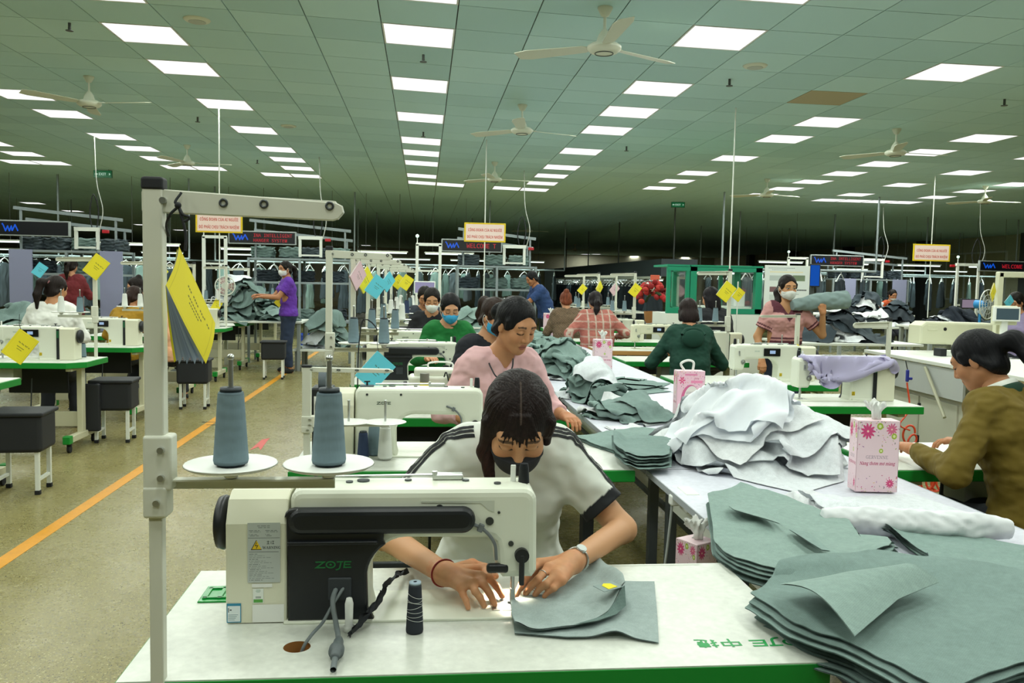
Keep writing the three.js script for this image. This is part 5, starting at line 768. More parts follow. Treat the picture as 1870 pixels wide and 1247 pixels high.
{ const c = cardAt(689, 640, -3.8, 'large blue booklet hanging behind the short stand', 'blue', 0.15, 1.0, 0.5); const p = c.position; single('wire_hook', 'bent black wire holding the large blue booklet', 'hook', tube([[0, 0.0, 0], [-0.02, 0.03, 0], [-0.06, 0.05, 0], [-0.08, -0.05, 0], [-0.085, LT - p.y - 0.09, 0]], 0.003, 30, 5), blackSoft, [p.x, p.y + 0.09, p.z - 0.005]); }
// left line: operators turn their backs to the camera
const lZ = [-5.95, -7.6, -9.2, -10.85, -12.6, -14.2, -15.7, -17.2], lWord = ['first', 'second', 'third', 'fourth', 'fifth', 'sixth', 'seventh', 'eighth'];
lZ.forEach((z, n) => {
  table(`green-edged sewing table beside the aisle, ${lWord[n]} of the left line`, [-3.44, 0, z], 0, {});
  if (n < 6) head(`white sewing machine with black handwheel on the ${lWord[n]} left table`, [-3.34, LT, z], 0, { labels: false });
  if (n === 6) return; const st = stand(`thread stand at the aisle end of the ${lWord[n]} left table`, [-2.9, LT, z - 0.24], 0, [-0.13, -0.29]); if (!n) { st.scale.y = 0.55; st.position.x = -2.95; }
  const ms = [[threadWhite, threadWhite], [threadGrey, threadWhite], [threadWhite, threadWhite], [threadGrey, threadGrey], [threadWhite, threadGrey], [threadGrey, threadGrey], 0, [threadGrey, threadGrey]][n];
  [0.13, 0.29].forEach((d, k) => cone(`${ms[k] === threadWhite ? 'white' : 'grey'} thread cone, ${k ? 'left' : 'right'} one on the ${lWord[n]} left stand`, [(n ? -2.9 : -2.95) - d, LT + 0.398 * (n ? 1 : 0.55), z - 0.24], ms[k]));
});
cone('grey thread cone standing beside the second left machine', onY(152, 652, LT), threadGrey, 0.9);
cardAt(36, 600, -6.12, 'yellow job card at the left picture edge', 'yellow', 0.1, 1.35, 0.75);
cardAt(176, 462, -7.8, 'yellow job card tied to the second left pole', 'yellow', 0.05, 1.3, 0.7); cardAt(292, 478, -9.4, 'yellow job card on the third left pole', 'yellow', 0.9, 1.3, 0.3);
cardAt(394, 545, -12.8, 'yellow job card on the fourth left pole, near the big booklet', 'yellow', 0.5, 1.1, 1.1); cardAt(453, 541, -14.4, 'yellow job card on the fifth left pole', 'yellow', 0.1, 1.1, 0.75); cardAt(512, 540, -13.6, 'yellow job card before the purple-shirted woman', 'yellow', 0.2, 1.0, 0.4);
cardAt(72, 478, -11, 'turquoise job card in front of the left shelf', 'blue', 0.2, 1.1, 0.8);
// stools and a floor box on the left
const stl = (u, v, n, bag) => { const p = onY(u, v, 0.5); return stool(n, [p[0], 0, p[2]], 0.08, bag); };
stl(40, 765, 'black cushioned stool at the left picture edge', false); stl(210, 704, 'black stool with a hanging pouch beside the aisle', true); stl(355, 665, 'black stool under the fourth left table', false); stl(500, 630, 'black stool with cloth beside the far aisle end', false);
stool('black stool under the front operator', [0.26, 0, -2.66], 0);
// right line
const rT = [[-3.55, 2.57, {}, 'first'], [-5.35, 2.57, {}, 'second'], [-6.47, 2.57, {}, 'third'], [-8.27, 2.57, {}, 'fourth'], [-9.55, 2.57, { wood: true }, 'fifth'], [-10.95, 2.57, {}, 'sixth'], [-12.3, 2.57, {}, 'seventh'], [-13.7, 2.57, {}, 'eighth']];
rT.forEach(([z, x, opt, w]) => table(opt.wood ? 'sewing table with bare wooden edge before the plaid-shirted woman' : `green-edged sewing table of the right line, ${w} from the camera`, [x, 0, z], 0, { square: true, ...opt }));
const needleX = (u, v, z) => onZ(u, v, z)[0] + 0.24;
head('sewing machine half covered by lavender cloth on the right line', [needleX(1462, 700, -5.35), LT, -5.35], 0, { labels: false });
head('white sewing machine with lit display in front of the polo-shirted woman', [needleX(1345, 680, -6.47), LT, -6.47], 0, { labels: false });
head('white sewing machine seen behind the dark green woman', [needleX(1240, 620, -8.3), LT, -8.27], 0, { labels: false });
head('cream sewing machine with small display on the wooden-edged table', [needleX(1160, 610, -9.55), LT, -9.55], 0, { cream: true, labels: false });
head('white sewing machine before the plaid-shirted woman', [needleX(1090, 590, -10.95), LT, -10.95], 0, { labels: false });
for (const [u, vt, z, lab, t] of [[1328, 500, -7.9, 'white thread stand pole right of the dark green woman', 0], [1156, 520, -10.7, 'white thread stand pole by the flower basket', 0], [1090, 525, -12.1, 'white thread stand pole behind the plaid-shirted woman', 0], [1122, 520, -13.55, 'white thread stand pole with a pink card', 0], [1063, 520, -13.85, 'white thread stand pole by the man in navy', 0]]) { const p = onZ(u, 640, z); stand(lab, [p[0], LT, z], t, [-0.13, -0.29]); for (const d of [0.13, 0.29]) cone(`${d < 0.2 ? 'right' : 'left'} grey thread cone on the ${lab.replace('white thread ', '')}`, [p[0] - d, LT + 0.398, z], threadGrey); }
cardAt(1327, 512, -7.85, 'large yellow job card on the pole beside the green booth', 'yellow', 0.05, 1.15, 0.75); { const c = cardAt(1349, 524, -9.0, 'small yellow job card right of the large one by the booth', 'yellow', 0.1, 0.9, 0.75); single('card_pole', 'thin white pole holding the small yellow card by the booth', 'pole', rod([0, 0, -0.012], [0, c.position.y + 0.06, -0.012], 0.007), whitePaint, [c.position.x, 0, c.position.z - 0.01]); } cardAt(1160, 516, -10.65, 'yellow job card left of the flower basket', 'yellow', 0.05, 1.05, 0.75); cardAt(1096, 512, -12, 'yellow job card hanging edge-on behind the plaid-shirted woman', 'yellow', 0.9, 1.2, 0.2); cardAt(1124, 516, -13.54, 'pink job card by the far finishing line', 'pink', 0.5, 1.2, 0.3); cardAt(1064, 518, -13.8, 'yellow job card beside the man in navy', 'yellow', 0.05, 1.0, 0.6);
{ const p = onZ(1455, 625, -6.75); stand('white thread stand between the polo-shirted woman and the lavender cloth', [p[0], LT, -6.75], 0, [-0.13]).scale.y = 0.58; cardAt(1456, 628, -6.7, 'yellow job card above the lavender-covered machine', 'yellow', 0.1, 0.85, 0.75); }
// ---------- long work table between the lines ----------
const lilac = M(0xe4e6f2, 0.4, 0, { map: grainTex }), edgeGrey = M(0xa7adb2, 0.5), WT = 0.74;
[[-0.9, -3.36, 'nearest'], [-3.38, -5.8, 'second'], [-5.82, -8.2, 'third'], [-8.22, -10.6, 'fourth'], [-10.62, -13, 'farthest']].forEach(([a, b, w]) => {
  const L = a - b, o = thing('work_table', `${w} section of the long white work table between the lines`, 'work table', [1.425, 0, (a + b) / 2], 0, 'work table sections');
  part('table_top', boxUV(rbox(1.0, 0.022, L, 0.003, 0, WT - 0.011, 0)), lilac, o); part('edge_strip', [box(0.004, 0.024, L, -0.502, WT - 0.012, 0), box(0.004, 0.024, L, 0.502, WT - 0.012, 0)], edgeGrey, o);
  part('apron', [box(0.02, 0.1, L * 0.9, -0.43, WT - 0.075, 0), box(0.02, 0.1, L * 0.9, 0.43, WT - 0.075, 0)], whitePaint, o);
  for (const x of [-0.43, 0.43]) for (const z of [-L * 0.45, L * 0.45]) part('leg', rbox(0.04, WT - 0.025, 0.04, 0.004, x, (WT - 0.025) / 2, z), M(0x4b5256, 0.5), o);
  part('lower_rail', box(0.03, 0.03, L * 0.9, 0, 0.2, 0), M(0x4b5256, 0.5), o);
});
for (const [u, v, w] of [[1216, 908, 'white power socket under the near edge of the work table'], [1247, 925, 'small black switch under the work table edge']]) { const p = onZ(u, v, w[0] === 'w' ? -3.0 : -2.85), o = thing('power_socket', w, 'socket', [0.985, p[1] - 0.01, p[2]]); if (w[0] === 'w') { part('box', rbox(0.05, 0.075, 0.12, 0.006), plastic, o); part('plug', rbox(0.05, 0.04, 0.04, 0.008, -0.045, 0.0, 0), plastic, o); part('cord', tube([[-0.06, -0.02, 0], [-0.08, -0.15, 0.03], [-0.12, -0.4, 0.08], [-0.13, -0.62, 0.1]], 0.005, 20, 6), M(0x9aa09c, 0.6), o); } else { part('case', rbox(0.03, 0.04, 0.05, 0.004), blackSoft, o); part('button', rbox(0.008, 0.02, 0.02, 0.003, -0.018), darkSteel, o); } }
// ---------- cloth ----------
const weave = dataTex(256, (u, v) => { const n = 226 + 10 * Math.sin(u * 2 * Math.PI * 64) * Math.sin(v * 2 * Math.PI * 64) + 12 * tileNoise(u, v, 70, 1) + 9 * tileNoise(u, v, 12, 2); return [n, n, n]; }, [3, 3]);
const cg = (hex, r = 0.92) => M(hex, r, 0, { map: weave, side: THREE.DoubleSide });
const greyCloth = [cg(0x8da7a0), cg(0x849d97), cg(0x96afa7), cg(0x78908a)], whiteCloth = [cg(0xf6fafc), cg(0xeef4f8)], sheer = MP(0xf4f8fc, 0.9, { transmission: 0.35, thickness: 0, side: THREE.DoubleSide }), darkCloth = [cg(0x3d4a52), cg(0x2c363d), cg(0x4a565c)], navyCloth = cg(0x232c38), lavender = MP(0xc9c3e2, 0.85, { transmission: 0.35, thickness: 0, side: THREE.DoubleSide });
class Ground { // heights that settled cloth adds to
  constructor(x0, x1, z0, z1, cell, base, soft) { Object.assign(this, { x0, z0, cell, nx: Math.ceil((x1 - x0) / cell) + 1, nz: Math.ceil((z1 - z0) / cell) + 1, out: base - 0.6 }); this.h = new Float32Array(this.nx * this.nz); for (let j = 0; j < this.nz; j++) for (let i = 0; i < this.nx; i++) this.h[j * this.nx + i] = soft ? soft(x0 + i * cell, z0 + j * cell) : base; }
  at(x, z) { const a = (x - this.x0) / this.cell, b = (z - this.z0) / this.cell, i = Math.floor(a), j = Math.floor(b); if (i < 0 || j < 0 || i >= this.nx - 1 || j >= this.nz - 1) return this.out; const f = a - i, g = b - j, n = this.nx, h = this.h; return lerp(lerp(h[j * n + i], h[j * n + i + 1], f), lerp(h[(j + 1) * n + i], h[(j + 1) * n + i + 1], f), g); }
  add(x, z, y) { const i = Math.round((x - this.x0) / this.cell), j = Math.round((z - this.z0) / this.cell); if (i < 0 || j < 0 || i >= this.nx || j >= this.nz) return; const k = j * this.nx + i; if (y > this.h[k]) this.h[k] = y; }
}
function drape(ground, cx, cz, w, d, turn, squeeze, o = {}) { // a sheet let fall, folded by squeezing; returns geometry about (cx, cz)
  const n = o.n ?? 20, m = Math.max(6, Math.round(n * d / w)), N = n * m, p = new Float32Array(N * 3), q = new Float32Array(N * 3), sx = w / (n - 1), sz = d / (m - 1), c = Math.cos(turn), s = Math.sin(turn), ns = rnd() * 100, lift = o.lift ?? 0.05;
  let top = -9; for (let k = 0; k < 25; k++) top = Math.max(top, ground.at(cx + rr(-0.5, 0.5) * w * squeeze, cz + rr(-0.5, 0.5) * d * squeeze));
  for (let j = 0; j < m; j++) for (let i = 0; i < n; i++) { const k = (j * n + i) * 3; let x = (i / (n - 1) - 0.5) * w * squeeze, z = (j / (m - 1) - 0.5) * d * squeeze; const f = o.fold && i / (n - 1) > o.fold ? 1 : 0; if (f) x = ((2 * o.fold - i / (n - 1)) - 0.5) * w * squeeze; x += 0.12 * w * (1 - squeeze) * noise3(i * 0.3, j * 0.3, ns) * 2; z += 0.12 * d * (1 - squeeze) * noise3(i * 0.3, j * 0.3, ns + 9) * 2; p[k] = cx + c * x + s * z; p[k + 2] = cz - s * x + c * z; p[k + 1] = top + 0.02 + f * 0.02 + lift * (1 + noise3(i * 0.25, j * 0.25, ns + 5)); q.set(p.subarray(k, k + 3), k); }
  const C = []; const con = (a, b, st) => C.push([a * 3, b * 3, 0, st]); for (let j = 0; j < m; j++) for (let i = 0; i < n; i++) { const a = j * n + i; if (i + 1 < n) C.push([a * 3, (a + 1) * 3, sx, 0.9]); if (j + 1 < m) C.push([a * 3, (a + n) * 3, sz, 0.9]); if (i + 1 < n && j + 1 < m) { const dg = Math.hypot(sx, sz); C.push([a * 3, (a + n + 1) * 3, dg, 0.5], [(a + 1) * 3, (a + n) * 3, dg, 0.5]); } if (i + 2 < n) C.push([a * 3, (a + 2) * 3, 2 * sx, o.stiff ?? 0.12]); if (j + 2 < m) C.push([a * 3, (a + 2 * n) * 3, 2 * sz, o.stiff ?? 0.12]); }
  const steps = o.steps ?? 70; for (let t = 0; t < steps; t++) {
    for (let k = 0; k < N * 3; k += 3) for (let e = 0; e < 3; e++) { const v = (p[k + e] - q[k + e]) * 0.9; q[k + e] = p[k + e]; p[k + e] += clamp(v, -0.02, 0.02) + (e === 1 ? -0.0012 : 0); }
    for (let it = 0; it < 3; it++) { for (const [a, b, L, st] of C) { const x = p[b] - p[a], y = p[b + 1] - p[a + 1], z = p[b + 2] - p[a + 2], l = Math.sqrt(x * x + y * y + z * z) + 1e-9, f = (l - L) / l * 0.5 * st; p[a] += x * f; p[a + 1] += y * f; p[a + 2] += z * f; p[b] -= x * f; p[b + 1] -= y * f; p[b + 2] -= z * f; } }
    for (let k = 0; k < N * 3; k += 3) { const h = ground.at(p[k], p[k + 2]) + 0.004; if (p[k + 1] < h) { if (h - p[k + 1] < 0.25) { p[k + 1] = h; p[k] = lerp(p[k], q[k], 0.7); p[k + 2] = lerp(p[k + 2], q[k + 2], 0.7); q[k + 1] = p[k + 1]; } } }
  }
  const g = new THREE.PlaneGeometry(1, 1, n - 1, m - 1), P = g.attributes.position, uv = g.attributes.uv, up = o.thick ?? 0.002; for (let k = 0; k < N; k++) { P.setXYZ(k, p[3 * k] - cx, p[3 * k + 1], p[3 * k + 2] - cz); uv.setXY(k, (k % n) * sx, Math.floor(k / n) * sz); }
  for (let j = 0; j + 1 < m; j++) for (let i = 0; i + 1 < n; i++) { const a = (j * n + i) * 3, b = (j * n + i + n + 1) * 3; for (let e = 0; e < 9; e++) { const f = (e % 3) / 2, h = Math.floor(e / 3) / 2, A = a, B = a + 3, D = a + 3 * n, X = (t) => lerp(lerp(p[A + t], p[B + t], f), lerp(p[D + t], p[b + t], f), h); ground.add(X(0), X(2), X(1) + (o.rise ?? 0.004)); } }
  g.computeVertexNormals(); return { g: thick(g, up), y: 0 };
}
function thick(g, t, loops) { // give a sheet a second face and rims
  const n = g.attributes.normal, b = g.clone(), P = b.attributes.position; for (let i = 0; i < P.count; i++) P.setXYZ(i, P.getX(i) - n.getX(i) * t, P.getY(i) - n.getY(i) * t, P.getZ(i) - n.getZ(i) * t);
  const ix = b.index.array; for (let i = 0; i < ix.length; i += 3) { const a = ix[i]; ix[i] = ix[i + 1]; ix[i + 1] = a; } const bn = b.attributes.normal; for (let i = 0; i < bn.count; i++) bn.setXYZ(i, -bn.getX(i), -bn.getY(i), -bn.getZ(i));
  return merge([g, b]);
}
const heapCount = {};
function sheet(ground, label, x, z, w, d, turn, sq, mat, o = {}) { const s = drape(ground, x, z, w, d, turn, sq, o); return single(o.name ?? 'cloth_piece', label, 'cloth', s.g, mat, [x, 0, z], 0, o.group); }
const G1 = new Ground(0.9, 1.95, -13.0, -0.95, 0.02, WT + 0.001);
const side = (x, z, cx, cz) => `${z > cz ? 'front' : 'back'} ${x < cx ? 'left' : 'right'}`;
function heap(ground, n, cx, cz, rx, rz, size, mats, where, noun, group, o = {}) { for (let k = 0; k < n; k++) { const f = k / n, x = cx + rr(-rx, rx) * (1 - 0.5 * f), z = cz + rr(-rz, rz) * (1 - 0.5 * f); sheet(ground, `${noun} in ${where}, ${nth(n - 1 - k)} from the top`, x, z, size * rr(0.8, 1.2), size * rr(0.7, 1.1), rr(0, 3), o.sq ?? rr(0.62, 0.8), pick(mats), { group, ...o }); } }
// white interlining heap, grey trouser heaps and small scraps along the long table
heap(G1, 11, 1.42, -3.55, 0.22, 0.24, 0.64, [whiteCloth[0], whiteCloth[1], sheer], 'the sheer white heap', 'crumpled white interlining sheet', 'white interlining sheets', { lift: 0.16, rise: 0.016, n: 24, sq: 0.62, stiff: 0.5, steps: 60 });
heap(G1, 14, 1.12, -5.35, 0.14, 0.4, 0.4, [...greyCloth, greyCloth[3], whiteCloth[1]], 'the near grey heap beside the pink shirt', 'folded grey cloth', 'grey pieces of the near heap', { lift: 0.12, rise: 0.018, sq: 0.56, stiff: 0.45 });
heap(G1, 15, 1.14, -6.9, 0.16, 0.55, 0.46, [...greyCloth, greyCloth[0], whiteCloth[0]], 'the tall grey heap on the table', 'crumpled grey garment', 'grey pieces of the tall heap', { lift: 0.16, rise: 0.026, sq: 0.56, stiff: 0.45 });
heap(G1, 8, 1.5, -6.2, 0.3, 0.4, 0.45, greyCloth, 'the grey spread by the middle box', 'grey cloth part', 'grey pieces by the middle box', { lift: 0.03, rise: 0.006, sq: 0.85 });
heap(G1, 14, 1.35, -9.0, 0.35, 0.7, 0.5, [...greyCloth, whiteCloth[1]], 'the far grey heap', 'crumpled grey cloth', 'grey pieces of the far heap', { lift: 0.16, rise: 0.03, sq: 0.55 });
heap(G1, 8, 1.3, -11.6, 0.35, 0.7, 0.55, [whiteCloth[1], greyCloth[2], greyCloth[0]], 'the pale heap at the far table end', 'pale crumpled cloth', 'pale pieces at the far table end', { lift: 0.12, rise: 0.03 });
heap(G1, 9, 1.2, -4.72, 0.2, 0.2, 0.38, [greyCloth[1], greyCloth[0], greyCloth[3], whiteCloth[0]], 'the small pile beside the second box', 'long grey folded part', 'grey parts beside the second box', { lift: 0.07, sq: 0.66, rise: 0.01, stiff: 0.3 });
sheet(G1, 'white folded fleece piece in front of the second box', 1.12, -4.28, 0.34, 0.22, 0.1, 0.7, whiteCloth[0], { lift: 0.03, fold: 0.5, rise: 0.02 }); sheet(G1, 'flat white cloth on the second table section', 1.12, -3.98, 0.4, 0.34, 0.05, 0.96, whiteCloth[0], { lift: 0.004 }); sheet(G1, 'dark blue scrap at the left edge of the work table', 0.99, -3.95, 0.16, 0.1, 0.6, 0.7, navyCloth, { lift: 0.03, n: 12 }); sheet(G1, 'small dark grey strap loop on the white fleece', 1.2, -4.25, 0.2, 0.05, 0.2, 0.6, darkCloth[0], { lift: 0.02, n: 14 });
// ---------- cut panels laid flat: four edges given as points on a level ----------
function along(pts, t) { const L = [0]; for (let i = 1; i < pts.length; i++) L.push(L[i - 1] + Math.hypot(pts[i][0] - pts[i - 1][0], pts[i][1] - pts[i - 1][1])); const s = t * L[L.length - 1]; let i = 1; while (i < L.length - 1 && L[i] < s) i++; const f = (s - L[i - 1]) / (L[i] - L[i - 1] || 1); return [lerp(pts[i - 1][0], pts[i][0], f), lerp(pts[i - 1][1], pts[i][1], f)]; }
function panel(name, label, edges, y0, hfun, mat, o = {}) {
  const E = {}; for (const k of ['top', 'right', 'bottom', 'left']) E[k] = edges[k].map(([u, v]) => { const p = o.world ? [u, 0, v] : onY(u, v, y0); return [p[0] + (o.dx ?? 0), p[2] + (o.dz ?? 0)]; });
  const nx = o.nx ?? 24, ny = o.ny ?? 18, g = new THREE.PlaneGeometry(1, 1, nx, ny), P = g.attributes.position, uv = g.attributes.uv, c0 = E.top[0], c1 = E.top[E.top.length - 1], c2 = E.bottom[0], c3 = E.bottom[E.bottom.length - 1]; let mx = 0, mz = 0;
  for (let i = 0; i < P.count; i++) { const u = P.getX(i) + 0.5, v = 0.5 - P.getY(i), T = along(E.top, u), B = along(E.bottom, u), Lf = along(E.left, v), R = along(E.right, v), f = (k) => (1 - v) * T[k] + v * B[k] + (1 - u) * Lf[k] + u * R[k] - ((1 - u) * (1 - v) * c0[k] + u * (1 - v) * c1[k] + (1 - u) * v * c2[k] + u * v * c3[k]); const x = f(0), z = f(1); P.setXYZ(i, x, y0 + hfun(u, v, x, z), z); uv.setXY(i, x, z); mx += x; mz += z; }
  mx /= P.count; mz /= P.count; g.translate(-mx, 0, -mz); g.computeVertexNormals(); const flip = g.attributes.normal.getY(Math.floor(P.count / 2)) < 0; if (flip) { const a = g.index.array; for (let i = 0; i < a.length; i += 3) { const t = a[i]; a[i] = a[i + 1]; a[i + 1] = t; } g.computeVertexNormals(); }
  return single(name, label, 'cloth', thick(g, o.thick ?? 0.0022), mat, [mx, 0, mz], 0, o.group);
}
function stack(n, edges, y0, mats, noun, where, o = {}) { for (let k = 0; k < n; k++) { const a = rr(-1, 1) * (o.spread ?? 0.012), b = rr(-1, 1) * (o.spread ?? 0.012), ns = rnd() * 50, top = k === n - 1; panel('cut_panel', `${noun}, ${ordinal(n - 1 - k)} from the top of ${where}`, edges, y0, (u, v, x, z) => k * (o.step ?? 0.007) + (o.wave ?? 0.006) * (noise3(x * 6, z * 6, ns * 0 + 2) + 0.4 * noise3(x * 16, z * 16, 3 + k * 0.15)) + (o.h ? o.h(u, v) : 0) + 0.004, mats[k % mats.length], { dx: top ? 0 : a - 0.0015 * (n - k), dz: top ? 0 : b + (o.step ?? 0.007) * (n - 1 - k) * (o.slide ?? 0.8), group: 'cut panels of ' + where, ...o }); } }
const pA = { left: [[1291, 942], [1300, 985], [1302, 1021], [1340, 1052]], bottom: [[1340, 1052], [1438, 1080], [1540, 1066], [1620, 1052]], right: [[1619, 1012], [1634, 1034], [1620, 1052]], top: [[1291, 942], [1353, 908], [1449, 938], [1549, 982], [1567, 1008], [1619, 1012]] };
stack(7, pA, WT + 0.006, greyCloth, 'grey trouser panel', 'the near grey stack', { step: 0.008, spread: 0.014, h: (u, v) => 0.03 * smooth(0.75, 1, u) * smooth(0.3, 0.9, v) + 0.02 * smooth(0.25, 0, u) * smooth(0.5, 0, v) });
panel('pocket_flap', 'small loose flap on the near grey stack', { left: [[1440, 968], [1452, 985]], bottom: [[1452, 985], [1500, 1016], [1516, 1018]], right: [[1490, 984], [1516, 1018]], top: [[1440, 968], [1470, 972], [1490, 984]] }, WT + 0.068, (u, v) => 0.004 + 0.014 * v, greyCloth[0]); panel('pocket_flap', 'folded corner near the tip of the near grey stack', { left: [[1330, 925], [1340, 940]], bottom: [[1340, 940], [1400, 955], [1425, 962]], right: [[1390, 930], [1425, 962]], top: [[1330, 925], [1360, 918], [1390, 930]] }, WT + 0.072, (u, v) => 0.004 + 0.012 * v * (1 - u * 0.5), greyCloth[2]);
const pB = { left: [[1424, 1082], [1392, 1120], [1368, 1135]], bottom: [[1368, 1135], [1450, 1192], [1570, 1247], [1720, 1330]], right: [[2010, 1130], [1960, 1230], [1720, 1330]], top: [[1424, 1082], [1604, 1064], [1715, 1078], [2010, 1130]] };
stack(8, pB, WT + 0.006, [greyCloth[3], greyCloth[1], greyCloth[0]], 'grey cut piece', 'the corner stack at lower right', { step: 0.009, spread: 0.02, h: (u, v) => 0.02 * smooth(0.4, 0.1, v) });
panel('cut_panel', 'grey flap folded back over the corner stack', { left: [[1424, 1082], [1480, 1120], [1560, 1180]], bottom: [[1560, 1180], [1640, 1110], [1715, 1078]], right: [[1604, 1064], [1660, 1068], [1715, 1078]], top: [[1424, 1082], [1520, 1066], [1604, 1064]] }, WT + 0.09, (u, v) => 0.02 + 0.03 * Math.sin(Math.PI * v), greyCloth[2]);
const pC = { left: [[1564, 960], [1590, 975], [1623, 990]], bottom: [[1623, 990], [1697, 1027], [1770, 1056], [1900, 1102]], right: [[1900, 1020], [1900, 1102]], top: [[1564, 960], [1600, 957], [1696, 979], [1756, 984], [1900, 1020]] };
stack(4, pC, WT + 0.004, [greyCloth[1], greyCloth[0]], 'long grey leg panel', 'the pair of long panels at right', { step: 0.007, spread: 0.01, h: (u, v) => 0.025 * smooth(0.3, 0.0, u) });
panel('cut_panel', 'narrow grey panel folded over the long panels', { left: [[1692, 1010], [1697, 1027]], bottom: [[1697, 1027], [1770, 1056], [1900, 1100]], right: [[1900, 1060], [1900, 1100]], top: [[1692, 1010], [1780, 1035], [1900, 1060]] }, WT + 0.045, (u, v) => 0.012 * Math.sin(Math.PI * v), greyCloth[0]);
const pD = { left: [[1048, 800], [1075, 812], [1119, 826]], bottom: [[1119, 826], [1170, 830], [1225, 828]], right: [[1232, 785], [1225, 828]], top: [[1048, 800], [1100, 794], [1155, 785], [1232, 785]] };
stack(3, pD, LT + 0.003, [greyCloth[0], greyCloth[2]], 'flat grey-green panel', 'the spread beyond the front operator', { step: 0.005, spread: 0.006 });
const pE = { left: [[1119, 818], [1120, 838], [1140, 852]], bottom: [[1140, 852], [1180, 852], [1222, 848]], right: [[1225, 812], [1222, 848]], top: [[1119, 818], [1160, 812], [1225, 812]] };
stack(5, pE, LT + 0.008, [greyCloth[1], greyCloth[3]], 'curled grey panel', 'the curled pack on the second table', { step: 0.01, spread: 0.012, h: (u, v) => 0.035 * smooth(0.3, 0, u) * (1 - 0.5 * v), slide: 1.4 });
// the piece being sewn: a lower leg and an upper folded leg with an arched edge
const sewn = cg(0xaebfbc);
panel('sewn_piece', 'lower grey layer of the garment piece under the front operator\'s hands', { left: [[936, 1100], [937, 1130], [940, 1157]], bottom: [[940, 1157], [1040, 1166], [1130, 1164], [1203, 1174]], right: [[1195, 1064], [1200, 1120], [1203, 1174]], top: [[936, 1100], [1030, 1070], [1120, 1060], [1195, 1064]] }, LT + 0.004, (u, v, x, z) => 0.002 + 0.012 * Math.exp(-(((u - 0.68) / 0.12) ** 2)) * smooth(0.75, 1, v) + 0.002 * noise3(x * 12, z * 12, 1), sewn, { group: 'piece being sewn' });
panel('sewn_piece', 'upper folded grey layer with a yellow patch held by the front operator', { left: [[932, 1099], [934, 1125], [940, 1150]], bottom: [[940, 1150], [985, 1153], [1050, 1146], [1110, 1128], [1140, 1106]], right: [[1090, 1032], [1118, 1058], [1136, 1085], [1140, 1106]], top: [[932, 1099], [960, 1090], [1000, 1090], [1035, 1066], [1090, 1032]] }, LT + 0.012, (u, v, x, z) => 0.006 + 0.03 * smooth(0.55, 1, u) * smooth(0.2, 0.9, v) + 0.012 * smooth(0.12, 0, u) * smooth(0.5, 1, v) + 0.02 * smooth(0.8, 1, u) + 0.003 * noise3(x * 9, z * 9, 7), cg(0xb4c5c2), { group: 'piece being sewn', nx: 34, ny: 26, thick: 0.003 });
panel('sewn_piece', 'curled hem loop at the end of the garment piece being sewn', { left: [[1046, 1147], [1090, 1140]], bottom: [[1090, 1140], [1125, 1128], [1143, 1112]], right: [[1140, 1102], [1143, 1112]], top: [[1046, 1146], [1110, 1128], [1140, 1102]] }, LT + 0.012, (u, v) => 0.008 + 0.035 * smooth(0.3, 1, u) * (1 - v), greyCloth[3]);
{ const p = onY(1110, 1081, LT + 0.045), o = thing('patch_label', 'small grey patch with a yellow mark on the garment being sewn', 'label', [p[0], LT + 0.058, p[2]], 0.32); part('patch', rbox(0.05, 0.0015, 0.05, 0.0006), M(0x8b9b98, 0.8), o); part('mark', extr([[-0.01, -0.02], [0.014, -0.018], [0.012, 0.01], [0.0, 0.02], [-0.01, 0.01]], 0.001).rotateX(-Math.PI / 2).translate(0, 0.0014, 0), cardYellow, o); o.rotation.z = 0.12; o.rotation.x = -0.08; }
// white paper-like rolls and sheets at right
{
  const a = onY(1500, 945, WT + 0.05), b = onY(1845, 968, WT + 0.04), A = V(a[0], WT + 0.05, a[2]), B = V(b[0], WT + 0.045, b[2]), L = A.distanceTo(B), g = nets((x, y, z) => { const r = 0.046 * (0.75 + 0.25 * smooth(0, 0.12, L / 2 - Math.abs(x))) + 0.006 * noise3(x * 8, y * 14, z * 14) + 0.003 * noise3(x * 25, y * 30, z * 30); return Math.max(Math.hypot(y * 1.05, z) - r, Math.abs(x) - L / 2); }, [-L / 2 - 0.02, -0.07, -0.07], [L / 2 + 0.02, 0.07, 0.07], 0.008);
  const q = new THREE.Quaternion().setFromUnitVectors(V(1, 0, 0), B.clone().sub(A).normalize()); single('interlining_roll', 'long loose roll of white interlining lying across the work table', 'fabric roll', g.applyQuaternion(q), whiteCloth[0], A.clone().lerp(B, 0.5).toArray());
}
sheet(G1, 'white interlining sheet standing in a fold before the largest box', 1.35, -2.78, 0.36, 0.3, 0.3, 0.62, whiteCloth[0], { lift: 0.14, stiff: 0.5, rise: 0.01 }); sheet(G1, 'flat white sheet under the loose roll', 1.6, -2.72, 0.5, 0.34, 0.15, 0.9, whiteCloth[1], { lift: 0.02 });
// lavender cloth thrown over a machine of the right line
{
  const mx = needleX(1462, 700, -5.35), Gm = new Ground(mx - 0.6, mx + 0.75, -5.85, -4.8, 0.015, LT + 0.002, (x, z) => (x > mx - 0.24 && x < mx + 0.36 && Math.abs(z + 5.35) < 0.075 ? LT + 0.292 : LT + 0.002));
  sheet(Gm, 'lavender sheer cloth thrown over a right-hand machine', mx + 0.06, -5.27, 0.8, 0.44, 0.2, 0.94, lavender, { n: 36, lift: 0.03, steps: 150, name: 'machine_cover' });
}
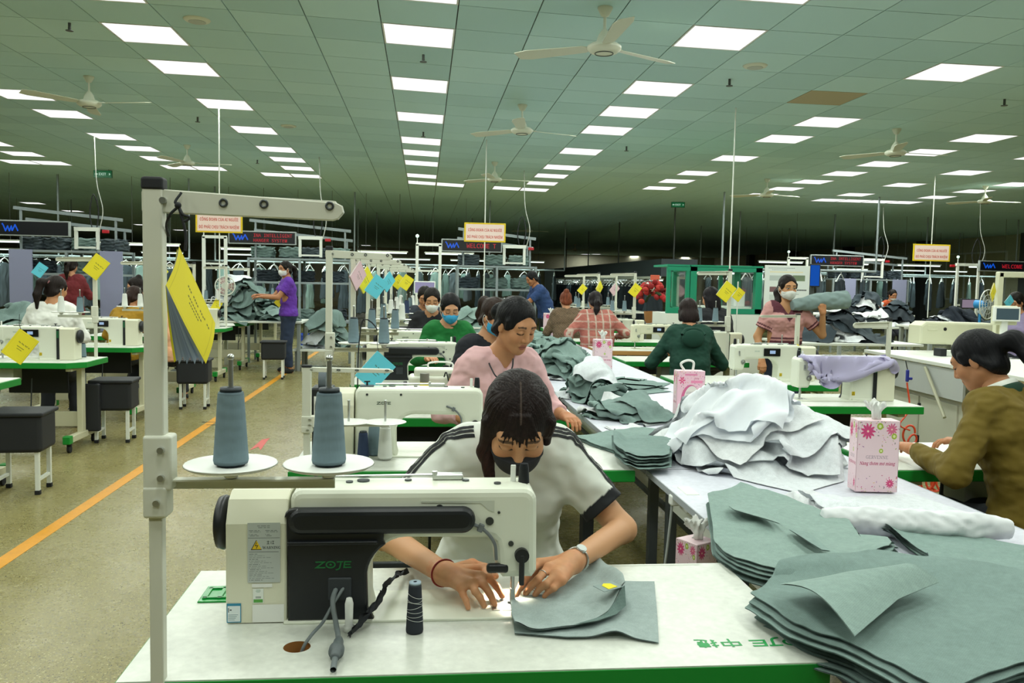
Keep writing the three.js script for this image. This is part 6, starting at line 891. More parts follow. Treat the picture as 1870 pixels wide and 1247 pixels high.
// ---------- pink gift boxes used for rubbish ----------
function flower(c, x, y, r, col, n = 11) { for (let k = 0; k < n; k++) { const a = k / n * 6.283; c.fillStyle = col; c.beginPath(); c.ellipse(x + Math.cos(a) * r * 0.55, y + Math.sin(a) * r * 0.55, r * 0.5, r * 0.16, a, 0, 7); c.fill(); } c.fillStyle = '#f3d3c0'; c.beginPath(); c.arc(x, y, r * 0.15, 0, 7); c.fill(); }
function sprig(c, w, h) { const cols = ['#c84f86', '#8f4a8e', '#d8a64e', '#9aa84a', '#6c6a5e', '#cf7f9c']; for (let k = 0; k < 90; k++) { const top = k % 3 < 2, x = rr(0, w), y = top ? Math.pow(rnd(), 1.6) * h * 0.4 : h - Math.pow(rnd(), 1.8) * h * 0.24; c.fillStyle = pick(cols); c.save(); c.translate(x, y); c.rotate(rr(0, 6)); c.beginPath(); c.ellipse(0, 0, rr(4, 11), rr(2, 4), 0, 0, 7); c.fill(); c.restore(); } }
const boxFront = (kind) => canvasTex(400, 620, (c, w, h) => {
  c.fillStyle = kind === 2 ? '#f0c3d2' : '#ecd0d8'; c.fillRect(0, 0, w, h);
  if (kind !== 2) { sprig(c, w, h); flower(c, 95, 90, 68, '#d2457c'); flower(c, 325, 70, 52, '#d96a8f'); flower(c, 330, 545, 40, '#d2457c'); for (const [x, y, r] of [[210, 45, 30], [350, 130, 26], [230, 260, 20]]) { c.fillStyle = '#9fb53a'; c.beginPath(); c.arc(x, y, r, 0, 7); c.fill(); c.fillStyle = '#dfe6a8'; c.beginPath(); c.arc(x, y, r * 0.5, 0, 7); c.fill(); } c.fillStyle = '#a08694'; c.font = '40px serif'; c.fillText('GERVENNE', 84, 330); c.fillStyle = '#b02a5c'; vtext(c, 'Nàng thơm mơ màng', 26, 385, 40, 'italic bold serif', 'left', 0.82); }
  else { sprig(c, w, h); flower(c, 70, 110, 48, '#e0457f', 6); c.fillStyle = '#ef8fb4'; c.fillRect(200, 110, 170, 32); c.fillStyle = '#e68bb0'; c.fillRect(110, 30, 180, 22); c.fillStyle = '#d56a96'; c.beginPath(); c.ellipse(190, 330, 130, 170, 0.15, 0, 7); c.fill(); c.fillStyle = '#e9e4dc'; c.beginPath(); c.ellipse(210, 320, 105, 145, 0.15, 0, 7); c.fill(); c.fillStyle = '#8d7a86'; c.font = '34px serif'; c.fillText('GERVENNE', 130, 270); c.fillStyle = '#c95b6f'; c.fillRect(170, 300, 100, 14); flower(c, 205, 430, 60, '#e2545f', 7); c.fillStyle = '#b02a5c'; vtext(c, 'thơm', 240, 96, 30, 'italic serif'); }
});
const boxMats = [1, 2].map((k) => M(0xffffff, 0.5, 0, { map: boxFront(k) })), boxPink = M(0xe9cdd4, 0.5), tissue = MP(0xeef0ec, 0.9, { transmission: 0.3, thickness: 0, side: THREE.DoubleSide });
function giftBox(label, pos, turn, w, h, d, kind, tis) {
  const o = thing('gift_box', label, 'box', pos, turn, 'pink flowered boxes');
  part('carton', rbox(w, h, d, 0.004, 0, h / 2, 0), boxPink, o); part('front_print', plane(w * 0.985, h * 0.985, 0, h / 2, d / 2 + 0.0006), boxMats[kind - 1], o); part('back_print', plane(w * 0.985, h * 0.985, 0, h / 2, -d / 2 - 0.0006, 0, Math.PI), boxMats[kind - 1], o); part('side_print', plane(d * 0.98, h * 0.985, w / 2 + 0.0006, h / 2, 0, 0, Math.PI / 2), boxMats[0], o); part('side_print', plane(d * 0.98, h * 0.985, -w / 2 - 0.0006, h / 2, 0, 0, -Math.PI / 2), boxMats[0], o);
  if (tis === 'loop') part('handle', tube([[-0.03, h, 0], [-0.05, h + 0.035, 0.0], [-0.01, h + 0.055, 0], [0.02, h + 0.045, 0], [0.018, h, 0]], 0.007, 24, 6), plastic, o);
  else part('plastic_bag', nets((x, y, z) => { const r = 0.022 + 0.035 * smooth(0, 0.09, y) ; return Math.max(Math.hypot(x, z) - r * (0.6 + 0.5 * noise3(Math.atan2(x, z) * 1.2, y * 20, 3)), y - 0.055 - 0.03 * noise3(x * 25, 1, z * 25), -0.003 - y); }, [-0.08, -0.01, -0.08], [0.08, 0.12, 0.08], 0.006).translate(0, h, 0), tissue, o);
}
{ const q = (u, v) => onY(u, v, WT); const b1 = onY(1592, 892, WT + 0.01); giftBox('largest pink flowered box standing behind the loose white roll', [b1[0], WT + 0.005, b1[2]], -0.12, 0.155, 0.27, 0.075, 1, 'bag');
  const b2 = q(1256, 772); giftBox('pink box with a round window and a white loop beside the white heap', [b2[0], WT + 0.004, b2[2]], -0.05, 0.155, 0.29, 0.075, 2, 'loop'); const b3 = q(1099, 682); giftBox('pink flowered box in the middle of the grey cloths', [b3[0], WT + 0.004, b3[2]], 0.02, 0.155, 0.29, 0.075, 1, 'bag'); const b4 = q(1005, 612); giftBox('farthest pink flowered box, before the checked coat', [b4[0], WT + 0.004, b4[2]], 0.05, 0.2, 0.32, 0.09, 1, 'bag');
  giftBox('pink box hung at the work table edge with a wisp of tissue', [0.87, 0.5, -2.55], 0.5, 0.09, 0.2, 0.09, 1, 'bag'); const b5 = onY(287, 786, 0); giftBox('pink box on the floor behind the nearest pole', [b5[0], 0, b5[2]], 0.1, 0.1, 0.33, 0.09, 1, 'loop'); }
// ---------- hanging notices ----------
const noticeMat = decal(1, 1, canvasTex(768, 384, (c) => { c.fillStyle = '#e7c21c'; c.fillRect(0, 0, 768, 384); c.fillStyle = '#f3d9cf'; c.fillRect(26, 26, 716, 332); c.fillStyle = '#c5402c'; vtext(c, 'CÔNG ĐOẠN CỦA AI NGƯỜI', 384, 172, 80, 'bold', 'center', 0.6); vtext(c, 'ĐÓ PHẢI CHỊU TRÁCH NHIỆM', 384, 312, 80, 'bold', 'center', 0.6); }));
for (const [u0, u1, v0, v1, z, foot, lab] of [[357, 443, 386, 425, -10.9, 560, 'left yellow-bordered notice with red lettering on a thin pole'], [848, 923, 407, 442, -12.2, 560, 'centre yellow-bordered notice with red lettering on a thin pole'], [1668, 1734, 446, 477, -13.8, 580, 'right yellow-bordered notice with red lettering on a thin pole']]) {
  const a = onZ(u0, v0, z), b = onZ(u1, v1, z), w = b[0] - a[0], h = a[1] - onZ(u0, v1, z)[1], cx = (a[0] + b[0]) / 2, cy = (a[1] + b[1]) / 2, f = onZ((u0 + u1) / 2, foot, z)[1], o = thing('hanging_notice', lab, 'notice', [cx, cy, z], 0, 'hanging notices');
  part('board', rbox(w, h, 0.012, 0.003), cardYellow, o); part('print', plane(w * 0.99, h * 0.98, 0, 0, 0.0066), noticeMat, o); part('pole', rod([0, f - cy, -0.014], [0.0, hC(cx) - cy, -0.014], 0.008), whitePaint, o);
}
{ const p = onZ(1330, 560, -9.2); single('thin_pole', 'thin white ceiling pole left of the polo-shirted woman', 'pole', rod([0, 0.9, 0], [0, hC(p[0]), 0], 0.008), whitePaint, [p[0], 0, -9.2]); }
// ---------- display gates with garment racks ----------
function ledTex(lines, big) { return canvasTex(1024, 168, (c) => { c.fillStyle = '#05070c'; c.fillRect(0, 0, 1024, 168); c.strokeStyle = '#0a57d8'; c.lineWidth = 20; c.lineJoin = 'round'; c.beginPath(); c.moveTo(70, 44); c.lineTo(104, 122); c.lineTo(136, 62); c.lineTo(160, 122); c.lineTo(190, 62); c.lineTo(200, 122); c.moveTo(200, 122); c.lineTo(244, 44); c.lineTo(286, 122); c.stroke(); c.fillStyle = '#0a57d8'; c.beginPath(); c.arc(60, 36, 12, 0, 7); c.fill(); c.fillStyle = '#ff2438'; c.font = `bold ${big ? 96 : 68}px monospace`; lines.forEach((l, k) => c.fillText(l, big ? 420 : 370, big ? 120 : 72 + k * 76, big ? 1000 : 640)); c.fillStyle = 'rgba(5,7,12,0.75)'; for (let x = 340; x < 1024; x += 9) c.fillRect(x, 0, 3, 168); for (let y = 0; y < 168; y += 9) c.fillRect(340, y, 700, 3); }); }
const frameSteel = M(0xaeb8ba, 0.45, 0.3), rackGrey = M(0x8d989a, 0.5, 0.2), lilacPanel = M(0x8f93b0, 0.7);
const bundleGeos = [0, 1, 2].map((k) => nets((x, y, z) => { const d = Math.hypot(Math.max(Math.abs(x) - 0.15, 0), Math.max(Math.abs(y) - 0.06, 0), Math.max(Math.abs(z) - 0.1, 0)) - 0.035; return d + 0.022 * noise3(x * 7 + k * 9, y * 16, z * 7) + 0.012 * Math.sin(y * 130 + 3 * noise3(x * 6, y * 3, z * 6 + k)); }, [-0.26, -0.16, -0.2], [0.26, 0.16, 0.2], 0.018));
function gate(o) { // sign, small frame, rack with bundles, all placed from the picture
  const z = o.z, P = (u, v) => onZ(u, v, z), a = P(o.sign[0], o.sign[1]), b = P(o.sign[2], o.sign[3]), w = b[0] - a[0], h = P(o.sign[0], o.sign[1])[1] - P(o.sign[0], o.sign[3])[1], cx = (a[0] + b[0]) / 2, cy = (a[1] + b[1]) / 2;
  const s = thing('led_sign', `${o.word} display sign with blue mark${o.dark ? ', unlit lettering' : ' and red dot lettering'}`, 'display sign', [cx, cy, z + 0.06], 0, 'display signs');
  const t = ledTex(o.lines, o.big); part('case', rbox(w + 0.04, h + 0.03, 0.06, 0.006), greyPaint, s); part('screen', plane(w, h * 0.96, 0, 0, 0.0315), M(0x050608, 0.4, 0, { map: t, emissive: 0xffffff, emissiveMap: t, emissiveIntensity: 0.9 }), s);
  const f = P(o.frame[0], o.frame[1]), g = P(o.frame[2], o.frame[3]), fr = thing('gate_frame', `white metal gate frame beside the ${o.word} display sign`, 'frame', [(f[0] + g[0]) / 2, 0, z], 0, 'gate frames'), fw = (g[0] - f[0]) / 2, top = f[1], low = g[1];
  part('post', bar([-fw, o.full ? 0 : low, 0], [-fw, top, 0], 0.045), whitePaint, fr); part('post', bar([fw, o.full ? 0 : low, 0], [fw, top, 0], 0.045), whitePaint, fr); part('cross_bar', bar([-fw * (o.ext ?? 1.15), top, 0], [fw * 1.15, top, 0], 0.06), whitePaint, fr); part('lower_bar', bar([-fw, low + 0.03, 0], [fw, low + 0.03, 0], 0.03), whitePaint, fr); part('alarm_lamp', rbox(0.1, 0.05, 0.05, 0.01, fw * (o.lampSide ?? 1) + 0.12 * (o.lampSide ?? 1), top - 0.03, 0), M(0x8c1620, 0.4, 0, { emissive: 0xd01525, emissiveIntensity: 0.25 }), fr);
  part('cable_loop', tube([[fw * 0.5, top, 0], [fw * 0.3, top + 0.25, 0], [fw * 0.7, top + 0.55, 0.02], [fw * 1.1, top + 0.3, 0], [fw * 0.9, top, 0]], 0.009, 30, 5), blackSoft, fr); part('supply_cable', tube([[fw * 1.2, top, 0], [fw * 1.5, top + 0.3, 0], [fw * 1.0, top + 0.7, 0], [fw * 0.8, hC(cx), 0]], 0.008, 24, 5), M(0xb9bdb5, 0.6), fr); if (o.bulb) part('status_bulb', ball(0.03, -fw, top + 0.16, 0), M(0xdff5e8, 0.4, 0, { emissive: 0xcfffe8, emissiveIntensity: 0.8 }), fr), part('bulb_stem', rod([-fw, top, 0], [-fw, top + 0.13, 0], 0.008), whitePaint, fr);
  if (!o.rack) return; const r0 = P(o.rack[0], o.rack[1]), r1 = P(o.rack[2], o.rack[1]), L = r1[0] - r0[0], ry = r0[1], mid = P(o.rack[0], o.rack[3])[1], r = thing('garment_rack', `grey metal rack of bundles under the ${o.word} display sign`, 'rack', [r0[0], 0, z - 0.25], 0, 'garment racks');
  for (const x of [0, L / 2, L]) for (const k of [-0.3, 0.3]) part('upright', bar([x, 0, k], [x, ry, k], 0.04), rackGrey, r); for (const y of [ry, mid, 0.75]) part('shelf', box(L, 0.035, 0.62, L / 2, y - 0.017, 0), rackGrey, r); if (o.panels) for (const x of o.panels) part('side_panel', box(0.34, ry - 0.6, 0.03, x * L, (ry + 0.6) / 2, 0.33), lilacPanel, r); parts('track', [bar([0, ry + 0.5, -0.2], [L, ry + 0.35, -0.2], 0.05), bar([0, ry + 0.65, 0.2], [L, ry + 0.5, 0.2], 0.05)], rackGrey, r); parts('track_post', [bar([0.1, ry, -0.2], [0.1, ry + 0.5, -0.2], 0.03), bar([L - 0.1, ry, -0.2], [L - 0.1, ry + 0.36, -0.2], 0.03), bar([0.1, ry, 0.2], [0.1, ry + 0.64, 0.2], 0.03), bar([L - 0.1, ry, 0.2], [L - 0.1, ry + 0.52, 0.2], 0.03)], rackGrey, r);
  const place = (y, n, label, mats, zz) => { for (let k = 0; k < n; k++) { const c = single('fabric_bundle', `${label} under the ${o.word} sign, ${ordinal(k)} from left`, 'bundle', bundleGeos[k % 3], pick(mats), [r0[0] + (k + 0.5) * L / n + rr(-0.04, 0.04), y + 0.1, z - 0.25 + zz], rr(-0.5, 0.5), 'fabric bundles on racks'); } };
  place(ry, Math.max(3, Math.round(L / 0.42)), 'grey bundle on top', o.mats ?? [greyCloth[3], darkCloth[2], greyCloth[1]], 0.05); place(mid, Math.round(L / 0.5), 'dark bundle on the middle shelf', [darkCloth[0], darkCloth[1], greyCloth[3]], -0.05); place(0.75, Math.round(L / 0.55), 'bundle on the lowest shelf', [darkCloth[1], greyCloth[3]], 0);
}
gate({ word: 'leftmost', z: -14, sign: [2, 405, 129, 430], lines: [], dark: true, frame: [139, 418, 179, 456], rack: [24, 455, 222, 497], panels: [0.09, 0.92] });
gate({ word: 'left', z: -15.2, sign: [421, 424, 540, 445], lines: ['INA INTELLIGENT', 'HANGER SYSTEM'], frame: [548, 434, 586, 470], rack: [455, 470, 640, 513] });
gate({ word: 'centre', z: -15.2, sign: [808, 439, 914, 459], lines: ['WELCOME T'], big: true, frame: [921, 450, 957, 484], rack: [836, 484, 978, 526], mats: [darkCloth[2], greyCloth[3]] });
gate({ word: 'right', z: -19, sign: [1479, 467, 1572, 485], lines: ['INA INTELLIGENT', 'HANGER SYSTEM'], frame: [1576, 474, 1610, 508], rack: [1520, 508, 1656, 556], panels: [0.2, 0.88], mats: [darkCloth[0], darkCloth[1]] });
gate({ word: 'rightmost', z: -17, sign: [1786, 478, 1880, 495], lines: ['WELCOME TO'], big: true, frame: [1749, 483, 1783, 560], full: true, lampSide: -1, bulb: true });
for (const [u0, u1, v, z, lab] of [[762, 804, 446, -14.6, 'tall white gate frame left of the centre display sign'], [372, 412, 432, -14.8, 'tall white gate frame left of the left display sign'], [1440, 1474, 471, -18.6, 'tall white gate frame with a green bulb left of the right sign']]) { const a = onZ(u0, v, z), b = onZ(u1, v, z), w = (b[0] - a[0]) / 2, o = thing('gate_frame', lab, 'frame', [(a[0] + b[0]) / 2, 0, z], 0, 'gate frames'); for (const s of [-1, 1]) part('post', bar([s * w, 0, 0], [s * w, a[1], 0], 0.05), whitePaint, o); part('cross_bar', bar([-w * 1.1, a[1], 0], [w * 1.1, a[1], 0], 0.05), whitePaint, o); part('middle_bar', bar([-w, a[1] - 0.45, 0], [w, a[1] - 0.45, 0], 0.03), whitePaint, o); part('status_bulb', ball(0.03, -w, a[1] + 0.14, 0), M(0xdff5e8, 0.4, 0, { emissive: 0xcfffe8, emissiveIntensity: 0.8 }), o); part('bulb_stem', rod([-w, a[1], 0], [-w, a[1] + 0.12, 0], 0.008), whitePaint, o); }
// ---------- hanging rails with garments and tube lamps in the depth of the hall ----------
const garmentGeos = [0, 1, 2, 3].map((k) => { const W = [0.2, 0.17, 0.22, 0.19][k], H = [0.8, 0.95, 0.7, 1.05][k]; return nets((x, y, z) => { const t = clamp(-y / H, 0, 1), hw = W * (0.75 + 0.35 * t), dp = 0.035 + 0.02 * t; return Math.max(Math.hypot(Math.max(Math.abs(x) - hw + dp, 0), z) - dp + 0.016 * Math.sin(x * (34 + 6 * k) + k + 3 * noise3(x * 3, y * 2, k)) * smooth(0.05, 0.4, t), -H - y - 0.03 * noise3(x * 9, k, 1), y + 0.35 * Math.abs(x)); }, [-0.3, -H - 0.08, -0.12], [0.3, 0.05, 0.12], 0.022); });
const hangerGeo = merge([tube([[0, 0.1, 0], [0.03, 0.13, 0], [0.0, 0.16, 0], [-0.03, 0.13, 0]], 0.006, 12, 5), tube([[-0.2, -0.07, 0], [0, 0.09, 0], [0.2, -0.07, 0]], 0.012, 10, 6), tube([[-0.2, -0.07, 0], [0.2, -0.07, 0]], 0.008, 4, 5)]), hangerMat = M(0xd5dad6, 0.4);
const lampMat = M(0x111111, 0.5, 0, { emissive: 0xeafff6, emissiveIntensity: 1.6 });
function tubeLamp(x, y, z, L, turn, label, lightOn = true, hang = hC(x) - 0.03) { const o = thing('tube_lamp', label, 'tube lamp', [x, y, z], turn, 'tube lamps in the far hall'); part('housing', box(L, 0.03, 0.09, 0, 0.03, 0), whitePaint, o); part('tube', box(L * 0.96, 0.03, 0.06, 0, 0, 0), lampMat, o); parts('wire', [rod([-L / 3, 0.04, 0], [-L / 3, hang - y, 0], 0.004), rod([L / 3, 0.04, 0], [L / 3, hang - y, 0], 0.004)], darkFit, o); if (lightOn) { const a = new THREE.RectAreaLight(0xe6fff4, 70, L * 0.95, 0.06); a.rotation.x = -Math.PI / 2; a.position.y = -0.02; o.add(a); } }
function rail(x0, x1, z, y, gap, tones, word, lampsAt = []) {
  const o = thing('hanging_rail', `${word} overhead rail for hanging garments`, 'rail', [(x0 + x1) / 2, 0, z], 0, 'overhead garment rails'), L = x1 - x0;
  part('tube', rod([-L / 2, y + 0.16, 0], [L / 2, y + 0.16, 0], 0.025, 10), rackGrey, o); for (let x = -L / 2; x <= L / 2 + 0.01; x += L / Math.max(1, Math.round(L / 3))) part('drop_post', rod([x, y + 0.16, 0], [x, hC(x + (x0 + x1) / 2), 0], 0.02, 8), rackGrey, o);
  for (let x = x0 + gap / 2, gn = 0; x < x1; x += gap * rr(0.75, 1.25), gn++) { const g = thing('hanging_garment', `dark garment on a white hanger, ${nth(gn)} from the left on the ${word} rail`, 'garment', [x, y, z], rr(0.5, 1.3), `garments on the ${word} rail`), k = Math.floor(rnd() * 4); part('hanger', hangerGeo, hangerMat, g); part('cloth', garmentGeos[k], pick(tones), g); }
  lampsAt.forEach((x, k) => tubeLamp(x, 2.15, z + 0.35, 1.2, 0, `tube lamp above the ${word} rail, ${ordinal(k)} from the left`));
}
const dk = [darkCloth[0], darkCloth[1], darkCloth[2], greyCloth[3]];
rail(-13.5, -5.2, -19.5, 1.72, 0.4, dk, 'left rear', [-12.6, -10.9, -9.2, -7.4, -5.9]); rail(-5.0, 1.6, -21, 1.72, 0.38, dk, 'middle rear', [-4.2, -2.6, -1, 0.6]); rail(-13, -2, -26, 1.8, 0.5, dk, 'far left', [-12, -9.8, -7.6, -5.2, -3]); rail(-1.5, 4.5, -27, 1.75, 0.5, dk, 'far middle', [-0.4, 1.4, 3.2]);
rail(8.2, 16, -21.5, 1.75, 0.42, dk, 'right rear', [9.2, 11, 13, 15]); rail(9, 18, -27, 1.8, 0.55, dk, 'far right', [10, 12, 14, 16, 17.5]); rail(6.2, 9.6, -17.2, 1.72, 0.4, dk, 'near right', []);
// finishing line: dark canopy with lamps, garments below
{
  const o = thing('finishing_line', 'long dark canopy of the finishing line with lamps under it', 'canopy', [6.15, 0, -28.5]);
  part('canopy', box(0.9, 0.42, 17, 0, 1.93, 0), M(0x3a444c, 0.6), o); part('edge_rail', box(0.05, 0.06, 17.2, -0.5, 1.69, 0), whitePaint, o); for (const z of [-8, -3, 2, 8]) part('hanger_post', rod([0, 2.1, z], [0, 3.47, z], 0.02), darkFit, o);
  for (let k = 0; k < 9; k++) tubeLamp(5.8, 1.62, -20.8 - k * 1.85, 1.1, Math.PI / 2, `lamp under the dark canopy, ${ordinal(k)} from the front`, k % 2 === 0, 1.715);
  for (let k = 0; k < 40; k++) { const g = thing('hanging_garment', `dark garment on a white hanger below the dark canopy, ${nth(k)} from the front`, 'garment', [5.65 + rr(-0.02, 0.02), 1.53, -20.3 - k * 0.4], rr(-0.4, 0.4), 'garments below the dark canopy'); part('hanger', hangerGeo, hangerMat, g); part('cloth', garmentGeos[k % 4], pick([darkCloth[1], navyCloth, darkCloth[0]]), g); }
  for (let k = 0; k < 3; k++) { const t = thing('side_table', `dark side table under the canopy, ${ordinal(k)} from the front`, 'table', [4.9, 0, -20.5 - k * 3.2], 0, 'side tables of the finishing line'); part('top', box(0.7, 0.03, 2.4, 0, 0.85, 0), whitePaint, t); for (const [x, z] of [[-0.3, -1.1], [0.3, -1.1], [-0.3, 1.1], [0.3, 1.1]]) part('leg', box(0.04, 0.84, 0.04, x, 0.42, z), darkFit, t); }
}
// ---------- green glazed booth ----------
{
  const z = -11.2, a = onZ(1262, 488, z), b = onZ(1393, 488, z), W = b[0] - a[0], top = a[1], win = onZ(1262, 570, z)[1], o = thing('glazed_booth', 'green-framed glass booth with a lit interior behind the dark green woman', 'booth', [a[0], 0, z]);
  const gm = M(0x0f8a66, 0.5), D = 0.9, T = 0.09; o.rotation.y = 0.0;
  const frame = (x0, x1, zz, ry, w) => { };
  part('base', box(W, win - 0.02, D, W / 2, win / 2 - 0.01, -D / 2), whitePaint, o);
  for (const [x, zz] of [[T / 2, -T / 2], [W - T / 2, -T / 2], [T / 2, -D + T / 2], [W - T / 2, -D + T / 2]]) part('post', box(T, top - win, T, x, (top + win) / 2, zz), gm, o);
  part('front_rail', box(W, 0.07, T, W / 2, win + 0.02, -T / 2), gm, o); part('top_rail', box(W, 0.06, T, W / 2, top - 0.02, -T / 2), gm, o); part('roof', box(W + 0.02, 0.03, D, W / 2, top + 0.02, -D / 2), gm, o); for (const x of [T / 2, W - T / 2]) { part('side_rail', box(T, 0.06, D, x, win + 0.02, -D / 2), gm, o); part('side_rail', box(T, 0.06, D, x, top - 0.02, -D / 2), gm, o); } part('mullion', box(0.05, top - win, 0.04, W * 0.72, (top + win) / 2, -D + 0.05), gm, o);
  part('glass', box(W - 2 * T, top - win - 0.12, 0.006, W / 2, (top + win) / 2, -0.04), glassPane, o); for (const x of [0.03, W - 0.03]) part('glass', box(0.006, top - win - 0.12, D - 2 * T, x, (top + win) / 2, -D / 2), glassPane, o);
  part('inner_table', box(W - 0.2, 0.04, D - 0.2, W / 2, win + 0.06, -D / 2), whitePaint, o); part('inner_box', rbox(0.16, 0.2, 0.12, 0.01, W * 0.82, win + 0.18, -0.4), plastic, o); part('lamp', box(W * 0.56, 0.025, 0.05, W * 0.36, top - 0.07, -0.12), lampMat, o); const l = new THREE.RectAreaLight(0xf0fff8, 9, W * 0.55, 0.05); l.rotation.x = -Math.PI / 2; l.position.set(W * 0.36, top - 0.09, -0.12); o.add(l);
  for (const [x, y, c] of [[0.1, win - 0.12, 0x222222], [0.3, win - 0.2, 0x1d6b50], [0.2, win - 0.3, 0xb02a2a]]) part('button', cyl(0.02, 0.02, 0.02, x, y, 0.01, Math.PI / 2), M(c, 0.4), o);
  const s0 = onZ(1219, 488, z + 0.0), w2 = a[0] - s0[0], o2 = thing('glazed_wing', 'narrow green-framed glass wing left of the booth', 'booth', [s0[0], 0, z]); part('base', box(w2 - 0.01, win - 0.02, 0.7, w2 / 2, win / 2 - 0.01, -0.35), whitePaint, o2); for (const x of [0.03, w2 - 0.035]) part('post', box(0.05, top - win, 0.05, x, (top + win) / 2, -0.03), gm, o2); part('top_rail', box(w2 - 0.01, 0.06, 0.06, w2 / 2, top - 0.02, -0.03), gm, o2); part('bottom_rail', box(w2 - 0.01, 0.08, 0.06, w2 / 2, win + 0.02, -0.03), gm, o2); part('glass', box(w2 - 0.11, top - win - 0.12, 0.006, w2 / 2, (top + win) / 2, -0.03), glassPane, o2); part('roof', box(w2, 0.03, 0.7, w2 / 2, top + 0.02, -0.35), gm, o2);
}
// poster on a stand, blue screen, flower basket, monitors, fans
{
  const z = -11.1, a = onZ(1399, 484, z), b = onZ(1474, 560, z), w = b[0] - a[0], h = a[1] - b[1] + 0.12, o = thing('poster_board', 'white information poster with small pictures behind the polo-shirted woman', 'poster', [(a[0] + b[0]) / 2, a[1] - h / 2, z], -0.08);
  const pt = canvasTex(400, 560, (c) => { c.fillStyle = '#dfe5df'; c.fillRect(0, 0, 400, 560); c.fillStyle = '#6d7b76'; for (let k = 0; k < 16; k++) c.fillRect(28 + k * 15, 22, 11, 6); for (let k = 0; k < 10; k++) c.fillRect(60 + k * 14, 42, 9, 5); c.fillStyle = '#e9dfb6'; c.fillRect(40, 64, 300, 12); c.fillStyle = '#b9c3bd'; c.fillRect(40, 110, 110, 60); c.fillStyle = '#77876a'; c.fillRect(250, 105, 110, 66); c.fillStyle = '#7a5a5c'; c.fillRect(44, 240, 60, 60); c.fillStyle = '#c8cfc9'; c.fillRect(44, 330, 90, 60); c.fillStyle = '#2e3936'; for (let k = 0; k < 6; k++) c.fillRect(290 + k * 15, 268, 12, 14); c.fillStyle = '#97a39d'; for (let k = 0; k < 9; k++) c.fillRect(150, 320 + k * 22, 160 - (k % 3) * 30, 5); });
  part('board', rbox(w + 0.01, h, 0.02, 0.003), whitePaint, o); part('print', plane(w, h * 0.98, 0, 0, 0.0106), decal(1, 1, pt), o); part('easel_leg', [rod([-0.15, -h / 2, -0.02], [-0.2, -(a[1] - h / 2), 0.05], 0.012)], darkFit, o); part('easel_leg', rod([0.15, -h / 2, -0.02], [0.2, -(a[1] - h / 2), 0.05], 0.012), darkFit, o); part('easel_leg', rod([0, 0.1, -0.02], [0, -(a[1] - h / 2), -0.35], 0.012), darkFit, o);
}
function monitor(label, u0, v0, u1, v1, z, turn, glow, standY, tex) { const a = onZ(u0, v0, z), b = onZ(u1, v1, z), w = Math.abs(b[0] - a[0]), h = a[1] - b[1], cy = (a[1] + b[1]) / 2, o = thing('monitor', label, 'monitor', [(a[0] + b[0]) / 2, cy, z], turn, 'screens'); part('case', rbox(w + 0.03, h + 0.03, 0.04, 0.006), glow.dark ? M(0x23282c, 0.5) : plastic, o); part('screen', plane(w, h, 0, 0, 0.0206), tex ?? M(0x10151a, 0.25, 0, { emissive: glow.c, emissiveIntensity: glow.i }), o); part('stand', [box(0.05, cy - standY, 0.03, 0, -(cy - standY) / 2, -0.03), box(0.24, 0.02, 0.16, 0, -(cy - standY) + 0.01, -0.03)], glow.dark ? darkFit : plastic, o); return o; }
monitor('tall blue lit screen beside the information poster', 1478, 484, 1495, 522, -11.2, 0.2, { c: 0x0a52b8, i: 0.8, dark: true }, 0); monitor('pale lavender computer screen behind the centre poles', 758, 515, 793, 535, -12.6, 0, { c: 0xb9b4dc, i: 0.55 }, 0); monitor('pale pink computer screen at the right', 1755, 547, 1784, 562, -14.5, 0.1, { c: 0xcbb6cc, i: 0.4, dark: true }, 0);
monitor('grey touch screen on a cream control box at the right edge', 1820, 563, 1856, 584, -6.9, -0.15, { c: 0x68848a, i: 0.35, dark: false }, 0.9); { const p = onZ(1838, 576, -6.93); single('control_box', 'cream control box under the grey touch screen', 'control box', [rbox(0.2, 0.17, 0.07, 0.012, 0, 0, 0), rbox(0.05, 0.36, 0.05, 0.006, 0, -0.26, 0)], castCream, [p[0], p[1], -6.96], -0.15); const q = onZ(1820, 600, -7.1), o = thing('machine_post', 'cream machine post with top arm by the touch screen', 'post', [q[0], 0, -7.1]), ty = onZ(1820, 497, -7.1)[1]; part('pole', rbox(0.05, ty, 0.05, 0.006, 0, ty / 2, 0), castCream, o); part('arm', rbox(0.4, 0.05, 0.05, 0.006, 0.18, ty - 0.02, 0), castCream, o); cardAt(1815, 516, -7.05, 'yellow card folded on the cream machine post', 'yellow', 0.7, 0.95, 0.3); cardAt(1845, 538, -8.2, 'light blue card behind the touch screen', 'blue', 0.3, 0.8, 0.2); }
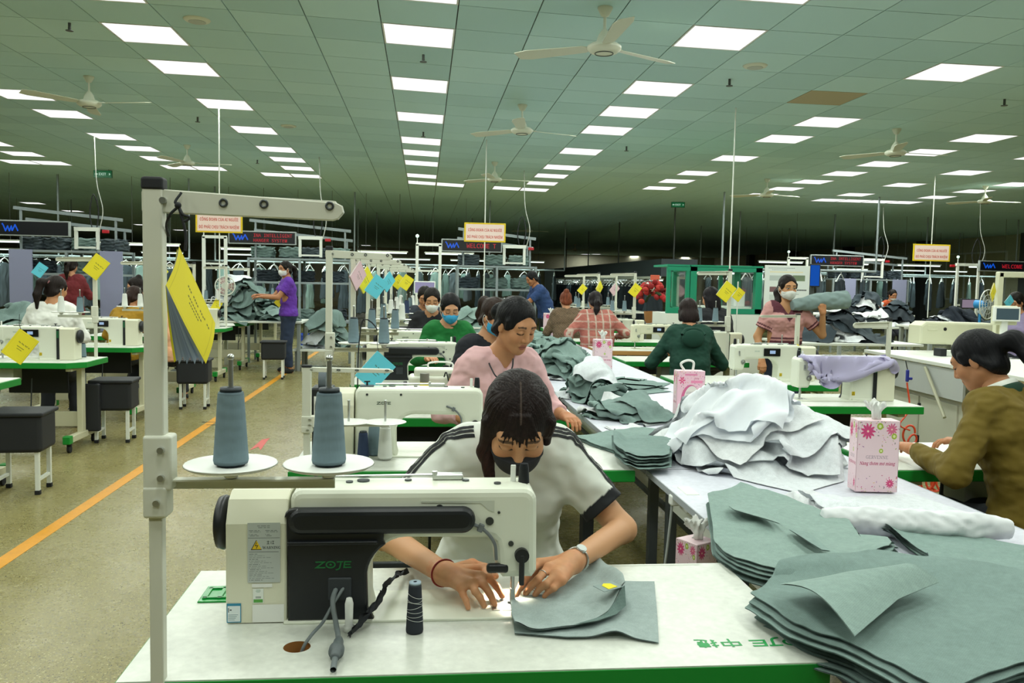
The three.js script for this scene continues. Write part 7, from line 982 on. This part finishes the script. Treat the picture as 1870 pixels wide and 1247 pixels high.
{ // flower basket on a metal table
  const z = -14.2, p = onZ(1190, 590, z), q = onZ(1190, 566, z), o = thing('flower_basket', 'basket of red flowers with white blossoms near the booth', 'flower basket', [p[0], onZ(1190, 594, z)[1], z]);
  part('basket', lathe([[0, 0], [0.11, 0], [0.14, 0.24], [0.13, 0.24], [0.1, 0.02], [0, 0.02]], 20), M(0xa5713e, 0.8), o); const reds = [0x8c1518, 0xa81e1e, 0x6b1216, 0xb5332a]; for (let k = 0; k < 70; k++) { const a = rr(0, 6.28), e = rr(-0.2, 1.4), R = rr(0.2, 0.34); const w = k % 9 === 0; const g = part(w ? 'white_blossom' : k % 4 === 0 ? 'leaf' : 'red_blossom', w || k % 4 ? new THREE.IcosahedronGeometry(w ? 0.035 : 0.055, 1).scale(1, 0.75, 1) : new THREE.SphereGeometry(0.06, 6, 4).scale(1.3, 0.2, 0.5), w ? plastic : k % 4 === 0 ? M(0x27401f, 0.8) : M(pick(reds), 0.8), o); g.position.set(Math.cos(a) * Math.cos(e) * R, 0.46 + Math.sin(e) * R * 0.9, Math.sin(a) * Math.cos(e) * R); g.rotation.set(rr(0, 3), rr(0, 3), rr(0, 3)); }
  part('message_tag', rbox(0.16, 0.09, 0.006, 0.002, 0.02, 0.82, 0.05), M(0xd8654a, 0.7), o); const t = thing('metal_table', 'grey metal table under the flower basket', 'table', [p[0] + 0.05, 0, z]), ty = onZ(1190, 594, z)[1]; part('top', box(0.9, 0.03, 0.5, 0, ty - 0.016, 0), rackGrey, t); for (const [x, zz] of [[-0.42, -0.22], [0.42, -0.22], [-0.42, 0.22], [0.42, 0.22]]) part('leg', box(0.04, ty - 0.03, 0.04, x, (ty - 0.03) / 2, zz), rackGrey, t);
}
function standFan(label, u, v, z, R, turn, m, baseY) { const p = onZ(u, v, z), o = thing('pedestal_fan', label, 'fan', p, turn, 'pedestal fans'); part('guard', [ring(R, 0.008), ring(R * 0.66, 0.004), ring(R * 0.33, 0.004), ...[...Array(14)].map((_, k) => rod([0.03 * Math.cos(k * 0.449), 0.03 * Math.sin(k * 0.449), 0.02], [R * Math.cos(k * 0.449), R * Math.sin(k * 0.449), 0], 0.0025, 5))], whitePaint, o); for (let k = 0; k < 3; k++) { const b = part('blade', extr([[0.03, -0.03], [R * 0.85, -0.09], [R * 0.88, 0.05], [0.05, 0.04]], 0.004).rotateX(0.3), m.blade, o); b.rotation.z = k * 2.094; b.position.z = -0.03; } part('motor', cyl(0.05, 0.06, 0.14, 0, 0, -0.1, Math.PI / 2), m.body, o); part('pole', cyl(0.018, 0.018, p[1] - baseY, 0, -(p[1] - baseY) / 2, -0.1), m.body, o); part('base', cyl(0.12, 0.14, 0.03, 0, -(p[1] - baseY) + 0.015, -0.1), m.body, o); }
standFan('white-guarded fan before the left grey heap', 411, 522, -12.9, 0.14, 0.2, { body: whitePaint, blade: M(0xb99a98, 0.5) }, 0.77); standFan('blue desk fan at the right', 1804, 556, -10.8, 0.2, 0.45, { body: M(0x2d8fd0, 0.4), blade: M(0xb6c4cc, 0.5) }, 0);
// ---------- heaps on far tables ----------
function farTable(label, x, z, w, d, y, m = whitePaint) { const o = thing('heap_table', label, 'table', [x, 0, z], 0, 'far tables'); part('top', rbox(w, 0.03, d, 0.004, 0, y - 0.016, 0), m, o); for (const [a, b] of [[-1, -1], [1, -1], [-1, 1], [1, 1]]) part('leg', box(0.05, y - 0.03, 0.05, a * (w / 2 - 0.06), (y - 0.03) / 2, b * (d / 2 - 0.06)), greyPaint, o); }
function heapAt(label, u, v, z, w, d, y, n, mats, size, where, lift = 0.16, rise = 0.05, sq = 0.62) { const p = onZ(u, v, z); farTable(label, p[0], z, w, d, y); const g = new Ground(p[0] - w / 2 - 0.4, p[0] + w / 2 + 0.4, z - d / 2 - 0.3, z + d / 2 + 0.3, 0.03, y, (x, zz) => (Math.abs(x - p[0]) < w / 2 && Math.abs(zz - z) < d / 2 ? y + 0.002 : y - 0.55)); heap(g, n, p[0], z, w * 0.36, d * 0.3, size, mats, where, 'crumpled garment', 'garments in ' + where, { lift, rise, n: 16, sq, steps: 50, stiff: 0.3 }); }
heapAt('table under the tall grey heap left of the aisle', 452, 530, -14.3, 1.9, 1.0, 0.8, 24, [...greyCloth, greyCloth[3], whiteCloth[1]], 0.55, 'the tall grey heap left of the aisle', 0.18, 0.045, 0.54); heapAt('table under the grey heap at the left edge', 20, 540, -10.6, 1.4, 1.0, 0.8, 14, [...greyCloth, greyCloth[3]], 0.5, 'the grey heap at the left edge', 0.14, 0.03, 0.54);
heapAt('low table under the grey heap beside the purple woman', 603, 560, -14.3, 1.1, 0.9, 0.35, 18, [...greyCloth, greyCloth[3], whiteCloth[1]], 0.5, 'the low grey heap behind the purple woman', 0.18, 0.04, 0.54); heapAt('table under the pale heap behind the green-topped woman', 850, 545, -13.4, 1.3, 0.8, 0.8, 8, [greyCloth[2], whiteCloth[1], greyCloth[0]], 0.6, 'the pale heap behind the centre line', 0.12, 0.04); heapAt('table under the blue-grey cloth before the man in navy', 925, 560, -14.5, 0.8, 0.6, 0.86, 6, [greyCloth[0], M(0x31465f, 0.9)], 0.5, 'the cloth before the man in navy', 0.08, 0.03);
heapAt('table under the dark heap right of the polo-shirted woman', 1535, 600, -10.2, 1.7, 0.9, 0.84, 18, [...darkCloth, darkCloth[1], whiteCloth[0]], 0.46, 'the near dark heap at right', 0.14, 0.03, 0.54); heapAt('table under the dark heap before the orange worker', 1610, 570, -13.4, 2.0, 1.0, 0.9, 18, [...darkCloth, darkCloth[0], whiteCloth[0]], 0.5, 'the middle dark heap at right', 0.16, 0.034, 0.54); heapAt('table under the dark heap below the right notice', 1745, 560, -12.4, 1.4, 0.9, 0.95, 14, [...darkCloth, navyCloth, whiteCloth[1]], 0.5, 'the dark heap below the right notice', 0.14, 0.022, 0.52); heapAt('table under the dark heap left of the orange worker', 1555, 545, -16.6, 2.2, 1.0, 1.0, 18, [...darkCloth, whiteCloth[0], whiteCloth[0]], 0.55, 'the black and white heap by the right rack', 0.16, 0.035, 0.52);
{ const p = onY(575, 632, 0); const o = thing('crate', 'blue plastic crate on the floor by the far aisle end', 'crate', [p[0], 0, p[2]], 0.1); part('shell', [box(0.6, 0.02, 0.4, 0, 0.01, 0), box(0.6, 0.26, 0.02, 0, 0.14, 0.2), box(0.6, 0.26, 0.02, 0, 0.14, -0.2), box(0.02, 0.26, 0.4, 0.3, 0.14, 0), box(0.02, 0.26, 0.4, -0.3, 0.14, 0)], M(0x1f3f9a, 0.5), o); part('rim', [box(0.64, 0.03, 0.03, 0, 0.26, 0.21), box(0.64, 0.03, 0.03, 0, 0.26, -0.21)], M(0x2a4fb5, 0.5), o); }
// ---------- template machine with its white tilted table at the right ----------
{
  const y = 0.92, P = (u, v) => onY(u, v, y), a = P(1578, 638), b = P(1750, 668), x0 = a[0], z0 = a[2], o = thing('template_machine', 'white template sewing machine with cabinet doors and slanting struts at the right', 'template machine', [b[0], 0, b[2]]), dx = x0 - b[0], dz = z0 - b[2];
  // tabletop: a long plate running away to the left, cabinet below it
  const W = 2.2, L = Math.hypot(dx, dz), ang = Math.atan2(-dz, dx), g = new THREE.Group(); g.name = 'machine_base'; g.rotation.y = ang; o.add(g);
  part('table_plate', rbox(L + 0.9, 0.03, 1.0, 0.004, L / 2 - 0.45, y - 0.015, 0.5 * Math.sign(1)), whitePaint, g); part('side_board', box(L * 0.9, 0.24, 0.02, L * 0.42, y - 0.16, 0.03), M(0xb7bcb9, 0.5), g); part('cabinet', box(L * 0.8, 0.58, 0.8, L * 0.35, 0.36, 0.5), M(0xc9cab9, 0.5), g); for (const x of [0.08, 0.45]) part('cabinet_door', rbox(L * 0.34, 0.46, 0.015, 0.003, L * x + L * 0.17, 0.36, 0.092), M(0xc4c6b6, 0.5), g); for (const [x, yy] of [[0.43, 0.5], [0.43, 0.22]]) part('door_hinge', rbox(0.03, 0.06, 0.02, 0.004, L * x, yy, 0.08), blackSoft, g); part('strut', rod([L * 0.3, y - 0.06, 0.0], [L * 0.05, 0.5, -0.04], 0.014), M(0xb8b79e, 0.5), g); part('strut', rod([L * 1.0, y - 0.04, 0.0], [L * 0.72, 0.62, -0.02], 0.014), M(0xb8b79e, 0.5), g);
  const q = onZ(1650, 470, z0); const h = thing('cream_machine_head', 'long cream machine head behind the white template table', 'sewing machine', [onZ(1715, 600, -7.6)[0], 1.0, -7.6], 0.05); part('body', extr([[-0.26, 0.0], [0.5, -0.02], [0.52, 0.2], [-0.2, 0.21], [-0.26, 0.17]], 0.2, 0.02, 2), castCream, h); part('cover_plate', rbox(0.1, 0.05, 0.006, 0.002, -0.14, 0.15, 0.102), castCream, h); part('dark_hole', cyl(0.016, 0.016, 0.01, -0.01, 0.14, 0.1, Math.PI / 2), black, h); part('column', box(0.2, 0.16, 0.16, 0.4, -0.08, 0), castCream, h);
  const s = thing('clamp_rail', 'white clamp rail with a black end on the template table', 'rail', [onY(1720, 650, y)[0], y, onY(1720, 650, y)[2]], 0.1); part('bar', rbox(0.5, 0.05, 0.09, 0.006, 0.25, 0.026, 0), whitePaint, s); part('end_block', rbox(0.06, 0.07, 0.1, 0.006, -0.02, 0.036, 0), black, s);
  { const n = onZ(1657, 686, b[2] + 0.35), w = thing('air_gun', 'blue air blow gun hanging by the template machine', 'air gun', n); part('body', [rbox(0.02, 0.09, 0.025, 0.008), rbox(0.03, 0.02, 0.03, 0.006, 0.02, -0.02, 0)], M(0x27308c, 0.4), w); part('nozzle', rod([0, 0.04, 0], [-0.02, 0.11, 0], 0.004), darkSteel, w); const hs = thing('air_hose', 'coiled orange air hose on the floor by the template machine', 'hose', [n[0], 0, n[2]]); const pts = [[0, n[1] - 0.05, 0], [0.02, n[1] - 0.25, 0.01], [-0.05, n[1] - 0.36, 0.02], [0.03, n[1] - 0.4, 0.02]]; part('lead', tube(pts, 0.006, 30, 6), M(0xe0502e, 0.4), hs); const coil = []; for (let k = 0; k < 150; k++) { const t = k / 149, A = t * 2 * Math.PI * 14; coil.push([0.02 + 0.05 * Math.cos(A) + t * 0.5, lerp(n[1] - 0.42, 0.09, smooth(0, 0.3, t)) + 0.06 * Math.sin(A), 0.1 * t + 0.02 * Math.cos(A * 0.5)]); } part('coil', tube(coil, 0.008, 420, 5), M(0xe0502e, 0.4), hs); }
  const p = onZ(1622, 640, -6.9); stand('cream thread stand beside the lavender cloth, arm pointing left', [p[0], 0, -6.9], 0, []).scale.y = 1.38;
}
scene.traverse((o) => { if (o.isMesh) o.castShadow = o.receiveShadow = true; });
renderer.render(scene, camera);
